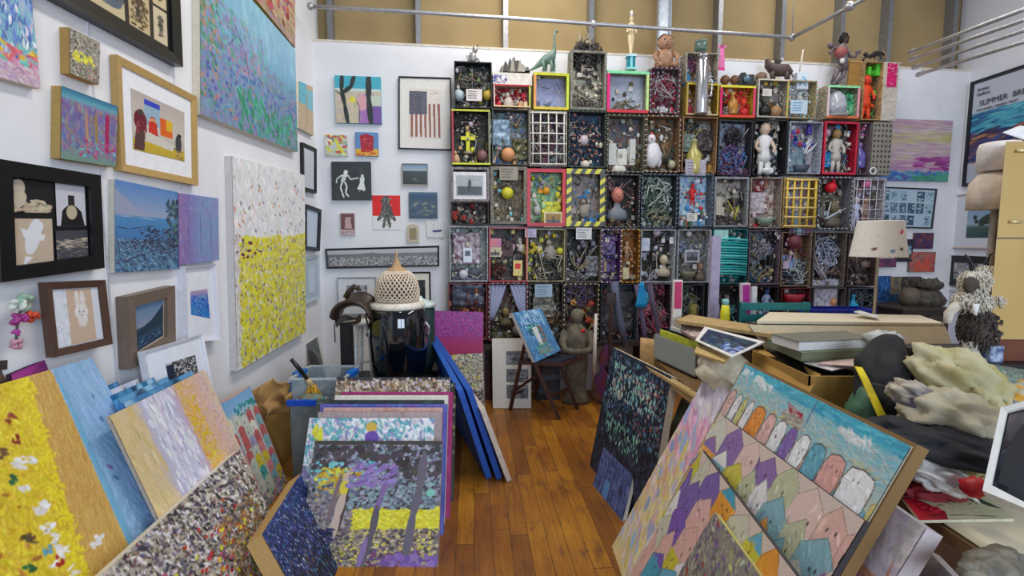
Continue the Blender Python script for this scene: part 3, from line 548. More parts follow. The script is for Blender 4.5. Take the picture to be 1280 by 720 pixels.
# ================================================================= WALL OF ASSEMBLAGE BOXES
BOXOFF = .22
def item(mb, kind, x, z, s, c, c2, D, W, H, rr):
    """adds one content piece; x,z centre in metres inside the box (z=0 floor), s size in metres"""
    M1 = mat(c, .5, scale=60); M2 = mat(c2, .5, scale=60); yf = D*.45
    V = Vector
    if kind == 'figurine':
        b = z-s/2
        mb.lathe((x, yf, b+s*.30), [(s*.12, 0), (s*.13, s*.1), (s*.09, s*.25), (s*.15, s*.42), (s*.05, s*.50)], M1, 10, 1, .7)
        mb.ell((x, yf, b+s*.90), s*.10, s*.10, s*.12, M2, 10, 7); mb.tube([(x, yf, b+s*.76), (x, yf, b+s*.84)], s*.045, M2, 8)
        for k in (-1, 1):
            mb.tube([(x+k*s*.05, yf, b+s*.34), (x+k*s*.07, yf-s*.02, b+s*.17), (x+k*s*.08, yf, b+s*.02)], [s*.06, s*.045, s*.035], M1, 8)
            mb.ell((x+k*s*.08, yf-s*.03, b+s*.02), s*.03, s*.06, s*.02, M2, 8, 5)
            mb.tube([(x+k*s*.12, yf, b+s*.70), (x+k*s*.19, yf-s*.03, b+s*.56), (x+k*s*.13, yf-s*.1, b+s*.46)], [s*.04, s*.032, s*.025], M2 if rr.random() < .5 else M1, 8)
    elif kind == 'bust':
        b = z-s/2; mb.lathe((x, yf, b), [(s*.30, 0), (s*.34, s*.12), (s*.30, s*.28), (s*.12, s*.40), (s*.09, s*.55), (s*.1, s*.6)], M2, 14, 1, .6)
        mb.ell((x, yf, b+s*.76), s*.19, s*.2, s*.24, M1, 14, 10); mb.ell((x, yf-s*.2, b+s*.73), s*.03, s*.04, s*.05, M1, 6, 5)
        for k in (-1, 1): mb.ell((x+k*s*.07, yf-s*.18, b+s*.79), s*.02, s*.02, s*.015, mat((50, 40, 40), .4), 6, 4)
    elif kind == 'cross':
        mb.box(x-s*.09, x+s*.09, yf-.008, yf+.008, z-s*.5, z+s*.5, M1); mb.box(x-s*.36, x+s*.36, yf-.01, yf+.01, z+s*.08, z+s*.26, M1)
        mb.ell((x, yf-.01, z+s*.12), s*.07, .01, s*.1, M2, 8, 5); mb.lathe((x, yf, z-s*.62), [(s*.25, 0), (s*.2, s*.12), (s*.08, s*.14)], M2, 12)
    elif kind == 'label_card':
        y = -.004; mb.box(x-s/2, x+s/2, y, y+.003, z-s*.36, z+s*.36, M1)
        for k in range(4): mb.box(x-s*.4, x+s*(.1+.25*rr.random()), y-.001, y, z+s*(.2-k*.14), z+s*(.24-k*.14), M2)
    elif kind == 'tall_card':
        y = .02; mb.box(x-s*.3, x+s*.3, y, y+.004, z-s/2, z+s/2, M1); mb.box(x-s*.18, x+s*.18, y-.001, y, z-s*.05, z+s*.3, M2)
    elif kind == 'cord_tangle':
        for k in range(9):
            pts = []; a0 = rr.uniform(0, 6.28)
            for i in range(14):
                a = a0+i*rr.uniform(.3, .7); r = s*.5*(.35+.65*rr.random()); pts.append((x+r*math.cos(a), yf+D*.35*math.sin(a*1.7+k), z+r*math.sin(a)*1.1))
            mb.tube(pts, s*.018, M1 if k % 3 else M2, 5)
    elif kind == 'nest':
        for k in range(46):
            a = rr.uniform(0, 3.14); r = s*.5*math.sqrt(rr.random()); p = V((x+r*math.cos(a), yf+rr.uniform(-.3, .3)*D, z-s*.3+abs(r*math.sin(a))*.9)); d = V((rr.uniform(-1, 1), rr.uniform(-.3, .3), rr.uniform(-.6, .8))).normalized()*s*.16
            mb.tube([p-d, p+V((0, -.004, .004)), p+d], s*.016, M1 if k % 3 else M2, 4)
    elif kind == 'bottle':
        b = z-s/2; mb.lathe((x, yf, b), [(s*.2, 0), (s*.22, s*.05), (s*.22, s*.55), (s*.1, s*.72), (s*.07, s*.85), (s*.09, s*.87)], mat(c, .12, trans=.2, bump=0), 16); mb.lathe((x, yf, b+s*.87), [(s*.09, 0), (s*.1, s*.08), (s*.05, s*.13)], M2, 12)
    elif kind == 'twigs':
        for k in range(10):
            a = rr.uniform(.4, 2.7); L = s*rr.uniform(.4, .75); p = V((x+rr.uniform(-.1, .1)*s, yf+rr.uniform(-.2, .2)*D, z-s*.4)); q = p+V((math.cos(a)*L, rr.uniform(-.2, .2)*D, math.sin(a)*L)); mid = (p+q)/2+V((rr.uniform(-.08, .08)*s, 0, rr.uniform(-.08, .08)*s))
            mb.tube([p, mid, q], [s*.03, s*.02, s*.01], M1 if k % 2 else M2, 5)
    elif kind == 'curtain':
        for k in (-1, 1):
            def fn(u, v, k=k):
                xx = W/2+k*(W*.47-u*W*.43*(1-v**1.3*.85)); return (xx, .02+.008*math.sin(u*26+v*3), H*.97-v*H*.62)
            mb.sheet(fn, 26, 8, .002, M1)
    elif kind == 'flower_cluster':
        for k in range(8):
            p = V((x+rr.uniform(-.45, .45)*s, yf+rr.uniform(-.4, .2)*D, z+rr.uniform(-.4, .4)*s)); m = M1 if k % 2 else M2
            mb.tube([p, (p+V((x, yf, z)))/2+V((0, .004, 0)), (x, yf+.004, z)], s*.016, M2, 4)
            for j in range(5):
                a = j*1.257; mb.ell(p+V((math.cos(a)*s*.07, 0, math.sin(a)*s*.07)), s*.055, s*.03, s*.055, m, 6, 4)
            mb.ell(p+V((0, -s*.03, 0)), s*.035, s*.03, s*.035, M2 if k % 2 else M1, 6, 4)
    elif kind == 'medallion':
        for ring in range(3):
            n = 8+ring*6; r = s*(.14+ring*.15)
            for j in range(n):
                a = 6.283*j/n; mb.ell((x+r*math.cos(a), yf+.01*ring, z+r*math.sin(a)*1.15), s*.065, .014, s*.04, M1 if (j+ring) % 2 else M2, 6, 4, Matrix.Rotation(-a, 3, 'Y'))
        mb.ell((x, yf-.01, z), s*.13, .03, s*.15, mat((190, 176, 186), .4), 12, 8)
    elif kind == 'lattice':
        for k in range(5):
            u = W*(.08+.21*k); mb.tube([(u, -.006, .01), (u+rr.uniform(-.004, .004), -.008, H*.5), (u, -.006, H-.01)], s, M1, 6)
        for k in range(6):
            u = H*(.04+.184*k); mb.tube([(.01, -.01, u), (W*.5, -.012, u+rr.uniform(-.006, .006)), (W-.01, -.01, u)], s, M2, 6)
    elif kind == 'ball':
        mb.ell((x, yf, z), s/2, s/2, s/2, M1, 14, 10); mb.ell((x, yf-s*.42, z+s*.1), s*.1, s*.06, s*.08, M2, 8, 5)
    elif kind == 'crumpled_sheet':
        f = lambda u, v: (x+(u-.5)*s, yf+.02*mnoise.noise(V((u*5, v*5, c[0]))), z+(.5-v)*s*1.15+.004*mnoise.noise(V((u*9, v*9, 3))))
        mb.sheet(f, 16, 18, .002, mat(c, .4, .2, scale=30, c2=c2))
    elif kind == 'small_frame':
        mb.box(x-s/2, x+s/2, 0, .012, z-s*.4, z+s*.4, M1); mb.box(x-s*.4, x+s*.4, -.002, 0, z-s*.3, z+s*.3, M2)
        mb.box(x-s*.36, x+s*.36, -.003, -.002, z-s*.27, z-s*.02, mat((70, 74, 78), .4)); mb.ell((x, -.003, z), s*.05, .002, s*.2, mat((70, 74, 78), .4), 8, 6)
    elif kind == 'bird':
        mb.ell((x, yf, z-s*.12), s*.26, s*.2, s*.36, M1, 14, 10, fold=.12, seed=3); mb.ell((x-s*.05, yf-.01, z+s*.3), s*.13, s*.13, s*.14, M1, 10, 8); mb.tube([(x-s*.06, yf-s*.1, z+s*.3), (x-s*.1, yf-s*.25, z+s*.27)], [s*.04, s*.004], M2, 6)
        mb.ell((x+s*.2, yf, z-s*.2), s*.09, s*.1, s*.26, M1, 8, 6); mb.ell((x-s*.03, yf-.01, z+s*.44), s*.05, s*.02, s*.06, M2, 6, 5)
    elif kind == 'ribbon':
        for k in range(14):
            zz = z+s*(.5-k/13); mb.tube([(.006, -.006-.004*(k % 2), zz), (W*.5, -.012, zz-.006+.01*rr.random()), (W-.006, -.006, zz-.012)], H*.02, M1 if k % 3 else M2, 6)
    elif kind == 'dome':
        mb.lathe((x, yf, z-s*.4), [(s*.34, 0), (s*.36, s*.3), (s*.3, s*.6), (s*.14, s*.78), (.001, s*.82)], mat(c, .08, trans=.25, bump=0), 18); mb.lathe((x, yf, z-s*.46), [(s*.4, 0), (s*.4, s*.05), (s*.36, s*.06)], M2, 18)
    elif kind == 'bowl':
        mb.lathe((x, yf, z-s*.25), [(s*.15, 0), (s*.3, s*.12), (s*.42, s*.4), (s*.38, s*.4), (s*.2, s*.1)], M1, 16); mb.ell((x, yf, z), s*.25, s*.2, s*.1, M2, 10, 6)
    elif kind == 'blocks':
        for k in range(6):
            a = x+rr.uniform(-.5, .4)*s; b = rr.uniform(.15, .35)*s; h = rr.uniform(.2, .8)*s; mb.box(a, a+b, yf+rr.uniform(-.3, .1)*D, yf+.3*D, z-s*.5, z-s*.5+h, (M1, M2)[k % 2])
    elif kind == 'cylinder':
        mb.lathe((x, yf, z-s/2), [(s*.16, 0), (s*.17, s*.02), (s*.17, s*.92), (s*.15, s*.94), (s*.15, s)], mat(c, .25, .7, var=.05), 20); mb.tube([(x+s*.17, yf, z+s*.2), (x+s*.24, yf, z+s*.15), (x+s*.24, yf, z-s*.1), (x+s*.17, yf, z-s*.15)], s*.02, M2, 6)
    elif kind == 'arch_clock':
        mb.box(x-s*.32, x+s*.32, yf-.02, yf+.03, z-s*.5, z+s*.1, M1); pass
        vs = [(x+s*.32*math.cos(a*math.pi/10), yy, z+s*.1+s*.32*math.sin(a*math.pi/10)) for yy in (yf-.02, yf+.03) for a in range(11)]
        mb.add(vs, [tuple(range(10, -1, -1)), tuple(range(11, 22))]+[(i, i+1, 12+i, 11+i) for i in range(10)], M1); mb.ell((x, yf-.024, z+s*.1), s*.2, .006, s*.2, M2, 12, 8)
def edge_beads(W, H, c, c2, pitch=.022, r=.007):
    mb = MB(); k = 0; m1, m2 = mat(c, .35), mat(c2, .35)
    n = int(H/pitch)
    for i in range(n):
        z = (i+.5)*H/n
        for x in (0, W): mb.ell((x, -.004, z), r, r, r, (m1, m2)[k % 2], 6, 4)
        k += 1
    n = int(W/pitch)
    for i in range(n):
        x = (i+.5)*W/n
        for z in (0, H): mb.ell((x, -.004, z), r, r, r, (m1, m2)[(i) % 2], 6, 4)
    return mb
def place(mb, M):                                        # local MB -> world via matrix
    o = MB(); o.v = [M @ Vector(v) for v in mb.v]; o.f, o.m, o.mats, o.sm = mb.f, mb.m, mb.mats, mb.sm; return o
def shadowbox(label, x0, y0, x1, y1, frame, back, items=(), trim=None, ft=.008, D=.125, tone=None, cat='shadow box', face=None, n=110):
    global _bs
    _bs = globals().get('_bs', 0)+1; rr = random.Random(_bs*7)
    ym, xm = (y0+y1)/2, (x0+x1)/2
    u0 = BACK.loc(x0, ym, BOXOFF)[0]; u1 = BACK.loc(x1, ym, BOXOFF)[0]; z1 = BACK.loc(xm, y0, BOXOFF)[1]; z0 = BACK.loc(xm, y1, BOXOFF)[1]
    W, H = u1-u0, z1-z0; o = BACK.at(u0, z0, BOXOFF); M = BACK.M @ Matrix.Rotation(rr.uniform(-.007, .007), 4, 'Y'); M.translation = o
    t = thing('shadow_box', label, cat, o, 'assemblage boxes on the back wall')
    m = mat(frame, .6, scale=50, c2=[q*.6 for q in frame]); mi = mat([q*.62 for q in frame], .8) if face is None else mat(face, .7)
    mb = MB(); e = ft
    mb.box(0, W, 0, D, 0, e, m); mb.box(0, W, 0, D, H-e, H, m); mb.box(0, e, 0, D, e, H-e, m); mb.box(W-e, W, 0, D, e, H-e, m)
    place(mb, M).build('case', t)
    back = [[min(255, q_*1.18+6) for q_ in c_] for c_ in back]; a = Art(44, int(44*H/W), back[0], _bs)
    a.dabs(n, (0, 0, 1, 1), list(back), .10, .04, rr.uniform(0, 3), 1.2)
    a.noise(14, 1)
    bq = [M @ Vector(p) for p in ((e, D-.008, H-e), (W-e, D-.008, H-e), (W-e, D-.008, e), (e, D-.008, e))]
    mbb = MB(); mbb.box(e, W-e, D-.007, D, e, H-e, m); place(mbb, M).build('back_board', t); grid('backdrop', t, bq, a, .004, .6)
    if trim:
        if trim[0] == 'tape':
            mb = MB(); ma, mbk = mat(trim[1], .4), mat(trim[2], .4); w_ = .045
            for (ax, az, bx, bz) in ((0, H-w_, W, H), (0, 0, W, w_), (0, w_, w_, H-w_), (W-w_, w_, W, H-w_)):
                hor = (bx-ax) > (bz-az); L = (bx-ax) if hor else (bz-az); n_ = max(2, round(L/.042)); 
                for k in range(n_):
                    s0, s1 = k/n_*L, (k+1)/n_*L; sh = .03
                    mm = (ma, mbk)[k % 2]
                    def cl(v): return min(L, max(0, v))
                    if hor: pts = [(ax+cl(s0-sh*.5), az), (ax+cl(s1-sh*.5 if k < n_-1 else L), az), (ax+cl(s1+sh*.5), bz), (ax+cl(s0+sh*.5 if k else 0), bz)]
                    else: pts = [(ax, az+cl(s0-sh*.5)), (bx, az+cl(s0+sh*.5 if k else 0)), (bx, az+cl(s1+sh*.5)), (ax, az+cl(s1-sh*.5 if k < n_-1 else L))]
                    mb.add([(x, -.003, z) for x, z in pts]+[(x, 0, z) for x, z in pts], [(0, 1, 2, 3), (7, 6, 5, 4), (0, 4, 5, 1), (1, 5, 6, 2), (2, 6, 7, 3), (3, 7, 4, 0)], mm)
            place(mb, M).build('striped_tape', t)
        elif trim[0] == 'bar':                           # coloured front frame: top,bottom,left,right colours
            w_ = trim[5] if len(trim) > 5 else .02
            for (c, bx) in zip(trim[1:5], ((0, W, H-w_, H), (0, W, 0, w_), (0, w_, w_, H-w_), (W-w_, W, w_, H-w_))):
                mb = MB(); mb.box(bx[0], bx[1], -.006, 0, bx[2], bx[3], mat(c, .4)); place(mb, M).build('painted_edge', t)
        else: place(edge_beads(W, H, trim[1], trim[2]), M).build('bead_trim', t)
    mb = MB(); pal = list(back)+[q_[4] for q_ in items if q_[0] != 'lattice']+[(206, 196, 180), (60, 54, 50), (150, 146, 140)]
    for k in range(85 if n > 60 else 12):
        cm_ = mat(rr.choice(pal), .6); sz = rr.uniform(.005, .023); x = rr.uniform(.05, .95)*W; z = rr.random()**1.5*H*.93+.02; y = rr.uniform(.35, .85)*D; q_ = rr.random()
        if q_ < .35: mb.ell((x, y, z), sz, sz*.7, sz*rr.uniform(.6, 1.6), cm_, 7, 5)
        elif q_ < .7: mb.bar((x, y, z), (min(W-.02, max(.02, x+rr.uniform(-.08, .08))), y+rr.uniform(-.02, .02), min(H-.02, z+rr.uniform(-.02, .1))), .005, .004, cm_)
        else: mb.box(x-sz, x+sz, y, y+.01, z-sz*.8, z+sz*1.2, cm_, sz*.2)
    place(mb, M).build('scrap_filling', t, kind='stuff')
    for it in items:
        if it[3] == 0: continue
        kind, s_, t_2, sz, c = it[:5]; c2 = it[5] if len(it) > 5 else [q*.6 for q in c]
        mb = MB(); item(mb, kind, s_*W, (1-t_2)*H, sz if kind == 'lattice' else sz*W*(1.0 if kind in ('label_card', 'tall_card', 'ribbon', 'blocks', 'curtain') or sz > .85 else 1.22), c, c2, D, W, H, rr)
        place(mb, M).build(kind, t)
    return t
GY, DK, BR = (120, 122, 118), (26, 26, 30), (120, 96, 70)
# column A
shadowbox('black box with tangled wires and white name card, topmost of the leftmost column', 568, 77, 615, 135, (30, 32, 34), [(26, 28, 28), (50, 56, 52), (70, 40, 40), (36, 44, 40), (90, 90, 90)], [('cord_tangle', .5, .45, .6, (120, 116, 110), (70, 70, 70)), ('ball', .12, .7, .26, (176, 190, 196)), ('ball', .88, .68, .22, (190, 160, 60)), ('label_card', .52, .72, .42, (222, 212, 208), (60, 50, 50)), ('flower_cluster', .6, .3, .3, (110, 150, 70), (120, 40, 40))])
shadowbox('black box with a yellow crucifix and yellow edges, second down in the leftmost column', 565, 137, 613, 206, (50, 50, 44), [(24, 24, 20), (44, 42, 30), (60, 50, 34), (20, 20, 18)], [('cross', .42, .56, .42, (216, 214, 40), (150, 140, 120)), ('medallion', .5, .25, .4, (200, 196, 190), (60, 60, 60)), ('ball', .8, .82, .26, (130, 90, 90)), ('bird', .1, .85, .3, (200, 160, 120), (120, 60, 50))], ('bar', (196, 200, 60), (206, 210, 40), (170, 50, 60), (120, 120, 80), .016))
shadowbox('grey box framing a black and white photograph, left column', 564, 209, 612, 252, (150, 142, 142), [(150, 140, 142), (120, 90, 96), (170, 164, 166), (60, 80, 110)], [('small_frame', .48, .54, .72, (226, 222, 224), (170, 176, 180))], ft=.02, cat='shadow box')
shadowbox('low dark box of red roses under the framed photograph', 564, 253, 611, 281, (60, 54, 50), [(30, 30, 30), (60, 60, 56), (90, 40, 36), (40, 60, 54)], [('flower_cluster', .3, .4, .5, (170, 40, 40), (50, 90, 70)), ('twigs', .5, .6, .5, (130, 120, 110), (60, 90, 80))])
shadowbox('pale glass-grey box with torn paper dress and hanging white tag, left column', 562, 283, 610, 352, (196, 200, 206), [(130, 140, 138), (110, 124, 122), (150, 156, 150), (120, 130, 120)], [('crumpled_sheet', .45, .4, .6, (190, 186, 192), (120, 80, 100)), ('tall_card', .47, .52, .38, (214, 222, 232), (90, 100, 120)), ('ball', .36, .87, .2, (200, 200, 208)), ('twigs', .75, .8, .45, (190, 186, 176), (90, 84, 70)), ('medallion', .16, .85, .2, (90, 60, 60), (140, 110, 110))])
shadowbox('dark red lined box above the magenta canvas, lowest in the leftmost column', 561, 354, 609, 425, (150, 60, 70), [(40, 16, 16), (90, 40, 24), (150, 80, 40), (60, 20, 20), (30, 20, 16)], [('twigs', .6, .5, .7, (170, 110, 50), (120, 50, 30)), ('flower_cluster', .6, .42, .4, (170, 90, 50), (90, 30, 20)), ('crumpled_sheet', .5, .08, .7, (90, 92, 106), (60, 62, 80))])
# column B
shadowbox('red-lined box with a white crumpled bundle, second column top', 617, 106, 663, 134, (200, 190, 176), [(150, 16, 30), (120, 10, 24), (170, 24, 40)], [('bird', .42, .66, .42, (206, 190, 176), (60, 50, 50)), ('blocks', .75, .85, .3, (220, 140, 80), (230, 200, 150))], ('bar', (190, 20, 44), (226, 190, 140), (226, 180, 170), (190, 200, 60), .012))
shadowbox('box with icy blue foil and an orange doll head at the bottom, second column', 615, 136, 661, 206, (90, 84, 70), [(90, 110, 120), (110, 130, 144), (60, 60, 44), (84, 80, 50), (120, 110, 110)], [('crumpled_sheet', .2, .4, .5, (150, 176, 196), (110, 130, 150)), ('ball', .45, .8, .32, (214, 150, 100), (196, 120, 80)), ('medallion', .52, .14, .3, (190, 180, 180), (110, 90, 90)), ('crumpled_sheet', .82, .7, .4, (110, 106, 60), (60, 60, 40)), ('bottle', .15, .92, .2, (40, 70, 140))])
shadowbox('weathered grey wooden frame box with a round yellow centre', 613, 208, 659, 280, (140, 132, 116), [(100, 88, 70), (130, 116, 94), (76, 66, 54), (110, 100, 84)], [('ball', .48, .45, .28, (216, 206, 60), (190, 180, 110)), ('twigs', .5, .8, .6, (150, 136, 110), (96, 84, 66)), ('label_card', .5, .12, .5, (150, 140, 124), (90, 80, 70)), ('bottle', .9, .9, .2, (130, 196, 206), (226, 226, 226))], ft=.03)
shadowbox('red and orange edged box with a small arched clock and a bright clown card', 611, 284, 659, 352, (150, 70, 50), [(70, 60, 56), (90, 80, 76), (40, 36, 40), (60, 80, 80)], [('arch_clock', .5, .38, .36, (80, 40, 42), (60, 50, 50)), ('label_card', .17, .28, .3, (200, 120, 160), (230, 140, 30)), ('small_frame', .16, .45, .26, (206, 196, 160), (190, 180, 150)), ('tall_card', .76, .75, .4, (220, 200, 120), (210, 50, 40)), ('cord_tangle', .25, .8, .4, (110, 60, 50), (50, 40, 40)), ('bird', .85, .35, .26, (206, 196, 190), (150, 120, 100))], ('bar', (150, 50, 60), (170, 50, 50), (180, 50, 56), (190, 90, 70), .012))
shadowbox('box with parted pale blue curtains over a dark little stage', 611, 354, 659, 425, (110, 90, 90), [(60, 30, 30), (80, 70, 50), (100, 96, 80), (50, 46, 36)], [('curtain', .5, .5, 1, (168, 172, 200), (150, 150, 180)), ('bust', .45, .6, .4, (140, 120, 80), (90, 84, 60)), ('nest', .3, .85, .5, (110, 116, 84), (60, 60, 44)), ('ball', .78, .85, .26, (130, 120, 110))], ('bead', (170, 60, 80), (190, 190, 196)))
# column C
shadowbox('neon yellow and pink edged box with plain lavender backing, third column top', 667, 91, 711, 137, (206, 200, 60), [(130, 136, 170), (140, 140, 170), (124, 130, 160)], [('twigs', .45, .75, .25, (70, 100, 140), (60, 80, 120)), ('blocks', .3, .2, .0, (90, 90, 130))], ('bar', (200, 200, 40), (214, 190, 50), (226, 150, 90), (200, 216, 60), .022), n=40)
shadowbox('box crossed by a white twig lattice over purple shapes', 662, 139, 709, 208, (190, 186, 170), [(60, 40, 56), (40, 36, 44), (90, 100, 104), (110, 60, 80), (80, 74, 70)], [('lattice', .5, .5, .006, (222, 216, 206), (226, 222, 214)), ('cord_tangle', .4, .35, .4, (150, 150, 146), (110, 90, 60)), ('blocks', .5, .8, .7, (90, 40, 60), (60, 50, 56))])
shadowbox('bright red framed box with a green picture of a bird', 659, 211, 707, 283, (190, 20, 36), [(120, 160, 130), (140, 176, 130), (150, 180, 110), (110, 150, 136)], [('flower_cluster', .4, .2, .36, (60, 120, 150), (170, 150, 170)), ('ball', .52, .37, .16, (226, 160, 30), (160, 60, 30)), ('crumpled_sheet', .66, .76, .42, (210, 206, 50), (190, 190, 70)), ('bird', .28, .68, .3, (176, 180, 176), (150, 130, 140)), ('small_frame', .68, .88, .4, (214, 200, 150), (150, 120, 60))], ('bar', (190, 20, 40), (180, 10, 30), (190, 20, 40), (196, 24, 40), .03), ft=.016)
shadowbox('cream edged box with yellow blooms above a coiled dark rope', 659, 286, 706, 352, (186, 176, 140), [(70, 66, 40), (90, 84, 60), (50, 44, 34), (120, 110, 90)], [('flower_cluster', .2, .42, .5, (216, 200, 40), (180, 160, 60)), ('cord_tangle', .6, .75, .8, (60, 66, 62), (176, 166, 146)), ('bird', .62, .4, .5, (150, 140, 132), (120, 110, 110)), ('label_card', .08, .08, .3, (176, 170, 196), (110, 100, 140)), ('ball', .9, .42, .16, (200, 196, 60))])
shadowbox('dark box holding a small blue landscape card and pale cloth, behind the folding chair painting', 661, 354, 704, 425, (70, 66, 60), [(30, 26, 24), (60, 50, 40), (90, 80, 60), (40, 36, 40)], [('label_card', .42, .13, .5, (150, 170, 190), (90, 110, 130)), ('crumpled_sheet', .45, .4, .5, (150, 144, 130), (110, 104, 94)), ('nest', .75, .65, .6, (130, 100, 60), (80, 66, 40)), ('twigs', .6, .8, .7, (150, 140, 120), (70, 56, 40))])
# column D
shadowbox('tall beige box with a birdhouse shape and grey nest, topmost of the fourth column', 713, 63, 758, 137, (150, 146, 132), [(170, 166, 144), (184, 180, 158), (150, 146, 130)], [('blocks', .38, .3, .4, (196, 192, 180), (150, 140, 124)), ('ball', .42, .35, .2, (40, 36, 34)), ('nest', .45, .76, .7, (110, 106, 98), (150, 146, 134)), ('bird', .4, .84, .26, (60, 56, 40), (206, 200, 90)), ('cord_tangle', .5, .06, .8, (50, 48, 46), (70, 68, 64))], ft=.02)
shadowbox('deep blue box with a round pink and brown petal medallion', 711, 139, 757, 209, (60, 64, 66), [(24, 40, 66), (20, 60, 76), (30, 34, 50)], [('medallion', .45, .5, .95, (150, 100, 90), (70, 54, 56)), ('ball', .5, .94, .2, (206, 196, 180))], ('bead', (60, 80, 60), (110, 120, 110)))
shadowbox('box edged in yellow and black hazard tape with a blue flower', 708, 211, 756, 283, (110, 104, 100), [(120, 110, 106), (136, 124, 120), (110, 110, 100)], [('flower_cluster', .47, .42, .24, (20, 130, 206), (40, 150, 210)), ('bird', .5, .68, .44, (150, 140, 130), (110, 100, 90))], ('tape', (214, 208, 56), (76, 76, 72)), ft=.014)
shadowbox('black box with spread pale sticks and a printed card at its top', 707, 285, 751, 353, (110, 100, 80), [(16, 20, 18), (26, 34, 28), (40, 40, 36)], [('twigs', .4, .5, 1.0, (166, 150, 124), (130, 116, 96)), ('label_card', .5, .1, .44, (206, 206, 206), (90, 100, 106)), ('ball', .55, .32, .14, (120, 110, 130)), ('crumpled_sheet', .85, .7, .4, (130, 130, 140), (110, 110, 116)), ('nest', .35, .85, .6, (150, 150, 160), (110, 100, 90))])
shadowbox('box of purple shells and red beads behind the stone statue', 705, 355, 748, 425, (120, 110, 80), [(50, 44, 50), (80, 60, 80), (90, 80, 60), (60, 30, 30)], [('cord_tangle', .45, .2, .8, (110, 90, 130), (90, 84, 70)), ('flower_cluster', .6, .5, .7, (190, 60, 50), (160, 130, 60)), ('twigs', .7, .7, .6, (170, 160, 90), (90, 60, 40))], ('bead', (206, 200, 170), (60, 60, 50)))
# column E
shadowbox('hot pink and mint edged box with a moss nest on lavender', 759, 89, 811, 141, (170, 176, 150), [(150, 156, 170), (140, 140, 156), (160, 150, 170)], [('nest', .5, .78, .6, (120, 110, 76), (90, 84, 56)), ('blocks', .5, .96, .0, (200, 200, 200))], ('bar', (130, 220, 160), (206, 40, 60), (230, 20, 120), (190, 220, 140), .024), n=50)
shadowbox('box with a tall white folded paper shape, under the hot pink edged box', 759, 144, 806, 215, (120, 116, 100), [(60, 66, 80), (80, 60, 56), (100, 80, 70), (70, 76, 70)], [('blocks', .3, .55, .9, (204, 204, 196), (190, 190, 186)), ('bust', .38, .8, .5, (176, 170, 164), (200, 196, 190)), ('nest', .8, .8, .5, (120, 110, 76), (110, 80, 60))], ('bead', (160, 156, 130), (60, 56, 50)))
shadowbox('black box with a pink mannequin head wearing horned cap', 757, 218, 799, 284, (50, 50, 54), [(16, 12, 14), (26, 18, 20), (40, 20, 26)], [('bust', .4, .55, .78, (196, 120, 106), (110, 116, 126)), ('twigs', .3, .15, .5, (190, 160, 160), (150, 90, 110)), ('flower_cluster', .5, .95, .6, (140, 90, 70), (110, 106, 84))], ('bead', (150, 150, 150), (90, 84, 90)))
shadowbox('narrow purple cloth box with white studded edge', 752, 287, 776, 353, (90, 50, 110), [(90, 50, 110), (110, 60, 120), (70, 50, 120), (60, 44, 70)], [('blocks', .3, .65, .8, (150, 126, 100), (90, 80, 140)), ('crumpled_sheet', .4, .3, .7, (80, 70, 130), (120, 110, 140))], ('bead', (226, 222, 220), (140, 100, 150)))
shadowbox('narrow amber wooden box with gold dotted edge', 777, 287, 799, 353, (150, 96, 30), [(130, 80, 30), (110, 66, 26), (150, 100, 50)], [('figurine', .4, .4, 1.0, (176, 140, 110), (190, 160, 140)), ('blocks', .4, .8, .8, (206, 200, 160), (180, 176, 140))], ('bead', (236, 190, 60), (130, 80, 20)))
shadowbox('dark slate box with the shape of a grey coat, behind the leaning guitar body', 751, 355, 796, 427, (60, 64, 80), [(60, 68, 84), (76, 74, 80), (90, 80, 76), (50, 56, 70)], [('crumpled_sheet', .5, .5, .8, (84, 84, 88), (60, 64, 76)), ('flower_cluster', .08, .15, .3, (170, 90, 80), (90, 60, 60))])
# column F
shadowbox('tall glittering red and grey studded box under the brown doll', 813, 85, 849, 141, (110, 96, 104), [(150, 30, 56), (160, 150, 160), (130, 110, 120), (190, 186, 190), (110, 24, 44)], [('cord_tangle', .5, .45, .8, (170, 160, 166), (150, 30, 60)), ('blocks', .6, .9, .5, (190, 190, 190), (30, 40, 60))], ('bead', (190, 190, 196), (160, 30, 50)), n=260)
shadowbox('box with a white fluffy chick under the glittering red box', 808, 145, 850, 215, (140, 110, 80), [(90, 64, 36), (70, 60, 40), (40, 50, 40), (110, 76, 40)], [('bird', .25, .6, .85, (222, 220, 226), (190, 60, 50)), ('twigs', .7, .6, .7, (60, 70, 60), (150, 130, 96)), ('ball', .85, .85, .2, (170, 166, 140))], ('bead', (200, 190, 176), (110, 76, 50)))
shadowbox('box stuffed with glittering green and silver tinsel', 802, 218, 846, 284, (50, 60, 74), [(60, 76, 70), (100, 120, 110), (150, 160, 156), (40, 54, 60), (84, 80, 64)], [('cord_tangle', .5, .4, .8, (176, 186, 182), (70, 100, 84)), ('nest', .5, .7, .9, (150, 146, 124), (60, 80, 70))], ('bead', (70, 84, 110), (150, 160, 170)), n=220)
shadowbox('white framed dark box with a pale skull bust and two blank notes', 801, 287, 844, 353, (196, 202, 210), [(34, 32, 28), (50, 50, 36), (60, 56, 50), (70, 80, 90)], [('bust', .74, .68, .5, (200, 186, 160), (176, 166, 146)), ('tall_card', .16, .28, .36, (196, 206, 226), (180, 190, 214)), ('tall_card', .9, .2, .18, (222, 226, 232), (200, 204, 214)), ('twigs', .3, .8, .5, (170, 176, 190), (120, 80, 90)), ('ball', .5, .05, .18, (206, 190, 206), (110, 50, 110))])
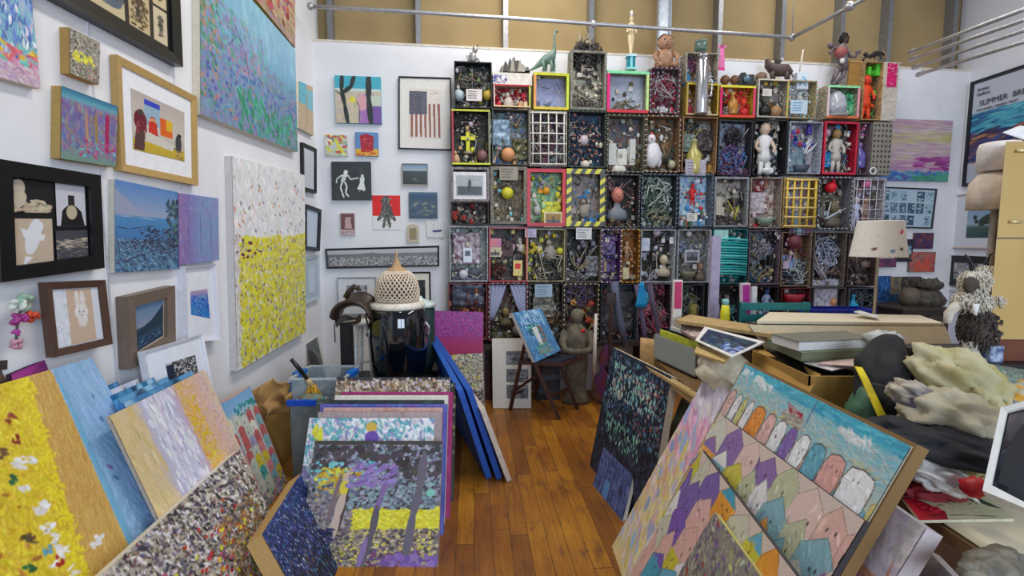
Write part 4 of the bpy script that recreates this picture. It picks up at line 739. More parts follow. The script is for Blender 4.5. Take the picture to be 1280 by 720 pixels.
shadowbox('dark box with pink drapes and bent wires right of the slate box', 797, 355, 838, 427, (60, 40, 50), [(60, 20, 34), (30, 24, 28), (150, 80, 100), (40, 40, 44)], [('crumpled_sheet', .3, .35, .5, (170, 90, 110), (120, 50, 70)), ('cord_tangle', .55, .6, .8, (190, 90, 120), (140, 130, 130)), ('bottle', .3, .2, .4, (60, 160, 210), (60, 150, 200))], ('bead', (120, 116, 150), (150, 140, 150)))
# column G
shadowbox('open yellow edged box holding the base of a tall steel flask', 858, 104, 898, 144, (196, 160, 60), [(140, 110, 40), (160, 130, 50), (110, 90, 50)], [('bottle', .16, .75, .4, (200, 60, 90), (200, 190, 180)), ('bird', .8, .85, .3, (206, 196, 180), (150, 120, 90))], ('bar', (210, 190, 40), (196, 170, 130), (190, 160, 80), (196, 160, 70), .014))
shadowbox('amber edged box with a green bottle and olive fabric, seventh column', 853, 146, 896, 215, (170, 130, 90), [(50, 46, 40), (30, 28, 30), (84, 80, 66), (120, 110, 60)], [('bottle', .42, .7, .8, (196, 186, 110), (150, 150, 110)), ('crumpled_sheet', .22, .45, .35, (130, 144, 134), (90, 100, 96)), ('crumpled_sheet', .75, .4, .4, (44, 40, 44), (70, 60, 60)), ('blocks', .8, .9, .4, (170, 130, 50), (120, 80, 40)), ('label_card', .4, .92, .6, (170, 164, 176), (120, 100, 140)), ('nest', .65, .15, .3, (190, 190, 186), (150, 150, 150))])
shadowbox('silver-blue foil lined box with a red figure in a halo', 849, 218, 891, 283, (110, 124, 140), [(150, 176, 200), (170, 196, 214), (130, 156, 186), (190, 206, 220)], [('figurine', .48, .38, .5, (206, 30, 30), (190, 40, 40)), ('ball', .6, .12, .16, (196, 206, 230)), ('label_card', .4, .82, .3, (220, 216, 206), (40, 100, 90)), ('bottle', .7, .93, .2, (50, 140, 200)), ('blocks', .3, .95, .3, (70, 120, 90), (150, 100, 90))], ('bead', (60, 66, 80), (120, 130, 150)))
shadowbox('white edged misty glass box with a small silver framed photo', 847, 287, 888, 353, (190, 196, 206), [(110, 112, 110), (96, 106, 120), (120, 110, 96), (130, 130, 126)], [('small_frame', .44, .5, .36, (186, 190, 200), (110, 116, 130)), ('bowl', .4, .85, .5, (110, 110, 90), (90, 84, 70)), ('ball', .4, .08, .14, (220, 220, 224)), ('crumpled_sheet', .16, .35, .3, (120, 136, 160), (90, 100, 116)), ('bust', .78, .8, .4, (150, 120, 100), (110, 90, 80))])
# column H
shadowbox('yellow box lined in orange red with pink sides, top row', 900, 107, 944, 147, (226, 200, 60), [(190, 50, 30), (150, 30, 20), (206, 90, 40)], [('nest', .4, .75, .5, (120, 110, 110), (190, 180, 170)), ('bottle', .45, .5, .5, (200, 140, 60), (220, 190, 120)), ('ball', .78, .8, .22, (190, 20, 30))], ('bar', (226, 216, 60), (226, 70, 50), (226, 40, 110), (226, 60, 110), .02))
shadowbox('box of purple and blue cords in front of grey glass', 898, 150, 940, 219, (60, 60, 70), [(120, 134, 150), (110, 116, 124), (150, 140, 124), (60, 40, 56)], [('cord_tangle', .5, .72, .9, (110, 80, 130), (60, 120, 180)), ('cord_tangle', .55, .3, .5, (50, 44, 50), (60, 50, 60)), ('nest', .5, .85, .8, (90, 50, 90), (150, 100, 110))])
shadowbox('grey papered box half filled with a cream panel and dark doorway', 893, 221, 936, 284, (150, 154, 160), [(150, 144, 134), (130, 120, 110), (60, 56, 56)], [('blocks', .3, .5, .7, (196, 186, 170), (186, 178, 164)), ('nest', .45, .8, .6, (110, 100, 100), (80, 76, 80)), ('twigs', .7, .6, .7, (120, 100, 80), (196, 190, 80)), ('blocks', .8, .4, .5, (30, 30, 30), (36, 34, 34))], ft=.02)
shadowbox('box wrapped around with shiny turquoise ribbon', 891, 286, 934, 355, (60, 130, 136), [(20, 130, 140), (30, 150, 156), (16, 110, 120)], [('ribbon', .5, .5, .95, (30, 168, 172), (90, 206, 206)), ('tall_card', .14, .6, .8, (206, 196, 206), (110, 90, 110)), ('label_card', .22, .12, .4, (170, 220, 214), (150, 206, 200)), ('ball', .8, .2, .12, (200, 240, 240))])
# column I
shadowbox('box with a black hatted doll face and round brown seed head, top row', 947, 99, 985, 147, (196, 190, 176), [(130, 124, 124), (110, 100, 104), (90, 84, 80)], [('bust', .38, .6, .5, (110, 116, 100), (30, 26, 26)), ('ball', .72, .8, .3, (160, 120, 84)), ('label_card', .3, .35, .3, (220, 216, 210), (180, 176, 170)), ('flower_cluster', .5, .1, .4, (60, 110, 60), (200, 160, 50))], ('bar', (216, 206, 190), (176, 170, 160), (190, 186, 180), (206, 190, 70), .012))
shadowbox('black box with a standing white sailor figure in teal collar', 942, 150, 984, 219, (30, 30, 34), [(20, 22, 24), (34, 50, 50), (120, 124, 134), (24, 26, 24)], [('figurine', .42, .54, 1.5, (222, 222, 222), (206, 180, 160)), ('medallion', .4, .38, .34, (60, 150, 160), (40, 130, 140)), ('bowl', .48, .9, .3, (226, 226, 224), (30, 30, 40)), ('cord_tangle', .6, .05, .3, (196, 190, 180), (150, 140, 130)), ('bird', .82, .12, .14, (206, 200, 190))])
shadowbox('box of faded lace and a white cottage with a red bow on top', 938, 222, 977, 285, (176, 160, 150), [(170, 156, 150), (190, 180, 176), (130, 100, 80), (110, 70, 66)], [('crumpled_sheet', .32, .5, .45, (206, 196, 200), (170, 160, 170)), ('medallion', .42, .1, .4, (170, 24, 50), (190, 50, 80)), ('bowl', .6, .86, .5, (120, 140, 130), (90, 110, 90)), ('twigs', .25, .9, .4, (206, 170, 150), (150, 110, 90))])
shadowbox('box with grey lace netting and a black doorway, fourth row', 936, 288, 975, 356, (120, 100, 120), [(120, 130, 150), (150, 156, 170), (90, 100, 110), (110, 124, 120)], [('nest', .4, .3, .7, (170, 166, 180), (120, 116, 130)), ('blocks', .78, .5, .5, (20, 18, 20), (26, 20, 22)), ('flower_cluster', .7, .12, .5, (206, 200, 206), (30, 26, 30)), ('twigs', .35, .75, .7, (60, 110, 150), (160, 150, 90)), ('ball', .85, .75, .14, (160, 150, 110))])
# column J
shadowbox('box edged in orange and teal dots with a blue painted tile', 985, 101, 1020, 148, (206, 190, 140), [(170, 174, 176), (150, 150, 150), (190, 196, 200)], [('label_card', .4, .7, .6, (190, 210, 222), (60, 140, 190))], ('bead', (226, 130, 60), (40, 160, 170)))
shadowbox('silver box with red and blue rosette and a white kitchen knife', 986, 152, 1027, 217, (186, 196, 214), [(140, 140, 146), (120, 124, 130), (150, 140, 140)], [('flower_cluster', .28, .35, .5, (190, 20, 30), (50, 80, 180)), ('twigs', .6, .4, .6, (226, 228, 236), (200, 206, 220)), ('crumpled_sheet', .3, .7, .5, (130, 140, 140), (90, 130, 150)), ('bottle', .7, .1, .3, (60, 40, 150)), ('bowl', .5, .9, .5, (60, 70, 84), (40, 50, 66))])
shadowbox('box behind a woven yellow tape lattice', 979, 222, 1021, 285, (200, 170, 90), [(150, 140, 160), (110, 100, 120), (170, 180, 190), (120, 80, 70)], [('lattice', .5, .5, .0095, (222, 190, 60), (226, 196, 120)), ('blocks', .5, .85, .8, (120, 80, 120), (150, 180, 200))])
shadowbox('box with lilac crystal block and coiled silver rope, fourth row', 977, 290, 1014, 358, (150, 130, 110), [(90, 50, 50), (60, 60, 90), (110, 90, 70), (150, 110, 60)], [('blocks', .35, .5, .6, (190, 176, 206), (120, 150, 200)), ('cord_tangle', .6, .75, .9, (176, 186, 190), (60, 90, 120)), ('ball', .5, .18, .4, (110, 50, 60))])
# column K
shadowbox('white and orange box with a glass dome and green sash, top row', 1034, 107, 1074, 148, (210, 200, 170), [(40, 130, 80), (60, 60, 50), (90, 150, 90), (170, 160, 130)], [('dome', .38, .5, .7, (196, 200, 210), (150, 150, 150)), ('crumpled_sheet', .78, .5, .4, (30, 150, 90), (110, 200, 150))], ('bar', (150, 226, 170), (226, 110, 60), (222, 200, 206), (226, 160, 180), .02))
shadowbox('crimson framed box with a scissor-legged silver figure', 1029, 152, 1071, 218, (190, 20, 56), [(60, 60, 60), (40, 44, 46), (110, 104, 100)], [('figurine', .5, .55, 1.2, (190, 186, 176), (150, 120, 80)), ('crumpled_sheet', .2, .7, .3, (50, 150, 200), (40, 120, 180)), ('ball', .18, .2, .2, (170, 140, 160)), ('bird', .85, .2, .14, (222, 220, 220))], ('bar', (190, 24, 60), (200, 30, 66), (200, 24, 60), (190, 20, 56), .018))
shadowbox('grey box with pale driftwood and a round red badge', 1023, 222, 1064, 286, (130, 130, 140), [(90, 84, 74), (70, 66, 60), (110, 104, 96), (50, 56, 56)], [('twigs', .3, .55, .9, (196, 206, 214), (140, 136, 130)), ('ball', .48, .18, .26, (206, 16, 40), (170, 10, 30)), ('bust', .6, .7, .6, (110, 100, 76), (90, 84, 70)), ('ball', .1, .95, .14, (226, 226, 230))], ('bead', (60, 60, 70), (190, 196, 206)))
shadowbox('dark box overflowing with white frayed string', 1017, 290, 1057, 358, (120, 110, 100), [(40, 44, 56), (60, 60, 70), (90, 80, 76)], [('cord_tangle', .4, .4, .9, (180, 190, 214), (150, 156, 176)), ('twigs', .45, .6, 1.1, (196, 200, 220), (160, 150, 150)), ('nest', .7, .7, .5, (130, 110, 96), (90, 80, 76))])
# column L
t = shadowbox('tall box with an orange devil figure, green ceiling and pink spiky side', 1079, 77, 1103, 150, (196, 160, 110), [(110, 60, 20), (70, 40, 16), (130, 70, 24)], [('figurine', .38, .6, 2.1, (232, 70, 24), (226, 60, 30)), ('blocks', .5, .08, .7, (90, 206, 60), (80, 190, 50))])
u0 = BACK.loc(1103, 110, BOXOFF)[0]; u1 = BACK.loc(1121, 110, BOXOFF)[0]; z1 = BACK.loc(1110, 78, BOXOFF)[1]; z0 = BACK.loc(1110, 151, BOXOFF)[1]
mb = MB(BM_); mb.box(u0, u1, -BOXOFF-.01, -BOXOFF+.17, z0, z1, mat((200, 190, 176), .6)); mb.box(u0+.03, u1-.02, -BOXOFF-.013, -BOXOFF-.01, (z0+z1)/2+.04, z1-.01, mat((214, 20, 110), .4)); rr = random.Random(3)
for k in range(90):
    z = rr.uniform(z0, z1); e = rr.random() < .55; x = u1 if e else rr.uniform(u0, u1); p = Vector((x, -BOXOFF-.01 if not e else -BOXOFF+rr.uniform(0, .1), z)); d = Vector((.028 if e else rr.uniform(-.01, .01), -.02, 0)); mb.tube([p, p+d], [.004, .002], mat((226, 220, 226), .4), 5)
mb.build('spiked_side', t)
t = shadowbox('box with a violet glass bottle beside a punched metal side', 1073, 153, 1088, 218, (120, 100, 110), [(90, 80, 100), (150, 110, 150), (60, 60, 70)], [('bottle', .5, .62, 1.9, (110, 100, 180), (170, 110, 180)), ('flower_cluster', .5, .15, .9, (170, 30, 70), (190, 130, 170))])
u0 = BACK.loc(1089, 185, BOXOFF)[0]; u1 = BACK.loc(1113, 185, BOXOFF)[0]; z1 = BACK.loc(1100, 153, BOXOFF)[1]; z0 = BACK.loc(1100, 219, BOXOFF)[1]
mb = MB(BM_); mb.box(u0, u1, -BOXOFF-.01, -BOXOFF+.17, z0, z1, mat((150, 144, 132), .45, .4))
for i in range(5):
    for j in range(10): mb.ell((u0+.02+i*(u1-u0-.04)/4, -BOXOFF-.011, z0+.03+j*(z1-z0-.06)/9), .009, .004, .011, mat((24, 22, 22), .6), 8, 5)
mb.build('punched_side', t)
mb = MB(BM_); a_, b_ = BACK.loc(1089, 214, BOXOFF); vs = [(a_+.03*math.cos(x), -BOXOFF-.02, b_+.03*math.sin(x)) for x in [k*.4488 for k in range(15)]]; mb.tube(vs, .007, mat((226, 226, 230), .3), 6); mb.build('ring', t)
shadowbox('pale wire fronted box with a crowd of small dolls behind the lampshade', 1066, 222, 1106, 288, (206, 206, 216), [(110, 100, 110), (150, 150, 176), (70, 60, 56), (120, 90, 80)], [('lattice', .5, .5, .003, (214, 214, 226), (206, 206, 216)), ('figurine', .25, .65, .7, (190, 196, 226), (206, 190, 196)), ('figurine', .55, .62, .6, (150, 120, 110), (180, 140, 120)), ('bird', .8, .35, .3, (90, 90, 70)), ('ball', .52, .1, .2, (226, 120, 170), (200, 100, 150))])
shadowbox('dim maroon box directly beneath the box of dolls', 1060, 291, 1097, 358, (80, 60, 60), [(60, 44, 44), (40, 34, 36), (80, 60, 56)], [('twigs', .4, .5, .8, (110, 96, 96), (60, 50, 50)), ('ball', .7, .6, .2, (110, 90, 80))])
# lower right row
for (x0, y0, x1, y1, lab, fr_, bk, its) in (
    (843, 356, 880, 424, 'lower row box of dark odds and ends behind the tilted papers', (60, 60, 70), [(30, 30, 34), (60, 56, 60), (90, 100, 96)], [('cord_tangle', .5, .4, .8, (120, 120, 120), (60, 90, 80)), ('bottle', .7, .4, .6, (150, 140, 60))]),
    (884, 357, 926, 424, 'lower row box with lilac pole and teal clutter, under the turquoise ribbon box', (50, 60, 70), [(36, 34, 40), (60, 80, 80), (40, 46, 60)], [('nest', .6, .5, .7, (60, 150, 150), (90, 90, 110)), ('twigs', .3, .5, .9, (160, 150, 180), (120, 110, 150))]),
    (930, 358, 972, 424, 'lower row dark box with a hanging blue shirt doll', (50, 44, 50), [(40, 30, 32), (60, 44, 44), (30, 40, 50)], [('figurine', .75, .3, .6, (150, 170, 206), (60, 90, 150)), ('blocks', .4, .5, .6, (90, 60, 50), (60, 46, 44))]),
    (976, 360, 1012, 424, 'lower row box with a red basket edge', (110, 30, 44), [(50, 40, 44), (60, 70, 66), (40, 34, 36)], [('bowl', .5, .2, .9, (150, 24, 50), (90, 90, 90)), ('nest', .5, .6, .7, (90, 96, 90), (60, 60, 60))]),
    (1016, 360, 1056, 424, 'lower row box with crumpled white lace and an orange doll', (90, 84, 90), [(60, 56, 60), (110, 104, 110), (40, 50, 70)], [('crumpled_sheet', .4, .22, .8, (206, 206, 220), (150, 156, 176)), ('figurine', .75, .55, .8, (190, 130, 60), (200, 150, 110)), ('figurine', .3, .6, .9, (110, 110, 120), (170, 166, 170))]),
    (1060, 360, 1096, 424, 'lower row box with a bright blue jar and looping wires, rightmost', (90, 90, 96), [(30, 40, 50), (40, 60, 70), (60, 60, 66)], [('bottle', .3, .35, .6, (40, 170, 220), (60, 150, 190)), ('cord_tangle', .65, .35, .7, (90, 100, 110), (60, 66, 76))])):
    shadowbox(lab, x0, y0, x1, y1, fr_, bk, its)
# bench that carries the boxes
mb = MB(BM_); zt = BACK.loc(700, 428, BOXOFF)[1]; u0, u1 = BACK.loc(556, 430, BOXOFF)[0], BACK.loc(1100, 430, BOXOFF)[0]
t = thing('bench', 'long dark low bench carrying the wall of boxes', 'bench', BACK.at(u0, 0, .25)); dk = mat((52, 40, 34), .6)
mb.box(u0, u1, -.27, -.01, zt-.04, zt, dk); mb.build('bench_top', t)
for u in (u0+.02, u0+.9, u0+1.8, u1-.07):
    MB(BM_).box(u, u+.05, -.25, -.03, 0, zt-.04, dk).build('leg', t)
# ---- objects above the boxes
def on(px, py, off=BOXOFF-.08): return BACK.hit(px, py, off)
p = on(591, 78); t = thing('figurine', 'small crouching silver figurine on the leftmost black box', 'figurine', p); sv = mat((176, 172, 166), .35, .4)
mb = MB(); mb.ell(p+Vector((0, 0, .04)), .035, .03, .045, sv, 10, 8, fold=.3); mb.ell(p+Vector((.02, 0, .105)), .025, .025, .03, sv, 10, 8)
mb.tube([p+Vector((-.01, 0, .07)), p+Vector((-.045, -.01, .05)), p+Vector((-.03, -.02, .0))], .01, sv); mb.tube([p+Vector((.0, 0, .03)), p+Vector((.05, 0, .03)), p+Vector((.05, -.01, 0))], .012, sv); mb.build('body', t)
MB().tube([p+Vector((.03, 0, .12)), p+Vector((.05, 0, .15))], [.006, .003], mat((60, 50, 50))).build('horn', t)
q = wr(BACK, .12, 616, 92, 665, 106); t = thing('carton', 'white printed carton lying flat on the red-lined box', 'carton', q[3]); mb = MB(BM_); a_, b_ = BACK.loc(616, 105.5, .2), BACK.loc(665, 92, .2)
mb.box(a_[0], b_[0], -.2, -.03, a_[1], b_[1], mat((222, 216, 206), .7)); mb.build('body', t); a = Art(30, 16, (214, 206, 210), 60); a.dabs(30, (0, 0, 1, 1), [(60, 60, 130), (90, 90, 150), (220, 214, 214)], .12, .06); grid('printed_panel', t, sub(wr(BACK, .202, 616, 92, 665, 105), 0, .1, .36, 1), a)
p = on(642, 91, .12); t = thing('paper_sculpture', 'dark grey mountain of folded paper on the white carton', 'sculpture', p); mb = MB()
for k in range(26):
    rr = random.Random(k); a0 = rr.uniform(-.13, .13); h = (.16-abs(a0))*rr.uniform(.5, 1); c0 = p+Vector((a0, rr.uniform(-.03, .03), 0)); mb.box(c0.x-.022, c0.x+.022, c0.y-.02, c0.y+.02, c0.z, c0.z+max(.02, h), mat((60, 58, 54) if k % 3 else (150, 144, 134), .6), .016)
mb.build('body', t)
# dinosaur
p = on(684, 88, .14); gm = mat((110, 140, 128), .5, c2=(90, 116, 108)); t = thing('dinosaur_toy', 'grey green long-necked dinosaur toy with upright neck, on the neon edged box', 'toy', p)
def bp(x, y, yo=0): return BACK.hit(x, y, .14+yo)
mb = MB(); mb.tube([bp(661, 89), bp(668, 85), bp(676, 79), bp(684, 74), bp(690, 70), bp(693, 62), bp(693, 52), bp(693, 44), bp(695, 39)], [.004, .012, .028, .046, .040, .017, .010, .009, .009], gm, 12)
mb.tube([bp(694, 40), bp(698, 39)], [.012, .007], gm, 8)
for (x, yo) in ((679, .02), (682, -.03), (689, .02), (692, -.03)): mb.tube([bp(x-1, 76, yo), bp(x+1, 83, yo), bp(x, 89, yo)], [.018, .011, .010], gm, 8)
mb.build('body', t)
# wire sculpture on tall beige box
p = on(733, 63); t = thing('wire_sculpture', 'spiky sculpture of horn and blades on the tall beige box', 'sculpture', p); mb = MB(); rr = random.Random(8)
for k in range(9): mb.tube([p+Vector((rr.uniform(-.03, .03), 0, 0)), p+Vector((rr.uniform(-.06, .05), 0, .06)), p+Vector((rr.uniform(-.13, .1), rr.uniform(-.05, .02), rr.uniform(.06, .17)))], [.012, .008, .003], mat((150, 140, 120) if k % 2 else (90, 70, 60), .4), 6)
mb.ell(p+Vector((.01, 0, .05)), .04, .035, .03, mat((150, 136, 110)), 10, 6, fold=.3); mb.build('body', t)
# winged trophy statuette
p = on(788, 88); t = thing('trophy_statuette', 'tall cream trophy figure on a teal column base', 'statuette', p); mb = MB(); mb.box(p.x-.045, p.x+.045, p.y-.04, p.y+.04, p.z, p.z+.015, mat((150, 216, 206), .4)); mb.box(p.x-.035, p.x+.035, p.y-.03, p.y+.03, p.z+.015, p.z+.11, mat((30, 130, 146), .25)); mb.box(p.x-.01, p.x+.01, p.y-.034, p.y-.03, p.z+.015, p.z+.11, mat((150, 220, 226), .3)); mb.box(p.x-.045, p.x+.045, p.y-.04, p.y+.04, p.z+.11, p.z+.13, mat((190, 226, 236), .4)); mb.build('base', t)
cm = mat((226, 206, 166), .4); mb = MB(); mb.lathe((p.x, p.y, p.z+.13), [(.02, 0), (.012, .03), (.024, .1), (.032, .16), (.022, .2), (.034, .26), (.01, .285)], cm, 12, 1, .7); mb.ell((p.x, p.y, p.z+.435), .02, .02, .024, cm); mb.tube([(p.x, p.y, p.z+.40), (p.x, p.y, p.z+.42)], .01, cm)
mb.tube([(p.x-.03, p.y, p.z+.38), (p.x-.04, p.y-.02, p.z+.32), (p.x, p.y-.04, p.z+.33)], .009, cm); mb.tube([(p.x+.03, p.y, p.z+.38), (p.x+.045, p.y-.02, p.z+.30)], .009, cm); mb.build('figure', t)
MB().ell((p.x, p.y, p.z+.485), .014, .014, .028, mat((230, 226, 222), .3)).build('globe', t)
# brown baby doll
p = on(831, 85, .16); t = thing('baby_doll', 'bare brown baby doll sitting on the glittering red box', 'doll', p); sk = mat((168, 128, 100), .5); mb = MB(); X = Vector((1, 0, 0)); Z = Vector((0, 0, 1)); Yv = Vector((0, 1, 0))
mb.ell(p+Z*.075, .075, .055, .09, sk, 16, 12); mb.ell(p+Z*.215, .068, .065, .068, sk, 18, 14); mb.tube([p+Z*.13, p+Z*.17], .03, sk)
for k in (-1, 1):
    mb.tube([p+X*k*.07+Z*.135, p+X*k*.10+Z*.09-Yv*.03, p+X*k*.085+Z*.035-Yv*.07], [.028, .022, .018], sk, 10); mb.ell(p+X*k*.085+Z*.02-Yv*.08, .018, .02, .016, sk, 8, 6)
    mb.tube([p+X*k*.04+Z*.02, p+X*k*.085+Z*.01-Yv*.06, p+X*k*.05+Z*.0-Yv*.1], [.035, .028, .02], sk, 10); mb.ell(p+X*k*.069+Z*.213, .012, .012, .018, sk, 8, 6)
mb.ell(p+Z*.205-Yv*.066, .009, .009, .008, sk, 6, 5); mb.build('body', t); mb = MB()
for k in (-1, 1): mb.ell(p+X*k*.025+Z*.225-Yv*.06, .008, .005, .006, mat((40, 30, 26), .3), 8, 5)
mb.ell(p+Z*.182-Yv*.058, .014, .006, .004, mat((120, 60, 56), .4), 8, 5); mb.build('face_features', t); MB().ell(p+Z*.245+Yv*.012, .065, .06, .045, mat((60, 46, 40), .8), 16, 10, fold=.15).build('hair', t)
# upper open box column G with flask, pink card, green jar
t = shadowbox('open cream box around the top of a steel flask, above the yellow edged box', 858, 66, 898, 103, (200, 190, 170), [(150, 120, 110), (110, 90, 90), (170, 150, 120)], [('bottle', .12, .8, .4, (60, 150, 200), (226, 226, 226)), ('crumpled_sheet', .2, .35, .3, (120, 60, 90), (90, 50, 80)), ('bird', .85, .88, .25, (226, 226, 222))], D=.13)
p = on(876, 143, .27); z1 = on(876, 72, .27).z; t = thing('steel_flask', 'tall polished steel flask standing through two boxes', 'flask', p); h = z1-p.z
MB().lathe(p, [(.052, 0), (.055, .01), (.055, h*.86), (.045, h*.93), (.045, h)], mat((206, 204, 208), .18, .85, var=.03, bump=0), 24).build('body', t); MB().tube([p+Vector((.05, -.01, h*.62)), p+Vector((.085, -.01, h*.6)), p+Vector((.085, -.01, h*.35)), p+Vector((.05, -.01, h*.3))], .007, mat((190, 190, 196), .2, .8)).build('handle', t); MB().lathe(p+Vector((0, 0, h)), [(.047, 0), (.047, .02), (.02, .03)], mat((180, 180, 186), .25, .8)).build('lid', t)
p = on(876, 64, .14); t = thing('green_jar', 'grey green jar on the open cream box', 'jar', p); MB().lathe(p, [(.05, 0), (.055, .01), (.058, .06), (.05, .07)], mat((90, 116, 106), .3), 20).build('body', t); MB().lathe(p+Vector((0, 0, .07)), [(.052, 0), (.052, .018), (.02, .022)], mat((110, 136, 130), .4)).build('lid', t)
p = on(902, 85, .20); t = thing('gift_tag', 'pink paper figure tag standing beside the steel flask', 'tag', p); pk = mat((232, 120, 176), .6); mb = MB(BM_); u, z = BACK.loc(902, 85, .2); mb.box(u-.028, u+.028, -.2, -.195, z, z+.09, pk, .0); mb.box(u-.02, u+.02, -.2, -.195, z+.09, z+.20, pk); mb.box(u-.035, u+.035, -.2, -.195, z+.17, z+.2, pk); mb.build('body', t); MB(BM_).box(u-.03, u+.03, -.201, -.196, z-.02, z+.004, mat((220, 40, 140), .5)).build('foot', t)
for k, (px, lab) in enumerate(((906, 'small brown wooden ball on the yellow box, left one'), (918, 'small brown wooden ball on the yellow box, right one'))):
    p = on(px, 106, .16); t = tag(MB().ell(p+Vector((0, 0, .042)), .042, .042, .042, mat((136, 92, 62), .5, c2=(90, 60, 44)), 16, 12).build('wooden_ball', loc=p), lab, 'ball', 'wooden balls')
p = on(932, 107, .16); t = thing('toy_camera', 'black toy camera with pale lens on the yellow box', 'camera', p); MB().box(p.x-.07, p.x+.07, p.y-.03, p.y+.03, p.z, p.z+.09, mat((30, 34, 40), .4), .004).build('body', t); MB().tube([p+Vector((-.01, -.03, .045)), p+Vector((-.01, -.055, .045))], .03, mat((90, 120, 140), .2), 14).build('lens', t); MB().box(p.x-.05, p.x-.01, p.y-.02, p.y+.02, p.z+.09, p.z+.11, mat((24, 28, 34), .4)).build('viewfinder', t)
p = on(951, 102, .16); tag(MB().lathe(p, [(.035, 0), (.05, .03), (.048, .06), (.03, .075), (.02, .08)], mat((150, 120, 96), .5, c2=(110, 84, 66)), 16).build('clay_pot', loc=p), 'little round clay pot left of the dark bull', 'pot')
# bull / rhino figure
t = thing('bull_figure', 'dark brown bull figure with raised head on the top row', 'figure', on(970, 97, .16)); bm_ = mat((84, 66, 62), .55)
def b2(x, y, yo=0): return BACK.hit(x, y, .16+yo)
mb = MB(); mb.tube([b2(959, 74), b2(960, 81), b2(966, 86), b2(974, 88), b2(982, 88), b2(988, 92)], [.018, .035, .05, .055, .055, .03], bm_, 14)
for (x, yo) in ((965, .03), (967, -.03), (983, .03), (985, -.03)): mb.tube([b2(x, 90, yo), b2(x, 99, yo)], [.022, .016], bm_, 8)
mb.tube([b2(989, 90), b2(991, 97)], [.008, .004], bm_, 6); mb.build('body', t); MB().tube([b2(959, 75), b2(956, 72)], [.01, .003], mat((190, 180, 160))).build('horn', t)
mb = MB(); mb.ell(b2(972, 77), .03, .03, .035, mat((60, 56, 50)), 10, 8, fold=.3); mb.ell(b2(977, 75), .02, .02, .016, mat((210, 206, 200)), 8, 6); mb.build('rider', t)
# white post
p = on(1001, 100, .16); t = thing('ceramic_pillar', 'white ceramic block with blue drawing and a thin white rod', 'ornament', p); MB().box(p.x-.055, p.x+.055, p.y-.03, p.y+.03, p.z-.09, p.z+.06, mat((214, 226, 236), .35)).build('body', t); MB().tube([on(999, 93, .16), on(1001, 80, .16), on(1004, 62, .16)], .008, mat((214, 206, 196), .5)).build('rod', t)
a = Art(30, 36, (214, 226, 236), 61); a.dabs(16, (.2, .2, .8, .9), [(60, 140, 190), (100, 170, 206)], .1, .05, 0, 1.5); grid('blue_drawing', t, [Vector((p.x-.05, p.y-.032, p.z+.055)), Vector((p.x+.05, p.y-.032, p.z+.055)), Vector((p.x+.05, p.y-.032, p.z-.085)), Vector((p.x-.05, p.y-.032, p.z-.085))], a)
# dark jointed figure
dk = mat((84, 70, 74), .55, c2=(120, 110, 116)); t = thing('jointed_doll', 'dark jointed puppet with frizzy black hair striding on the top row', 'doll', on(1048, 106, .14))
def b3(x, y, yo=0): return BACK.hit(x, y, .16+yo)
mb = MB(); mb.tube([b3(1055, 88), b3(1053, 76), b3(1051, 66), b3(1053, 59), b3(1056, 55)], [.035, .042, .055, .045, .02], dk, 14)
mb.tube([b3(1048, 62), b3(1042, 60), b3(1037, 65), b3(1038, 68)], [.02, .015, .013, .01], dk, 8); mb.ell(b3(1038, 57), .026, .022, .028, dk, 10, 8); mb.tube([b3(1042, 60), b3(1038, 58)], [.014, .012], dk)
mb.tube([b3(1059, 62), b3(1063, 71), b3(1069, 71), b3(1073, 66)], [.02, .016, .014, .012], dk, 8); mb.ell(b3(1073, 65), .026, .02, .02, dk, 10, 8)
mb.tube([b3(1049, 84), b3(1044, 94), b3(1040, 104)], [.03, .022, .015], dk, 8); mb.tube([b3(1056, 84), b3(1054, 95), b3(1046, 103)], [.03, .022, .015], dk, 8); mb.ell(b3(1041, 105, .02), .02, .04, .012, dk, 8, 5); mb.ell(b3(1047, 104, .02), .02, .04, .012, dk, 8, 5)
mb.ell(b3(1056, 50), .028, .028, .036, mat((70, 50, 44)), 12, 9); mb.build('body', t)
MB().ell(b3(1055, 49, -.01), .04, .035, .056, mat((24, 18, 18), .9), 18, 12, fold=.35, fs_=7).build('hair', t); MB().ell(b3(1053, 76, .035), .024, .014, .026, mat((214, 206, 206), .5), 10, 7).build('white_pouch', t); MB().ell(b3(1051, 66, .01), .058, .05, .055, mat((150, 80, 76), .6), 14, 9, fold=.1).build('vest', t)
t = thing('lizard_figure', 'black little creature figures crawling on top of the tall right box', 'figure', on(1097, 75, .14)); bk = mat((34, 30, 30), .5); mb = MB()
mb.tube([b3(1082, 71), b3(1088, 70), b3(1096, 68), b3(1102, 66), b3(1106, 70)], [.012, .018, .02, .014, .008], bk, 8); mb.ell(b3(1082, 68), .02, .02, .02, bk); mb.ell(b3(1095, 66), .03, .02, .018, bk, 10, 6); mb.tube([b3(1078, 76), b3(1080, 73)], [.014, .01], bk)
for x in (1086, 1092, 1100): mb.tube([b3(x, 69), b3(x+2, 74)], .006, bk, 6)
mb.build('body', t); MB().tube([b3(1103, 64), b3(1107, 73)], .009, mat((170, 130, 60))).build('stick', t)
mb = MB(BM_); a_, b_ = BACK.loc(1060, 108, .16), BACK.loc(1079, 78, .16); t = thing('side_board', 'plain golden wooden panel beside the orange devil box', 'panel', BACK.at(a_[0], a_[1], .16)); mb.box(a_[0], b_[0], -.16, -.14, a_[1], b_[1], mat((160, 120, 60), .5)); mb.build('board', t); MB(BM_).box(a_[0], b_[0], -.165, -.13, b_[1], b_[1]+.012, mat((190, 150, 90), .5)).build('edge_strip', t)
# ================================================================= LEFT FLOOR STACKS
V = Vector
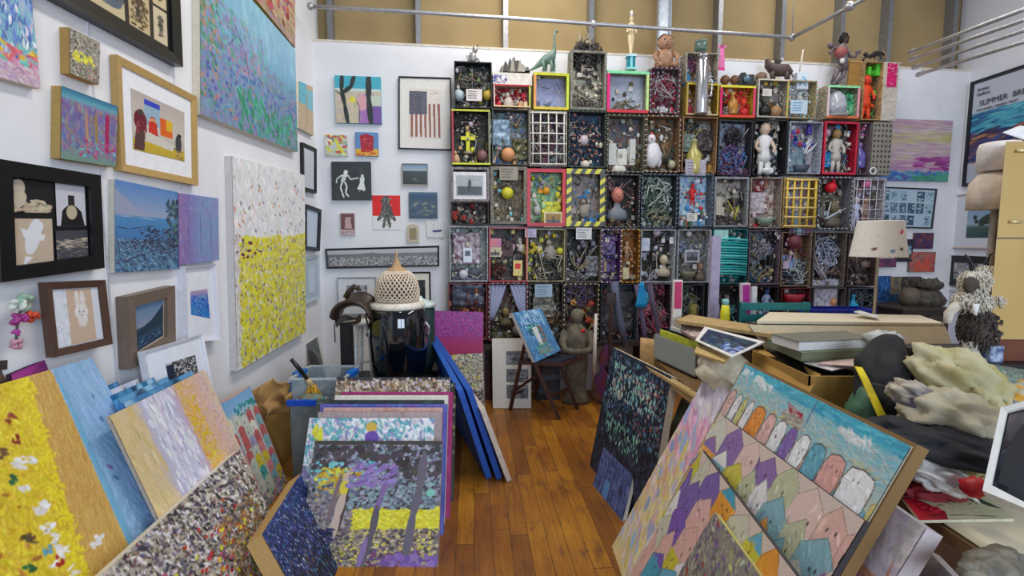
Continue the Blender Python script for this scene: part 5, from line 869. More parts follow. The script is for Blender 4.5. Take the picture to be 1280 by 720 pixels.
# P1 yellow / ochre / blue
tr = P(115, 447, 1.87); tl = tr+V((.03, -1.18, 0)); dn = V((.455, 0, -tr.z))
a = Art(330, 300, (225, 190, 30), 101); a.grad([(0, (214, 170, 30)), (.5, (228, 196, 20)), (1, (236, 210, 20))], 0)
a.dabs(5200, (0.3, 0, .86, 1), [(236, 206, 20), (226, 190, 24), (240, 220, 30), (220, 176, 30), (230, 196, 24)], .011, .004, 1.3, .9)
a.poly([(.78, 0), (.85, 0), (.76, 1), (.57, 1)], (212, 160, 70)); rr = random.Random(9)
for k in range(330):
    vv = rr.random(); uu_ = .78-.21*vv+rr.random()*(.07+.12*vv); a.blob(uu_, vv*a.h/a.w, .022, .004, 1.75, rr.choice([(216, 170, 84), (206, 152, 64), (220, 178, 76)]), .6)
for k in range(260):
    vv = rr.random(); a.blob(.775-.21*vv+rr.uniform(-.035, .012), vv*a.h/a.w, .010, .004, rr.uniform(0, 3), rr.choice([(246, 224, 10), (240, 214, 20)]))
a.poly([(.85, 0), (1, 0), (1, 1), (.76, 1)], (132, 178, 222)); a.line([(.855, 0), (.765, 1)], .02, (104, 174, 214)); a.dabs(300, (.88, 0, 1, 1), [(140, 180, 226), (134, 176, 222), (146, 184, 226)], .03, .006, 1.45, .3, .6)
a.dabs(26, (.86, .05, .98, .95), [(90, 120, 190), (130, 110, 170), (80, 130, 180)], .012, .006, 1.2, .6)
_n = V(tr-tl).cross(dn).normalized()
def uvp(px, py):
    r_ = ray(px, py); h_ = CAM+r_*((tl-CAM).dot(_n)/r_.dot(_n)); e_ = h_-tl; du = (tr-tl); return (e_.dot(du)/du.length_squared, e_.dot(dn)/dn.length_squared)
for (px, py, nn_) in ((28, 582, 9), (38, 578, 4), (32, 617, 3), (50, 640, 7), (58, 636, 5), (62, 662, 8), (70, 672, 4), (78, 690, 8), (74, 700, 4), (122, 680, 7), (128, 676, 4), (92, 716, 3)):
    x, y = uvp(px, py); a.dabs(nn_, (x-.014, y-.014, x+.014, y+.014), [(236, 232, 228), (226, 220, 224)], .011, .005, .6, 1)
for (px, py, cc) in ((16, 600, (30, 100, 60)), (14, 526, (150, 60, 30)), (22, 552, (150, 30, 30)), (38, 712, (40, 110, 60)), (36, 672, (110, 80, 40)), (40, 676, (90, 66, 40)), (76, 702, (190, 30, 40)), (4, 570, (110, 80, 40)), (62, 688, (90, 160, 200))):
    x, y = uvp(px, py); a.dabs(5, (x-.01, y-.012, x+.01, y+.012), [cc], .009, .005, 1, 1)
a.dabs(60, (.1, .15, .62, .95), [(190, 60, 24), (150, 90, 30), (120, 110, 60)], .005, .003, 0, 2); a.dabs(200, (.0, .1, .6, 1), [(206, 140, 40), (190, 120, 40)], .012, .005, 1, 1)
canvas('large yellow canvas with ochre and sky blue bands, nearest on the left', [tl, tr, tr+dn, tl+dn], .03, a, (232, 214, 190), relief=.007)
# magenta canvas behind it
q = [P(14, 468, 1.58), P(62, 447, 1.77), P(67, 470, 1.77), P(18, 500, 1.58)]; a = mottled(40, 30, (170, 40, 150), [(180, 50, 160), (150, 30, 130)], 60, .1, .02, 102); u = (q[1]-q[0]); q = [q[0], q[1], q[1]+V((.02, 0, -.3)), q[0]+V((.02, 0, -.3))]
canvas('magenta canvas peeping out behind the big yellow canvas', q, .012, a, (60, 30, 50))
q = [P(-20, 452, 1.5), P(25, 449, 1.68), P(27, 475, 1.68), P(-20, 500, 1.5)]
framed('dark wooden frame end behind the yellow canvas at the left edge', [q[0], q[1], q[1]+V((.05, 0, -.3)), q[0]+V((.05, 0, -.3))], .03, .03, (66, 54, 48), .004, (110, 90, 70), None)
# P2
tr = P(256, 462, 2.36); tl = PZ(137, 520, tr.z); ux = (tr-tl); dn = V((.31, 0, -tr.z+.02))
a = Art(230, 300, (214, 190, 150), 103); a.grad([(0, (222, 194, 130)), (.18, (214, 190, 150)), (.24, (190, 184, 206)), (.38, (206, 206, 226)), (.5, (190, 190, 222)), (.58, (200, 170, 190)), (.62, (226, 176, 90)), (.74, (226, 180, 130)), (.88, (220, 180, 176)), (1, (222, 200, 170))], 0)
a.dabs(500, (.26, 0, .56, 1), [(214, 214, 232), (190, 188, 216), (206, 200, 220), (230, 230, 238)], .04, .01, 1.4, .3); a.dabs(24, (.34, .1, .5, 1), [(120, 120, 130)], .02, .003, 1, .6)
a.dabs(1100, (.58, 0, .97, 1), [(226, 170, 90), (222, 176, 150), (206, 150, 150), (230, 190, 110), (214, 170, 190), (226, 196, 170)], .014, .005, .8, 1.2)
a.dabs(330, (.6, .1, .76, .9), [(236, 190, 20), (240, 170, 30), (230, 206, 40)], .016, .007, 1.2, .8); a.dabs(110, (.65, .75, .95, 1), [(226, 206, 40)], .02, .006); a.dabs(150, (.0, 0, .22, 1), [(224, 198, 140), (216, 184, 110)], .05, .012, 1.4, .2, .6)
canvas('canvas of beige, lilac white, orange and peach vertical bands behind the speckled one', [tl, tr, tr+dn, tl+dn], .012, a, (176, 166, 160), relief=.005)
n_ = qn([tl, tr, tr+dn, tl+dn])
for k, (c, l) in enumerate((((60, 130, 190), 'blue canvas directly behind the banded peach canvas'), ((90, 160, 206), 'pale blue canvas edge, second behind the banded peach canvas'), ((30, 110, 160), 'teal canvas edge, third behind the banded peach canvas'), ((196, 200, 220), 'white and purple flecked canvas edge, fourth behind the banded peach canvas'), ((40, 110, 170), 'deep blue canvas, rearmost of the blue stack by the left wall'))):
    off = -n_*(.028*(k+1))+V((0, -.0, .022*(k+1))); t1 = tl+off+ux.normalized()*(.11+.016*k); t2 = tl+ux*((.9, .68, .6, .5, .38)[k])+off
    a = Art(60, 50, c, 110+k); a.dabs(160, (0, 0, 1, 1), [c, tuple(min(255, q+30) for q in c), tuple(int(q*.6) for q in c), (140, 190, 220)], .08, .03, .1, .3)
    canvas(l, [t1, t2, t2+dn*.95, t1+dn*.95], .018, a, c, group='blue canvases stacked by the left wall')
# S3 speckled
tr = P(299, 561, 2.26); d = (tr-PZ(130, 716, tr.z)).normalized(); tl = tr-d*1.25; br = PZ(366, 698, 0); dn = br-tr
sp = [(60, 54, 56), (206, 196, 186), (150, 140, 130), (110, 90, 110), (220, 210, 196), (90, 96, 60), (170, 150, 110), (120, 60, 70), (230, 224, 216), (50, 46, 50)]
a = Art(330, 180, (176, 164, 150), 104); a.dabs(5200, (0, 0, 1, 1), sp, .011, .004, .9, .9); a.dabs(500, (.4, 0, .95, .5), [(70, 60, 80), (110, 100, 130), (40, 40, 50), (226, 220, 226)], .012, .004, .9, .7)
a.dabs(500, (.7, .3, .95, 1), [(160, 110, 60), (130, 90, 60), (190, 140, 70), (90, 110, 60)], .01, .005, 0, 2); a.dabs(100, (.35, .2, .85, .9), [(190, 30, 60), (200, 60, 30), (206, 60, 110)], .01, .006); a.dabs(50, (.3, .3, 1, .95), [(230, 220, 20), (226, 180, 30)], .008, .006)
for x0 in (.62, .78): a.line([(x0, .2), (x0+.04, .45), (x0+.10, .6), (x0+.13, .95)], .006, (40, 36, 30))
canvas('wide canvas of dense black, cream and red speckles with thick white top edge', [tl, tr, tr+dn, tl+dn], .055, a, (236, 228, 216), relief=.005)
# S4 dark blue
tr = P(376, 591, 2.34); tl = P(328, 676, 1.83); tl.z = tr.z; br = PZ(431, 684, 0); dn = br-tr; 
a = Art(200, 190, (24, 30, 60), 105); a.grad([(0, (34, 60, 130)), (.4, (24, 34, 80)), (1, (24, 22, 40))]); a.dabs(1500, (0, 0, 1, 1), [(20, 24, 50), (40, 60, 140), (30, 40, 90), (14, 16, 30)], .025, .006, 1.45, .25)
a.dabs(650, (0, 0, 1, .75), [(60, 100, 200), (150, 170, 220), (70, 60, 190), (40, 140, 190), (120, 110, 210), (200, 206, 230)], .018, .005, 1.4, .35); a.dabs(110, (.1, .4, 1, 1), [(60, 140, 160), (110, 80, 120), (80, 110, 170), (150, 90, 60)], .04, .005, 1.45, .1)
canvas('deep blue night canvas of falling brush strokes with a broad tan cardboard edge', [tl, tr, tr+dn, tl+dn], .07, a, (198, 158, 98), relief=.004)
# S5 village
tr = P(312, 482, 2.83); tl = P(273, 507, 2.50); tl.z = tr.z; br = P(356, 594, 2.83); dn = (br-tr)*(tr.z/(tr.z-br.z))*.99
a = Art(150, 250, (190, 196, 170), 106); a.grad([(0, (110, 170, 220)), (.12, (130, 180, 226)), (.18, (190, 196, 190)), (1, (180, 170, 160))])
a.dabs(30, (.3, .1, 1, .2), [(30, 140, 150), (50, 160, 150)], .03, .03, 1.5, .2); rr = random.Random(4)
pal = [(206, 206, 190), (214, 120, 120), (60, 160, 156), (216, 190, 30), (200, 90, 90), (190, 196, 176), (226, 220, 200), (120, 170, 180), (160, 150, 190)]
for r_ in range(8):
    for c_ in range(5):
        x = c_*.2+rr.uniform(-.03, .03); y = .17+r_*.10+rr.uniform(-.02, .02); c = rr.choice(pal)
        a.poly([(x, y+.13), (x, y+.03), (x+.09, y), (x+.18, y+.03), (x+.18, y+.13)], c); a.rect(x+.05, y+.06, x+.07, y+.09, (80, 80, 90)); a.line([(x, y+.13), (x, y+.03)], .012, (110, 150, 140))
a.dabs(90, (0, .85, 1, 1), [(150, 130, 180), (90, 130, 130), (190, 110, 110)], .04, .02); a.line([(0, .005), (1, .005)], .03, (214, 170, 160)); a.line([(.99, 0), (.99, 1)], .03, (160, 90, 90))
canvas('small village painting of pastel houses under a blue sky strip, by the left wall', [tl, tr, tr+dn, tl+dn], .02, a, (206, 170, 150))
# carton with handle
kb = mat((168, 126, 62), .8, scale=8, var=.08); tl, tr = P(334, 516, 3.05), P(372, 491, 3.5); tr.z = tl.z; bl, br = PZ(354, 579, 0), PZ(384, 546, 0); q = [tl, tr, br, bl]
t = thing('cardboard_carton', 'tall narrow brown cardboard carton with handle slot, beside the village painting', 'box', bl); slabmb(q, .11, kb).build('body', t)
n = qn(q); m0 = (tl+tr)/2-n*.055; uu = (tr-tl).normalized(); MB().bar(m0-uu*.08+V((0, 0, .001)), m0+uu*.08+V((0, 0, .001)), .022, .004, mat((60, 44, 26), .9)).build('handle_slot', t); MB().bar(tl-n*.02+V((0, 0, .002)), tr-n*.02+V((0, 0, .002)), .03, .002, mat((190, 150, 84), .6)).build('tape_strip', t)
p = P(337, 496, 3.0); mb = MB()
def fn(u, v): return p+V(((u-.5)*.15+.03*mnoise.noise(V((u*4, v*4, 1))), .10*mnoise.noise(V((u*3, v*3, 5)))+(u-.5)*.15, (.5-v)*.22-(abs(u-.6))*.10))
mb.sheet(fn, 20, 18, .004, mat((172, 130, 76), .8, scale=10)); tag(mb.build('paper_bag', loc=p), 'crumpled brown paper bag behind the tall narrow carton', 'bag')
# ================================================================= CENTRE STACK
def mrow(label, l, r, Y, art, edge, th=.022, back=.30, relief=.003):
    tl, tr = P(*l, Y), P(*r, Y); z = (tl.z+tr.z)/2; tl.z = tr.z = z; dn = V((.012, -back, -z)); 
    return canvas(label, [tl, tr, V((tr.x, tr.y, tr.z))+V((dn.x, dn.y, -tr.z)), tl+V((dn.x, dn.y, -tl.z))], th, art, edge, relief=relief)
a = Art(260, 250, (120, 114, 120), 120)
a.rect(0, 0, 1, .035, (70, 62, 58)); a.dabs(2600, (0, .04, 1, .5), [(90, 96, 110), (140, 130, 170), (110, 120, 150), (150, 160, 176), (70, 70, 76), (120, 150, 160), (84, 70, 90), (60, 56, 54), (176, 180, 190)], .014, .011, 0, 2)
a.dabs(90, (.0, .05, 1, .3), [(60, 56, 54), (70, 60, 70)], .028, .022); a.dabs(60, (0, .18, .5, .34), [(110, 200, 206), (90, 190, 200)], .02, .012); a.dabs(130, (.05, .22, .42, .5), [(226, 216, 40), (206, 190, 60), (214, 160, 40)], .018, .012)
a.dabs(900, (0, .45, .45, .78), [(130, 124, 140), (110, 104, 110), (150, 146, 150), (170, 150, 140), (100, 90, 96)], .016, .012); a.rect(.38, .57, 1, .73, (222, 208, 20)); a.dabs(400, (.36, .55, 1, .75), [(236, 228, 20), (222, 206, 20), (240, 232, 60)], .02, .010, 0, .6)
a.dabs(700, (.3, .34, .95, .56), [(120, 140, 150), (100, 110, 130), (150, 166, 176), (96, 90, 120), (130, 170, 170), (64, 60, 60)], .014, .011)
a.dabs(2000, (.2, .72, 1, 1), [(120, 104, 90), (206, 190, 140), (70, 66, 60), (150, 130, 110), (170, 150, 120), (96, 80, 110)], .014, .009); a.dabs(90, (.3, .7, 1, 1), [(226, 210, 40), (220, 200, 60)], .012, .008); a.dabs(60, (.5, .88, .85, 1), [(120, 60, 90), (110, 80, 150)], .02, .012)
a.line([(.86, .12), (.84, .4), (.80, .6), (.76, .95)], .06, (104, 96, 112)); a.line([(.60, .28), (.55, .48), (.52, .6)], .045, (130, 100, 160)); a.line([(.53, .56), (.51, .75), (.45, .98)], .05, (96, 84, 100)); a.line([(.47, .8), (.43, 1)], .04, (140, 110, 170))
a.line([(.29, .28), (.27, .45), (.24, .62), (.22, .78)], .055, (206, 178, 160)); a.line([(.24, .3), (.2, .5), (.18, .66)], .035, (130, 104, 110)); a.line([(.31, .3), (.30, .5), (.26, .74)], .014, (80, 50, 40)); a.blob(.27, .38, .03, .05, 0, (230, 210, 40)); a.dabs(80, (.3, .2, .65, .38), [(130, 100, 180), (150, 120, 190)], .03, .01, -.5, .4); a.blob(.92, .42, .03, .025, 0, (120, 206, 180))
a.dabs(300, (0, .72, .22, 1), [(30, 40, 90), (24, 26, 50), (60, 60, 100)], .02, .01); a.dabs(60, (.6, .92, 1, 1), [(120, 80, 170), (140, 100, 180)], .02, .02)
mrow('front canvas of the centre stack, grey and mauve trees over a yellow band', (394, 556), (553, 546), 2.36, a, (150, 140, 140), back=.28)
a = Art(240, 200, (226, 226, 230), 121); a.dabs(1100, (0, 0, 1, .4), [(80, 170, 180), (230, 232, 236), (90, 180, 190), (206, 200, 214), (150, 140, 200), (226, 226, 232), (120, 190, 200), (236, 236, 240)], .022, .010, .9, .9); a.blob(.5, .06, .04, .03, 0, (226, 180, 60)); a.blob(.51, .13, .05, .04, 0, (110, 70, 180)); a.dabs(300, (0, .35, 1, 1), [(150, 190, 206), (130, 120, 170), (120, 130, 150)], .03, .02); a.dabs(20, (.05, .08, .12, .2), [(230, 226, 40)], .01, .03)
mrow('canvas of turquoise, white and violet daubs, second in the centre stack', (387, 525), (543, 520), 2.46, a, (200, 200, 206))
a = mottled(120, 60, (170, 150, 150), [(190, 160, 160), (150, 130, 140), (170, 120, 130), (130, 110, 120), (190, 170, 170)], 700, .012, .006, 122)
mrow('dotted mauve grey canvas, third in the centre stack', (398, 517), (552, 513), 2.51, a, (170, 150, 160))
a = mottled(100, 40, (206, 160, 146), [(214, 170, 150), (190, 150, 150), (200, 140, 120)], 160, .06, .02, 123)
mrow('peach pink canvas, fourth in the centre stack', (405, 511), (553, 508), 2.56, a, (206, 160, 150))
a = mottled(100, 40, (90, 90, 190), [(80, 110, 200), (110, 90, 190), (60, 80, 180)], 160, .06, .02, 124)
mrow('blue violet canvas with bright blue corner in the centre stack', (401, 507), (559, 503), 2.62, a, (40, 90, 190))
a = mottled(60, 40, (40, 54, 54), [(30, 40, 40), (50, 66, 60)], 60, .06, .02, 125)
mrow('canvas with a black green top edge in the centre stack', (414, 501), (555, 499), 2.66, a, (36, 50, 50), .016)
a = mottled(60, 40, (226, 220, 206), [(230, 226, 214), (216, 210, 196)], 60, .06, .02, 126)
mrow('plain cream white canvas in the middle of the centre stack', (419, 495), (560, 493), 2.71, a, (232, 228, 216))
a = mottled(60, 40, (170, 30, 110), [(180, 40, 120), (150, 24, 100)], 60, .06, .02, 127)
mrow('magenta edged canvas in the centre stack', (427, 491), (566, 489), 2.77, a, (176, 30, 110))
a = Art(240, 300, (150, 130, 110), 128); a.rect(0, 0, 1, .03, (50, 50, 60)); a.dabs(3000, (0, .015, 1, 1), [(210, 196, 170), (60, 54, 50), (150, 110, 60), (206, 170, 130), (190, 180, 200), (120, 90, 60), (230, 220, 200)], .02, .008, 1, 1)
mrow('taller speckled canvas with dark top stripe at the back of the centre stack', (421, 474), (562, 469), 2.86, a, (214, 206, 206), .03)
a = mottled(120, 80, (60, 54, 50), [(30, 28, 28), (206, 190, 60), (150, 140, 120), (200, 190, 180), (60, 50, 40)], 900, .015, .007, 129)
mrow('rearmost black and yellow flecked canvas of the centre stack', (426, 480), (570, 478), 2.93, a, (60, 56, 50), .04)
# three slabs leaning edge-on
for k, (lab, topn, topf, botn, c, th) in enumerate((('blue edged canvas leaning edge-on, nearest the centre stack', (572, 489), (533, 414), (608, 599), (34, 92, 186), .035), ('second blue edged canvas leaning edge-on beside the first', (583, 488), (541, 420), (621, 600), (30, 84, 176), .035), ('white edged canvas leaning edge-on, rightmost of the three', (600, 512), (570, 470), (634, 603), (214, 200, 186), .03))):
    nb = PZ(*botn, 0); tn = P(*topn, nb.y-.06); tf = P(*topf, 4.05 if k < 2 else 3.6); f = tf-tn; f.z *= .9
    q = [tf, tn, nb, nb+V((f.x, f.y, 0))]; q = [tn+f, tn, nb, nb+V((f.x, f.y, 0))]
    n = (q[1]-q[0]).cross(q[0]-q[3]).normalized(); t = thing('canvas_painting', lab, 'painting', nb); m = mat(c, .5, scale=30)
    b = [x+n*(-th) for x in q]; MB().hexa([q[3], q[2], q[1], q[0], b[3], b[2], b[1], b[0]], m).build('canvas_edge', t)
    bb = inset(q, .03); cb_ = [x-n*(th+.002) for x in bb]; c2_ = [x-n*(th-.004) for x in bb]; MB().hexa([c2_[3], c2_[2], c2_[1], c2_[0], cb_[3], cb_[2], cb_[1], cb_[0]], mat((110, 84, 60), .8)).build('back_linen', t)
# magenta and speckled canvases by the bench
Yb = 4.13
q = [P(530, 388, Yb), P(604, 390, Yb), P(604, 470, Yb-.05), P(530, 470, Yb-.05)]; q[2].z = q[3].z = .02; q[2].y -= .1; q[3].y -= .1
a = Art(150, 180, (170, 20, 110), 130); a.grad([(0, (150, 60, 150)), (.22, (160, 30, 130)), (.34, (176, 20, 90)), (.5, (170, 14, 70)), (1, (150, 14, 90))]); a.dabs(700, (0, 0, 1, .24), [(150, 70, 170), (190, 60, 150), (110, 50, 140), (170, 30, 120)], .02, .008)
canvas('magenta and crimson canvas fading to purple flecks along its top', q, .03, a, (150, 30, 90))
q = [P(520, 446, 3.95), P(603, 441, 3.95), P(608, 500, 3.9), P(520, 505, 3.9)]; q[2].z = q[3].z = .01; q[2].y = q[3].y = 3.80; q[2].x = .0-.2; 
q = [P(520, 446, 3.98), P(603, 441, 3.98), V((-.215, 3.86, .01)), V((-.74, 3.86, .01))]
a = mottled(170, 180, (170, 160, 140), [(206, 196, 180), (90, 96, 70), (60, 56, 60), (214, 200, 170), (130, 110, 120), (150, 130, 90), (230, 226, 210)], 2600, .016, .008, 131); a.dabs(60, (.05, 0, 1, .6), [(226, 206, 40), (110, 160, 70), (206, 190, 60)], .02, .014); a.dabs(300, (.5, .55, 1, 1), [(70, 40, 60), (90, 60, 90), (50, 40, 50)], .02, .01)
canvas('speckled cream canvas with green and yellow dabs below the magenta canvas', q, .03, a, (190, 180, 160))
# ================================================================= BACK LEFT CORNER OBJECTS
ax = P(497, 381, 3.55); zt = ax.z; z0 = .42; R0 = .20
t = thing('low_table', 'low dark table hidden behind the stacks that carries the black jar', 'table', V((-.95, 3.6, 0))); dk = mat((28, 26, 26), .5); MB().box(-1.32, -.58, 3.3, 3.85, z0-.03, z0, dk).build('table_top', t)
for x in (-1.30, -.63):
    for y in (3.32, 3.79): MB().box(x, x+.04, y, y+.04, 0, z0-.03, dk).build('leg', t)
t = thing('lacquer_jar', 'large glossy black barrel-shaped jar with white rim', 'jar', V((ax.x, ax.y, z0))); H = zt-z0
MB().lathe((ax.x, ax.y, z0), [(.15, 0), (.175, .02), (.20, H*.3), (.212, H*.6), (.205, H*.85), (.185, H*.96), (.17, H*.98)], mat((6, 12, 22), .07, coat=1, var=.02, bump=0), 48).build('body', t)
MB().lathe((ax.x, ax.y, zt-.02), [(.19, 0), (.195, .01), (.19, .035), (.13, .05), (.05, .055)], mat((226, 220, 206), .4), 40).build('rim', t)
for s in (-1, 1):
    MB().tube([V((ax.x+s*.20, ax.y-.03, zt-.12)), V((ax.x+s*.228, ax.y-.03, zt-.15)), V((ax.x+s*.228, ax.y-.03, zt-.2)), V((ax.x+s*.207, ax.y-.03, zt-.23))], .008, mat((190, 190, 190), .25, .8)).build('handle', t)
zb = zt+.03; t = thing('woven_dome', 'cream woven basket dome with pointed straw tip on the black jar', 'basket', V((ax.x, ax.y, zb))); sx = ax.x
prof = [(.145, 0), (.152, .03), (.150, .09), (.135, .15), (.105, .195), (.07, .215)]
MB().lathe((sx, ax.y, zb), prof, mat((90, 70, 56), .8), 40).build('inner_lining', t)
mb = MB(); wm = mat((222, 206, 184), .7)
def rz(tt):
    tt = tt*(len(prof)-1); i = min(int(tt), len(prof)-2); f = tt-i; return prof[i][0]*(1-f)+prof[i+1][0]*f, prof[i][1]*(1-f)+prof[i+1][1]*f
for k in range(30):
    for s in (-1, 1):
        pts = []
        for i in range(11):
            r, z = rz(i/10); a0 = 6.283*k/30+s*i/10*1.5; pts.append(V((sx+(r+.003)*math.cos(a0), ax.y+(r+.003)*math.sin(a0), zb+z)))
        mb.tube(pts, .0048, wm, 5)
mb.build('weave', t)
MB().lathe((sx, ax.y, zb+.205), [(.085, 0), (.07, .02), (.035, .04), (.02, .07), (.008, .11), (.006, .16)], mat((186, 150, 110), .7, scale=60), 18).build('straw_tip', t)
p = P(524, 378, 3.8); t = thing('lidded_pot', 'white lidded pot partly hidden behind the black jar', 'pot', V((p.x, p.y, z0))); MB().lathe((p.x, p.y, z0), [(.08, 0), (.12, .1), (.12, p.z-z0-.05), (.1, p.z-z0-.02)], mat((40, 60, 60), .3), 24).build('body', t); MB().lathe((p.x, p.y, p.z-.03), [(.13, 0), (.12, .03), (.03, .06), (.02, .08)], mat((206, 222, 216), .3), 24).build('lid', t)
# saddle on a black post
t = thing('saddle', 'worn dark brown leather saddle on a black post left of the jar', 'saddle', P(432, 465, 3.5)); lm = mat((66, 48, 38), .45, c2=(44, 32, 28), scale=12)
def s3(x, y, Y=3.45): return P(x, y, Y)
mb = MB(); c = s3(441, 386)
def fn(u, v):
    a0 = (u-.5)*3.0; x = math.sin(a0)*.13; z = math.cos(a0)*.12-.10; return c+V((x+.02, (v-.5)*.26, z+.05*(abs(v-.5)*2)**2+.03*v))
mb.sheet(fn, 20, 14, .02, lm); mb.build('seat', t)
mb = MB(); mb.tube([s3(432, 372), s3(436, 364), s3(443, 358), s3(449, 362)], [.02, .018, .02, .012], lm, 10); mb.build('horn', t)
mb = MB(); mb.sheet(lambda u, v: s3(421, 395)+V((u*.17, -.02+.03*math.sin(u*3), -.03-.05*v+.05*u+.02*math.sin(u*6))), 12, 6, .012, lm); mb.build('flap', t)
MB().tube([s3(421, 404), s3(446, 400), s3(462, 394)], .006, mat((190, 176, 150), .8), 6).build('fleece_trim', t); MB().tube([s3(420, 398), s3(418, 410), s3(419, 428)], .004, lm, 6).build('strap', t)
MB().tube([s3(462, 380), s3(457, 396), s3(462, 412), s3(468, 402), s3(462, 384)], .007, mat((40, 34, 32), .4), 6).build('stirrup', t)
t = thing('black_post', 'black wooden post with foot under the saddle', 'stand', V((s3(433, 460).x, 3.5, 0))); p = s3(433, 402, 3.5); MB().box(p.x-.04, p.x+.04, 3.46, 3.54, .0, p.z, mat((18, 18, 20), .45), .004).build('post', t); MB().box(p.x-.12, p.x+.2, 3.42, 3.58, 0, .03, mat((18, 18, 20), .45)).build('foot', t)
t = thing('stool', 'white legged stool standing between saddle and black jar', 'stool', V((s3(452, 400, 3.72).x, 3.75, 0))); wl = mat((214, 212, 214), .5); sp_ = s3(450, 402, 3.72)
MB().lathe((sp_.x+.02, 3.74, sp_.z-.02), [(.12, 0), (.13, .01), (.13, .02), (.12, .025)], wl, 20).build('seat', t)
for dx, dy in ((-.05, -.05), (.09, -.05), (-.05, .12), (.09, .12)): MB().tube([V((sp_.x+.02+dx*.6, 3.72+dy*.6, sp_.z-.02)), V((sp_.x+dx*1.4, 3.72+dy*1.3, 0))], .016, wl, 8).build('leg', t)
MB().tube([V((sp_.x-.04, 3.68, sp_.z-.3)), V((sp_.x+.1, 3.68, sp_.z-.3))], .009, wl, 8).build('rung', t)
# small frame on the floor in the corner
q = [P(383, 430, 4.0), P(398, 420, 4.25), P(411, 480, 4.2), P(386, 492, 3.95)]; a = mottled(40, 60, (90, 96, 100), [(70, 76, 80), (110, 116, 120)], 30, .1, .04, 140)
framed('grey picture in a thin pale frame standing in the corner behind the tub', q, .02, .012, (190, 186, 176), .001, (60, 60, 60), a)
# tub
p = V((P(408, 470, 3.25).x, 3.25, 0)); t = thing('storage_tub', 'clear plastic storage tub with blue clips behind the centre stack', 'tub', p); gl = mat((180, 196, 206), .15, alpha=.38, bump=0); zt_ = P(408, 465, 3.25).z
mb = MB(); w2, d2 = .165, .16
for (x0, x1, y0, y1) in ((-w2, w2, -d2, -d2+.006), (-w2, w2, d2-.006, d2), (-w2, -w2+.006, -d2, d2), (w2-.006, w2, -d2, d2)): mb.box(p.x+x0, p.x+x1, p.y+y0, p.y+y1, .02, zt_, gl)
mb.box(p.x-w2, p.x+w2, p.y-d2, p.y+d2, .01, .02, gl); mb.build('tub_wall', t); mb = MB(); rm_ = mat((190, 200, 206), .3)
for (x0, x1, y0, y1) in ((-w2-.012, w2+.012, -d2-.012, -d2+.004), (-w2-.012, w2+.012, d2-.004, d2+.012), (-w2-.012, -w2+.004, -d2, d2), (w2-.004, w2+.012, -d2, d2)): mb.box(p.x+x0, p.x+x1, p.y+y0, p.y+y1, zt_-.008, zt_+.004, rm_)
mb.build('rim', t)
for s in (-1, 1): MB().box(p.x+s*(w2+.01)-.025, p.x+s*(w2+.01)+.025, p.y-.06, p.y+.06, zt_-.02, zt_+.012, mat((20, 110, 210), .3)).build('clip', t)
for k, (x, y, c, lb) in enumerate(((-.08, 0, (60, 90, 180), 'blue cloth bundle lying inside the clear tub'), (.06, .03, (150, 140, 120), 'tan cloth bundle lying inside the clear tub'))):
    c0 = p+V((x, y, .16)); tag(MB().ell(c0, .075, .1, .14, mat(c, .8), 16, 12, fold=.25).build('cloth_bundle', loc=c0), lb, 'cloth')
p = P(385, 497, 2.95); t = thing('blue_clipped_tub', 'second low tub with a bright blue edge and teal things inside', 'tub', V((p.x, p.y, 0))); mb = MB(); mb.box(p.x-.09, p.x+.10, 2.9, 3.03, .0, p.z-.02, mat((120, 130, 130), .4)); mb.build('body', t); MB().box(p.x-.1, p.x+.07, 2.88, 2.9, p.z-.03, p.z+.005, mat((16, 80, 200), .3)).build('clip', t); MB().ell((p.x+.02, 2.96, p.z-.01), .08, .05, .03, mat((60, 150, 150), .7, c2=(140, 100, 60)), 14, 8, fold=.4).build('contents', t)
t = thing('hand_broom', 'small broom with black handle and yellow bristles by the left wall', 'broom', P(390, 488, 3.05)); MB().tube([P(364, 449, 2.98), P(374, 461, 3.0), P(384, 474, 3.05)], [.012, .014, .012], mat((24, 26, 30), .4), 8).build('handle', t); MB().tube([P(384, 474, 3.05), P(390, 482, 3.06)], [.014, .02], mat((196, 170, 120), .5), 8).build('ferrule', t)
mb = MB(); rr = random.Random(2)
for k in range(60):
    a0 = P(390, 481, 3.06); mb.tube([a0+V((rr.uniform(-.02, .02), rr.uniform(-.02, .02), 0)), a0+V((rr.uniform(-.07, .08), rr.uniform(-.05, .05), -.11))], .003, mat((206, 156, 40), .7), 4)
mb.build('bristles', t)
p = LEFT.hit(382, 480, .01); MB_ = MB(); q = wq(LEFT, .004, (355, 484), (380, 465), (382, 473), (357, 494)); tag(slabmb(q, .003, mat((60, 130, 206), .5)).build('painter_tape', loc=q[3]), 'strip of blue painter tape low on the left wall', 'tape')
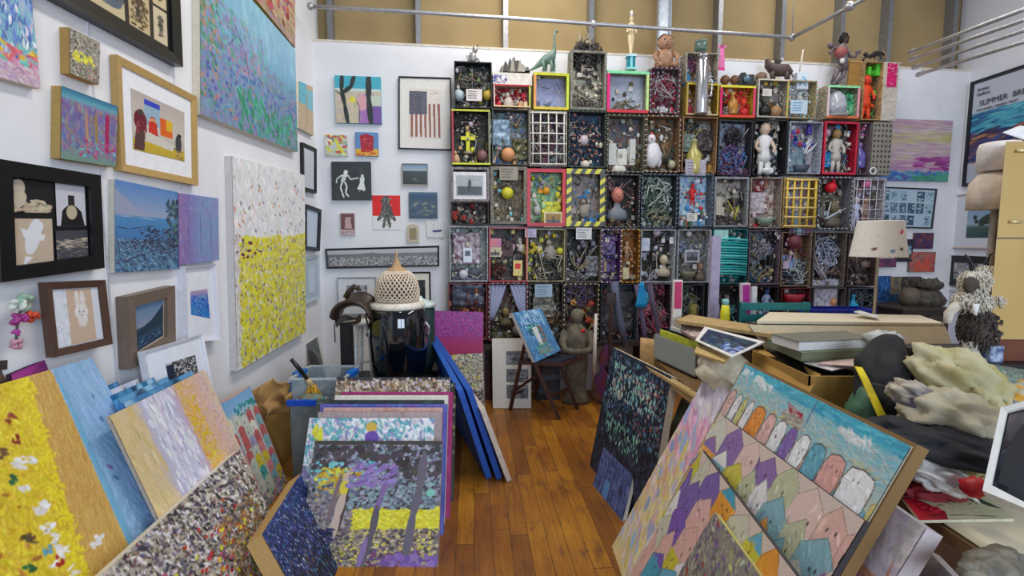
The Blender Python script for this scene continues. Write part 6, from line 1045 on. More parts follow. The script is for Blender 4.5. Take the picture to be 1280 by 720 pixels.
# ================================================================= CHAIR AND FLOOR OBJECTS AT THE BACK
wd = mat((64, 34, 28), .4, scale=20); t = thing('folding_chair', 'dark brown wooden folding chair holding a small blue painting', 'chair', PZ(670, 512, 0))
n1t, n1b = P(643, 396, 3.9), PZ(699, 524, 0); n2t, n2b = P(656, 430, 3.92), PZ(638, 512, 0); f1t, f1b = P(673, 392, 4.14), PZ(722, 511, 0); f2t, f2b = P(684, 428, 4.16), PZ(668, 499, 0)
for a0, b0 in ((n1t, n1b), (n2t, n2b), (f1t, f1b), (f2t, f2b)): MB().bar(a0, b0, .03, .026, wd, (0, 1, 0)).build('leg', t)
for a0, b0, f in ((n1t, f1t, .08), (n1t, f1t, .2)):
    A0 = n1t.lerp(n1b, f); B0 = f1t.lerp(f1b, f); MB().bar(A0, B0, .012, .05, wd).build('back_slat', t)
s_ = [P(650, 452, 3.93), P(704, 460, 3.90), P(729, 443, 4.15), P(676, 438, 4.18)]; zz = sum(v.z for v in s_)/4
for v in s_: v.z = zz+(.01 if v.x < .2 else -.005)
mb = MB(); lo = [v-V((0, 0, .03)) for v in s_]; mb.hexa([s_[3], s_[0], s_[1], s_[2], lo[3], lo[0], lo[1], lo[2]], wd); mb.build('seat_frame', t)
c = (s_[0]+s_[1]+s_[2]+s_[3])/4; up = [c+(v-c)*.84+V((0, 0, .012)) for v in s_]; lo = [v-V((0, 0, .012)) for v in up]; MB().hexa([up[3], up[0], up[1], up[2], lo[3], lo[0], lo[1], lo[2]], mat((30, 34, 50), .5)).build('seat_pad', t)
for A0, B0 in ((n2t.lerp(n2b, .75), f2t.lerp(f2b, .75)), (n1b.lerp(n1t, .22), f1b.lerp(f1t, .22)), (n2b.lerp(n2t, .3), n1b.lerp(n1t, .45))): MB().bar(A0, B0, .016, .02, wd).build('stretcher', t)
q = [P(641, 391, 3.83), P(676, 385, 4.07), P(701, 438, 4.09), P(669, 453, 3.85)]
a = Art(120, 150, (60, 130, 190), 150); a.dabs(900, (0, 0, 1, 1), [(70, 140, 200), (50, 110, 180), (90, 160, 210), (120, 180, 216), (60, 120, 160), (60, 90, 150)], .04, .012, 1.3, .6); a.dabs(100, (.1, 0, .9, .35), [(190, 220, 236), (150, 200, 230)], .05, .014, 1.3, .3); a.dabs(60, (.25, .3, .6, .5), [(40, 80, 90), (60, 190, 170)], .05, .02, .6, .5)
a.poly([(.38, .36), (.56, .36), (.52, .75), (.4, .72)], (214, 214, 210)); a.dabs(50, (.56, .35, .7, .7), [(110, 96, 90), (130, 110, 90)], .04, .02); a.dabs(90, (.25, .68, .75, .95), [(90, 190, 120), (120, 180, 90), (200, 130, 90), (60, 150, 150)], .04, .012)
canvas('small blue and green waterfall painting propped on the folding chair', q, .028, a, (222, 214, 206))
# mounted print leaning on the bench
q = [P(615, 423, 4.24), P(664, 423, 4.24), V((.165, 4.16, .005)), V((-.165, 4.16, .005))]; a = Art(100, 150, (218, 210, 198), 151)
for y0 in (.19, .44, .67): a.rect(.36, y0, .92, y0+.19, (96, 98, 104)); a.dabs(60, (.38, y0+.01, .9, y0+.17), [(60, 60, 66), (150, 150, 156), (120, 120, 130)], .05, .014, 0, .4)
canvas('tall cream mounting board with three grey photographs, leaning behind the folding chair', q, .012, a, (226, 218, 206), relief=0, cat='print', name='mounted_print')
# dark storage things under the bench
for (x0, x1, y0, c, lb, nm) in ((668, 700, 440, (40, 44, 54), 'dark blue crate on the floor under the bench behind the chair', 'crate'), (608, 616, 425, (60, 30, 36), 'narrow maroon board standing left of the cream mounting board', 'board')):
    a0 = P(x0, y0, 4.45); b0 = P(x1, y0, 4.45); t = thing(nm, lb, nm, V((a0.x, 4.45, 0))); m = mat(c, .5); z_ = min(a0.z, .48); mb = MB(); mb.box(a0.x, b0.x, 4.40, 4.6, 0, z_, m, .004); mb.build('body', t)
    if nm == 'crate':
        for k in range(3): MB().box(a0.x-.004, b0.x+.004, 4.385, 4.402, .06+k*.13, .10+k*.13, mat((60, 64, 76), .5)).build('rib', t)
# stone statue
p = V((P(720, 500, 4.33).x, 4.33, 0)); st = mat((118, 108, 90), .8, c2=(88, 82, 70), scale=18); t = thing('stone_statue', 'weathered stone statue of a robed figure with folded arms beside the chair', 'statue', p); hh = P(720, 388, 4.33).z
mb = MB(); k = hh; mb.lathe(p, [(.13, 0), (.135, .03), (.105, .08), (.085, .16), (.105, .3), (.11, k*.5), (.09, k*.58), (.12, k*.68), (.115, k*.77), (.06, k*.84), (.034, k*.87), (.032, k*.885)], st, 24, .95, .62)
mb.ell(p+V((0, 0, k*.93)), .052, .056, .062, st, 18, 14); mb.ell(p+V((0, -.05, k*.925)), .012, .014, .016, st, 6, 5)
for s in (-1, 1): mb.tube([p+V((s*.10, 0, k*.77)), p+V((s*.13, -.03, k*.67)), p+V((s*.11, -.07, k*.59)), p+V((s*.02, -.11, k*.58))], [.04, .036, .032, .026], st, 12)
mb.ell(p+V((0, -.11, k*.585)), .035, .025, .028, st, 10, 8); mb.build('body', t)
MB().ell(p+V((0, .012, k*.945)), .058, .056, .06, mat((110, 104, 92), .9), 16, 12, fold=.1).build('hood', t); MB().ell(p+V((.045, -.05, k*.79)), .024, .02, .02, mat((190, 30, 30), .4), 10, 7).build('red_bow', t)
tag(MB().tube([PZ(741, 497, 0), P(743, 450, 4.2), P(745, 392, 4.25)], [.016, .016, .013], mat((206, 196, 186), .5), 10).build('white_stake', loc=PZ(741, 497, 0)), 'thin white stake with red striped top standing right of the statue', 'stake')
# guitar
t = thing('guitar', 'reddish purple guitar body standing behind the dark canvas', 'guitar', P(762, 512, 4.25)); outl = []
for i in range(40):
    a0 = 6.283*i/40; r = .12*(1+.22*math.cos(2*a0)-.10*math.cos(4*a0)); y = math.sin(a0)*.25; x = math.cos(a0)*(.135 if math.sin(a0) < 0 else .105)*(1-.30*math.exp(-((y-.03)/.06)**2)); outl.append((x, y))
c = P(762, 468, 4.25); vs = [c+V((x, 0, y)) for x, y in outl]+[c+V((x, .08, y)) for x, y in outl]; k = 40; mb = MB(); mb.add(vs, [tuple(range(k))[::-1], tuple(range(k, 2*k))]+[(i, (i+1) % k, k+(i+1) % k, k+i) for i in range(k)], mat((110, 44, 50), .25, c2=(84, 50, 110), scale=6, bump=0)); mb.build('body', t)
MB().box(c.x-.014, c.x+.014, c.y-.012, c.y+.02, c.z+.1, c.z+.62, mat((60, 36, 30), .3)).build('neck', t); MB().box(c.x-.04, c.x+.04, c.y-.01, c.y+.01, c.z+.62, c.z+.72, mat((50, 30, 26), .3)).build('headstock', t); MB().lathe((0, 0, 0), [(.03, 0), (.035, .004)], mat((16, 12, 12)), 20).v
mb = MB(Matrix.Translation(c+V((0, -.001, .06))) @ Matrix.Rotation(math.pi/2, 4, 'X')); mb.lathe((0, 0, 0), [(.04, 0), (.041, .003)], mat((14, 10, 10), .6), 24); mb.build('sound_hole', t)
for (lab, pts, c, r) in (('grey blue knitted scarf hanging in front of the slate box', ((768, 352), (771, 380), (776, 405), (782, 432)), (90, 96, 120), .035), ('mauve grey scarf hanging beside the blue ribbon', ((796, 356), (801, 385), (805, 410), (807, 432)), (96, 84, 110), .026), ('dark violet scarf, rightmost of the three hanging scarves', ((812, 356), (817, 385), (823, 410), (828, 430)), (84, 76, 100), .026)):
    pts = [P(x, y, 4.30) for x, y in pts]; mb = MB(); mb.tube(pts, [r, r*.8, r*.9, r*.8], mat(c, .9), 12); o = mb.build('scarf', loc=pts[-1]); tag(o, lab, 'scarf')
p = P(802, 366, 4.27); tag(MB().sheet(lambda u, v: p+V(((u-.5)*.075*(.4+v), .006*math.sin(u*20), .09-.22*v)), 14, 6, .003, mat((30, 150, 206), .5)).build('blue_tassel', loc=p), 'bright blue paper tassel hanging between the scarves', 'tassel')
# ================================================================= RIGHT FLOOR STACK
tl, tr, bl = P(766, 434, 3.35), P(839, 475, 2.62), PZ(737, 582, 0); tr.z = tl.z; 
a = Art(230, 230, (20, 26, 40), 160); a.dabs(1700, (0, 0, 1, 1), [(16, 20, 34), (30, 50, 80), (24, 30, 50), (40, 70, 100), (20, 20, 26)], .02, .007, 1.4, .5)
a.dabs(620, (0, .02, 1, .55), [(60, 130, 150), (40, 90, 150), (90, 170, 170), (110, 150, 190), (50, 70, 130), (150, 120, 130)], .014, .006, 1.3, .7); a.dabs(190, (.1, .1, .85, .36), [(150, 206, 190), (120, 190, 190), (190, 170, 160)], .018, .009, 1.2, .8); a.dabs(80, (.1, .52, .75, .7), [(120, 200, 160), (150, 220, 190)], .022, .006, 1.5, .2); a.dabs(360, (0, .6, 1, 1), [(50, 60, 100), (40, 70, 110), (70, 60, 80)], .02, .005, 1.5, .2); a.dabs(50, (.6, .1, 1, .5), [(150, 80, 60), (130, 60, 80)], .014, .008)
canvas('dark night canvas of glittering teal and blue dabs leaning by the table', [tl, tr, bl+(tr-tl), bl], .04, a, (206, 188, 164), relief=.004)
tl, bl, br = P(755, 558, 3.0), PZ(741, 606, 0), PZ(778, 652, 0)
a = Art(130, 90, (60, 76, 130), 161); a.dabs(300, (0, 0, 1, 1), [(70, 86, 140), (54, 70, 120), (90, 96, 150), (50, 60, 110)], .06, .02, 1.3, .6); a.line([(.28, .15), (.3, .95)], .03, (40, 50, 96)); a.line([(.52, .15), (.5, 1)], .03, (40, 50, 96)); a.line([(.28, .2), (.52, .2)], .03, (40, 50, 96)); a.line([(.28, .55), (.52, .55)], .02, (40, 50, 96)); a.rect(.31, .6, .48, .98, (70, 120, 176)); a.poly([(.72, .5), (.78, .34), (.84, .5), (.82, .62), (.74, .62)], (40, 46, 90))
canvas('low blue canvas with a dark gate outline in front of the dark night canvas', [tl, tl+(br-bl), br, bl], .02, a, (222, 214, 206))
# green framed canvases behind, planks
tl = P(852, 497, 2.75); t2 = P(876, 512, 2.45); t2.z = tl.z; a = mottled(50, 60, (90, 120, 90), [(60, 90, 70), (130, 150, 110), (70, 80, 60)], 90, .06, .03, 162); dn = V((-.2, 0, -tl.z))
canvas('green canvas peeping between the dark night canvas and the pink one', [tl, t2, t2+dn, tl+dn], .02, a, (206, 196, 170))
# pink
tl, bl = P(882, 470, 2.36), PZ(765, 683, 0); e = V((.01, -1.15, 0))
a = Art(280, 230, (206, 180, 200), 163); a.grad([(0, (206, 196, 206)), (.2, (214, 170, 196)), (.45, (200, 180, 200)), (.7, (206, 186, 190)), (1, (190, 186, 206))]); a.dabs(1000, (0, 0, 1, 1), [(206, 180, 206), (214, 190, 196), (190, 180, 210), (222, 200, 190), (226, 206, 200), (180, 186, 216)], .035, .012, 1.0, .5)
a.dabs(150, (.0, .3, .3, 1), [(226, 206, 110), (222, 196, 120), (226, 210, 150)], .03, .01, 1.0, .4); a.dabs(60, (0, .15, .3, .4), [(226, 150, 190), (236, 180, 200)], .04, .012, .8, .4); a.dabs(50, (0, .2, .35, .9), [(150, 180, 220), (226, 170, 140), (160, 170, 214)], .03, .012, 1, .5); a.dabs(100, (0, 0, .4, .15), [(222, 220, 230), (200, 190, 210)], .04, .01, .8, .5)
canvas('tall pale pink and lilac meadow canvas at the left of the houses', [tl, tl+e, bl+e, bl], .02, a, (214, 190, 206), relief=.004)
def house_art(w, h, seed, rows, sky=None, pal=None, y0=0, hw=.085, hh=.17):
    a = Art(w, h, (214, 190, 176), seed); r = random.Random(seed)
    pal = pal or [(236, 160, 40), (222, 170, 160), (226, 222, 222), (130, 90, 170), (90, 170, 196), (216, 186, 30), (214, 206, 200), (226, 180, 166), (200, 60, 60), (206, 200, 120), (150, 160, 130), (240, 150, 60)]
    if sky: a.grad([(0, (70, 176, 206)), (.3, (120, 190, 206)), (.6, (160, 190, 196)), (1, (190, 200, 176))], 1, (0, 0, 1, sky))
    K = w/h
    for ri in range(rows):
        x = -.04+r.uniform(-.03, .03)
        while x < 1.03:
            ww = hw*r.uniform(.8, 1.5); c = r.choice(pal); yt = y0+ri*hh*K*.62+r.uniform(-.02, .02); hb = hh*K*r.uniform(.9, 1.2); sl = r.uniform(-.015, .015)
            rc = r.choice([c, c, r.choice(pal)]); dk_ = tuple(q*.78 for q in c)
            a.poly([(x-.004, yt+hb*.34), (x+ww*.5+sl, yt-.006), (x+ww+.004, yt+hb*.34), (x+ww+.004, yt+hb*1.5), (x-.004, yt+hb*1.5)], dk_)
            a.poly([(x, yt+hb*.34), (x+ww*.5+sl, yt), (x+ww, yt+hb*.34)], rc); a.poly([(x, yt+hb*.34), (x+ww, yt+hb*.34), (x+ww, yt+hb*1.5), (x, yt+hb*1.5)], c)
            kk = int(12); a.dabs(kk, (x, yt+hb*.3, x+ww, yt+hb*1.3), [c, tuple(min(255, q+16) for q in c), tuple(q*.9 for q in c)], .018, .006, 1.3, .6)
            for _ in range(r.choice((1, 2, 2, 3))): a.blob(x+ww*r.uniform(.25, .75), (yt+hb*r.uniform(.4, .8))*h/w, .0042, .0085, r.uniform(-.2, .2), (60, 50, 50))
            x += ww*r.uniform(.92, 1.0)
    return a
# A sky and top row
tlA, trA = P(932, 455, 1.96), P(1138, 565, 1.16); trA.z = tlA.z; dnA = V((-.46, 0, -tlA.z+.01)); qA = [tlA, trA, trA+dnA, tlA+dnA]
a = house_art(360, 440, 170, 6, .2, [(236, 150, 50), (222, 176, 166), (230, 228, 228), (130, 96, 170), (228, 226, 226), (110, 176, 190), (226, 166, 150), (230, 230, 230), (210, 196, 110)], .155, .085, .11)
a.dabs(900, (0, 0, 1, .155), [(80, 180, 206), (130, 190, 200), (120, 186, 200), (150, 196, 202), (164, 196, 186), (160, 186, 186)], .018, .004, .2, .5, .5); a.dabs(200, (0, .0, 1, .03), [(50, 170, 206), (70, 180, 210)], .03, .008, 0, .2)
for x, y in ((.2, .035), (.24, .04), (.17, .03), (.76, .045), (.8, .05), (.84, .045), (.06, .025)): a.dabs(22, (x-.035, y-.010, x+.035, y+.010), [(226, 230, 232), (206, 218, 220)], .014, .005, .5, .7, .75)
a.poly([(.42, .05), (.53, .06), (.55, .08), (.45, .075)], (176, 20, 36)); a.rect(.42, .075, .56, .11, (160, 140, 120)); a.line([(.565, 0), (.57, .11)], .012, (70, 130, 160)); a.dabs(50, (0, .095, 1, .105), [(206, 190, 130), (190, 190, 130)], .012, .004); a.dabs(300, (.0, .045, 1, .105), [(190, 196, 190), (170, 190, 176), (196, 186, 190)], .02, .004, .2, .6, .5)
x = .0
for cc, ww in (((214, 170, 160), .07), ((226, 222, 222), .06), ((206, 200, 120), .05), ((226, 224, 226), .06), ((240, 140, 40), .10), ((224, 172, 160), .08), ((228, 226, 228), .08), ((130, 96, 180), .07), ((228, 230, 232), .08), ((90, 168, 190), .09), ((226, 160, 150), .10), ((232, 232, 234), .13)):
    a.poly([(x+.006, .26), (x, .145), (x+.012, .113), (x+ww*.5, .103), (x+ww-.012, .113), (x+ww, .145), (x+ww-.006, .26)], (110, 100, 96)); a.poly([(x+.010, .26), (x+.005, .145), (x+.015, .117), (x+ww*.5, .108), (x+ww-.015, .117), (x+ww-.005, .145), (x+ww-.010, .26)], cc)
    a.dabs(26, (x+.012, .12, x+ww-.012, .25), [cc, tuple(q*.93 for q in cc), tuple(min(255, q+12) for q in cc)], .014, .005, 1.4, .5)
    for _ in range(2): a.blob(x+ww*a.r.uniform(.3, .7), a.r.uniform(.13, .165)*a.h/a.w, .003, .007, 0, (70, 60, 60))
    x += ww
canvas('large turquoise sky canvas with clouds and a red roof above a row of houses', qA, .006, a, (190, 180, 160), relief=.005)
n = qn(qA); qq = [tlA-n*.008+V((.004, .02, .010)), trA-n*.008+V((.004, -.006, .010)), trA+dnA-n*.008+V((0, -.006, 0)), tlA+dnA-n*.008+V((0, .02, 0))]
t = thing('cardboard_carton', 'long flat cardboard carton directly behind the turquoise sky canvas', 'box', qq[3]); slabmb(qq, .034, mat((132, 100, 58), .8, scale=8, var=.08)).build('body', t)
# B, C houses
tlB, trB = P(900, 517, 1.90), P(1080, 660, 1.15); trB.z = tlB.z; dn = V((-.5*tlB.z, 0, -tlB.z+.01))
canvas('canvas crowded with pink, orange and yellow gabled houses, middle of the right stack', [tlB, trB, trB+dn, tlB+dn], .016, house_art(340, 300, 178, 6, None, [(226, 176, 160), (222, 170, 156), (236, 160, 60), (230, 226, 222), (214, 196, 60), (130, 176, 186), (226, 190, 176), (206, 204, 186), (140, 104, 170), (226, 222, 218), (190, 190, 150)], .0, .115, .15), (60, 54, 56), relief=.006)
tlC = P(877, 562, 1.86); d = (PZ(958, 670, tlC.z)-tlC).normalized(); trC = tlC+d*.85; dn = V((-.5*tlC.z, 0, -tlC.z+.01))
canvas('crooked houses canvas with purple and blue roofs, in front of the other house canvas', [tlC, trC, trC+dn, tlC+dn], .016, house_art(300, 230, 172, 5, None, [(120, 80, 180), (90, 170, 200), (222, 170, 160), (190, 24, 50), (226, 222, 222), (206, 196, 40), (236, 150, 30), (60, 160, 190), (200, 196, 170), (120, 90, 170)], .0, .12, .16), (60, 54, 56), relief=.006)
tlD = P(893, 640, 1.52); d = (PZ(950, 720, tlD.z)-tlD).normalized(); trD = tlD+d*.62; dn = V((-.5*tlD.z, 0, -tlD.z+.01))
a = mottled(240, 200, (140, 130, 120), [(150, 140, 120), (120, 110, 130), (170, 160, 130), (110, 90, 120), (150, 150, 120), (100, 90, 90)], 2600, .016, .007, 173, 1.0, .8); a.dabs(160, (0, 0, 1, 1), [(130, 80, 160), (190, 196, 110), (170, 60, 60), (206, 206, 190), (120, 150, 120)], .02, .008, 1, 1)
canvas('speckled olive and violet canvas, nearest in the right stack', [tlD, trD, trD+dn, tlD+dn], .016, a, (190, 180, 110), relief=.005)
# E white and orange, F grey box
tr = P(1157, 660, 1.115); tl = tr+V((0, .25, 0)); dn = V((-.5*tr.z, 0, -tr.z+.01)); a = Art(90, 200, (226, 218, 220), 174); a.dabs(300, (0, 0, 1, 1), [(230, 222, 222), (214, 206, 214), (222, 210, 206)], .08, .03, .3, .6); a.poly([(0, .2), (1, .2), (1, .36), (0, .36)], (236, 170, 120)); a.poly([(0, .25), (1, .22), (1, .25), (0, .29)], (200, 160, 190)); a.line([(.9, .14), (1, .36)], .05, (226, 150, 120)); a.dabs(60, (0, .5, 1, 1), [(236, 190, 140), (206, 196, 214)], .08, .02)
canvas('white canvas with an orange band and thick grey edge behind the flat carton', [tl, tr, tr+dn, tl+dn], .045, a, (196, 184, 184))
tl, tr = P(1158, 686, 1.22), P(1214, 728, 1.05); tr.z = tl.z; dn = V((-.3, 0, -tl.z+.01)); a = mottled(60, 60, (170, 150, 150), [(180, 160, 160), (160, 140, 144)], 50, .1, .04, 175)
canvas('plain mauve grey canvas at the lower right in front of the table', [tl, tr, tr+dn, tl+dn], .03, a, (206, 196, 196))
# ================================================================= TABLES AND PILE ON THE RIGHT
def obox(c, u, v, h, m):                                  # corner c, edge vectors u (right) and v (away), height h
    c, u, v = V(c), V(u), V(v); H = V((0, 0, h)) if not isinstance(h, Vector) else h; mb = MB()
    mb.hexa([c, c+u, c+u+H, c+H, c+v, c+v+u, c+v+u+H, c+v+H], m); return mb
ZT = .70; tm = mat((120, 92, 60), .5)
def table(label, x0, x1, y0, y1, z=ZT):
    t = thing('table', label, 'table', V((x0, y0, 0))); MB().box(x0, x1, y0, y1, z-.035, z, tm).build('table_top', t)
    for x in (x0+.03, x1-.08):
        for y in (y0+.03, y1-.08): MB().box(x, x+.05, y, y+.05, 0, z-.035, tm).build('leg', t)
    return t
table('wooden work table on the right buried under cloth, boxes and frames', 1.13, 2.7, .55, 2.38)
table('further wooden table carrying the grey file box and boards', .90, 2.7, 2.42, 3.25)
cream = mat((214, 204, 176), .75, scale=4, var=.05)
c = V((1.14, .7, ZT)); tag(MB().sheet(lambda u, v: V((1.14+u*1.3, .6+v*1.05, ZT+.006+.004*mnoise.noise(V((u*5, v*5, 2))))), 24, 24, .004, cream).build('paper_sheet', loc=c), 'large cream sheet of paper covering the near end of the table', 'paper')
# planks under grey file box
for k, (a0, b0) in enumerate((((803, 450), (872, 491)), ((812, 458), (872, 498)))):
    A0, B0 = P(*a0, 2.98), P(*b0, 2.35); t = tag(MB().bar(A0-V((0, 0, .02)), B0-V((0, 0, .02)), .03 if k else .04, .016, mat((196, 166, 112), .6, scale=10)).build('wooden_plank', loc=B0), ('upper golden plank running under the grey file box' if k == 0 else 'lower golden plank just beneath the upper one'), 'plank', 'golden planks')
# grey file box
c = P(868, 476, 2.62); l = P(817, 451, 3.06); c.z = l.z = .715; t = thing('file_box', 'grey cardboard file box packed with papers on the further table', 'box', l); h = .15; u = (c-l); v = V((.16, .10, 0)); gm = mat((150, 156, 154), .7, scale=6, var=.05)
mb = MB()
def wall(a0, b0): 
    d = (b0-a0).normalized(); n = V((-d.y, d.x, 0))*.005; mb.hexa([a0, b0, b0+V((0, 0, h)), a0+V((0, 0, h)), a0+n, b0+n, b0+n+V((0, 0, h)), a0+n+V((0, 0, h))], gm)
wall(l, c); wall(c, c+v); wall(c+v, l+v); wall(l+v, l); mb.hexa([l, c, c+v, l+v, l+V((0, 0, .005)), c+V((0, 0, .005)), c+v+V((0, 0, .005)), l+v+V((0, 0, .005))], gm); mb.build('body', t)
for k, (f, cc, hh, nm, lb) in enumerate(((.2, (206, 206, 60), .19, 'folder', 'yellow folder sticking out of the grey file box'), (.38, (60, 110, 80), .18, 'folder', 'green folder in the grey file box'), (.55, (30, 30, 34), .185, 'folder', 'black folder in the grey file box'), (.7, (226, 224, 220), .20, 'folder', 'white folder in the grey file box'), (.85, (220, 200, 60), .17, 'folder', 'dull yellow folder at the back of the grey file box'))):
    a0 = l+v*f+u*.04; tag(obox(a0+V((0, 0, .008)), u*.9, v*.06, V((.0, .0, hh-.02)), mat(cc, .6)).build(nm, loc=a0), lb, 'folder', 'folders in the grey file box')
tag(MB().sheet(lambda s, w: P(803, 424, 3.1)+V((.12*s, .05*math.cos(s*3), -.0-.22*w)), 10, 4, .006, mat((200, 160, 106), .7)).build('tan_folder', loc=P(803, 440, 3.1)), 'curved tan card standing at the left end of the grey file box', 'folder')
# tilted boards and prints above
q = [P(846, 394, 3.05), P(905, 392, 3.2), P(990, 416, 2.45), P(960, 424, 2.25)]
def plate(nm, lb, cat, q, th, m, group=None):             # lying plate; q front-left.. any planar order seen from above
    q = [V(x) for x in q]; n = (q[1]-q[0]).cross(q[2]-q[1]).normalized()
    if n.z > 0: n = -n
    mb = MB(); b = [x+n*th for x in q]; mb.hexa([q[0], q[1], q[2], q[3], b[0], b[1], b[2], b[3]], m); return tag(mb.build(nm, loc=min(b, key=lambda x: x.z)), lb, cat, group)
plate('mat_board', 'tan board sloping down over the papers behind the grey file box', 'board', [P(845, 400, 2.85), P(985, 421, 2.3), P(992, 414, 2.5), P(862, 393, 3.1)], .018, mat((178, 150, 100), .7))
q = [P(881, 408, 2.62), P(956, 427, 2.2), P(914, 446, 2.05), P(869, 425, 2.42)]; n = (q[1]-q[0]).cross(q[3]-q[0])
t = thing('matted_print', 'white matted print of a dark blue night scene lying tilted on the pile', 'print', q[3]); qf = [q[0], q[1], q[2], q[3]]; slabmb(qf, .006, mat((222, 220, 216), .7)).build('mount', t)
a = Art(80, 50, (30, 44, 70), 180); a.dabs(120, (0, 0, 1, 1), [(20, 30, 50), (50, 80, 90), (30, 50, 90)], .1, .04); a.dabs(30, (.6, .5, 1, 1), [(80, 110, 180), (150, 170, 210)], .06, .03); grid('print', t, sub(qf, .1, .14, .96, .9, .002), a)
plate('envelope', 'tan padded envelope with a blue label under the matted print', 'envelope', [P(872, 430, 2.45), P(912, 446, 2.15), P(905, 452, 2.1), P(868, 440, 2.35)], .012, mat((206, 176, 116), .7))
plate('paper_stack', 'pinkish papers and white cards stacked left of the matted print', 'papers', [P(850, 412, 2.85), P(872, 424, 2.6), P(888, 412, 2.7), P(862, 404, 2.95)], .02, mat((206, 190, 184), .7, c2=(150, 120, 110)))
p = P(905, 464, 2.3); tag(MB().ell(p, .11, .16, .10, mat((216, 206, 180), .85), 28, 18, Matrix.Rotation(.4, 3, 'Y'), fold=.35, seed=5).build('canvas_tote', loc=p), 'slumped cream canvas tote bag between the pile and the pink canvas', 'bag')
tag(MB().ell(P(888, 452, 2.42), .05, .10, .09, mat((130, 116, 110), .85), 18, 12, fold=.3, seed=8).build('grey_cloth', loc=P(888, 452, 2.42)), 'mauve grey cloth beside the file box', 'cloth')
# big cream boards
for k in range(4):
    z = -.012*k; q = [P(947+k, 402+k*1.0, 2.52), P(1181+2*k, 404+k*.6, 2.50), P(1176, 394, 2.95), P(955, 391, 2.95)]
    q = [x+V((0, 0, -.022*k)) for x in (P(946, 401, 2.50), P(1180, 404, 2.46), P(1150, 394, 3.0), P(962, 390, 3.0))]
    plate('mat_board', ('topmost', 'second', 'third', 'lowest')[k]+' of the four long cream mounting boards stacked behind the books', 'board', q, .014, mat((214-4*k, 204-4*k, 180-4*k), .7, var=.04), 'long cream mounting boards')
q = [P(936, 406, 2.46), P(1182, 408, 2.42), P(1193, 438, 2.36), P(958, 436, 2.40)]
tag(slabmb(q, .012, mat((196, 180, 150), .7, var=.05)).build('mat_board', loc=q[3]), 'wide cream board standing on edge behind the pile of books', 'board')
b = P(1060, 400, 2.55); tag(obox(V((1.22, 2.5, ZT)), V((.9, 0, 0)), V((0, .42, 0)), .24, mat((110, 84, 60), .7)).build('wooden_chest', loc=V((1.22, 2.5, ZT))), 'plain wooden chest under the long cream boards', 'chest')
plate('white_card', 'white card lying askew on top of the cream boards', 'card', [P(1068, 389, 2.75), P(1098, 396, 2.55), P(1096, 394, 2.75), P(1075, 388, 2.9)], .006, mat((226, 226, 230), .6))
# cardboard box with books
X0, X1, Y0, Y1, Z1 = 1.14, 1.62, 1.86, 2.32, .93; kb2 = mat((176, 136, 66), .8, scale=8, var=.06); t = thing('cardboard_box', 'open brown cardboard box with raised flap under the books', 'box', V((X0, Y0, ZT)))
mb = MB(); mb.box(X0, X1, Y0, Y0+.006, ZT+.001, Z1, kb2); mb.box(X0, X1, Y1-.006, Y1, ZT+.001, Z1, kb2); mb.box(X0, X0+.006, Y0, Y1, ZT+.001, Z1, kb2); mb.box(X1-.006, X1, Y0, Y1, ZT+.001, Z1, kb2); mb.box(X0, X1, Y0, Y1, ZT+.001, ZT+.008, kb2); mb.build('body', t)
f = [P(947, 438, 2.3), P(963, 436, 2.36), P(1026, 468, 1.88), P(1012, 490, 1.82), P(940, 457, 2.24)]; mb = MB(); vs = f+[x+V((.006, .004, -.004)) for x in f]; mb.add(vs, [(0, 1, 2, 3, 4), (9, 8, 7, 6, 5)]+[((i+1) % 5, i, 5+i, 5+(i+1) % 5) for i in range(5)], kb2); mb.build('flap', t)
mb = MB(); mb.tube([V((X0+.11+.012*math.cos(x), Y0-.002, .79+.012*math.sin(x))) for x in (0, .8, 1.6, 2.4, 3.2, 4)], .002, mat((90, 60, 30)), 4); mb.build('printed_mark', t)
def book(lb, nl, nr, fl, Yn, Yr, Yf, h, cover, pages, ang=0):
    c = P(*nl, Yn); r = P(*nr, Yr); f = P(*fl, Yf); r.z = c.z+(r.z-c.z)*.5; u = r-c; v = f-c; v.z = 0; t = thing('book', lb, 'book', c, 'books on the cardboard box'); mc = mat(cover, .5)
    obox(c, u, v, .004, mc).build('lower_cover', t); obox(c+V((0, 0, h-.004)), u, v, .004, mc).build('upper_cover', t); obox(c+V((0, 0, .004))+u*.01+v*.02, u*.98, v*.96, h-.008, mat(pages, .8, scale=200)).build('page_block', t); return c, u, v
book('thick white art book on top of the pile', (998, 440), (1096, 434), (963, 431), 1.95, 2.0, 2.12, .042, (112, 112, 100), (218, 214, 208))
book('olive green book directly beneath the thick white book', (1002, 452), (1092, 446), (958, 434), 1.93, 1.98, 2.22, .036, (110, 116, 84), (120, 124, 96))
for k, (lb, q, cc) in enumerate((('white loose paper poking out under the green book', [P(1005, 453, 1.95), P(1040, 463, 1.88), P(1092, 452, 1.92), P(1060, 447, 2.0)], (222, 216, 210)), ('pink printed leaflet under the green book', [P(1020, 454, 1.92), P(1070, 458, 1.87), P(1096, 448, 1.95), P(1050, 446, 2.0)], (206, 176, 170)), ('large black portfolio drooping over the cardboard box', [P(958, 432, 2.25), P(1020, 474, 1.86), P(1098, 468, 1.86), P(1060, 448, 2.2)], (24, 24, 26)), ('second black portfolio beneath the first', [P(955, 440, 2.24), P(1012, 470, 1.9), P(1090, 476, 1.87), P(1060, 455, 2.2)], (30, 30, 34)))):
    plate('loose_paper' if k < 2 else 'portfolio', lb, 'paper' if k < 2 else 'portfolio', [x+V((0, 0, -.012*(k >= 2)*(k-1))) for x in q], .004 if k < 2 else .012, mat(cc, .5))
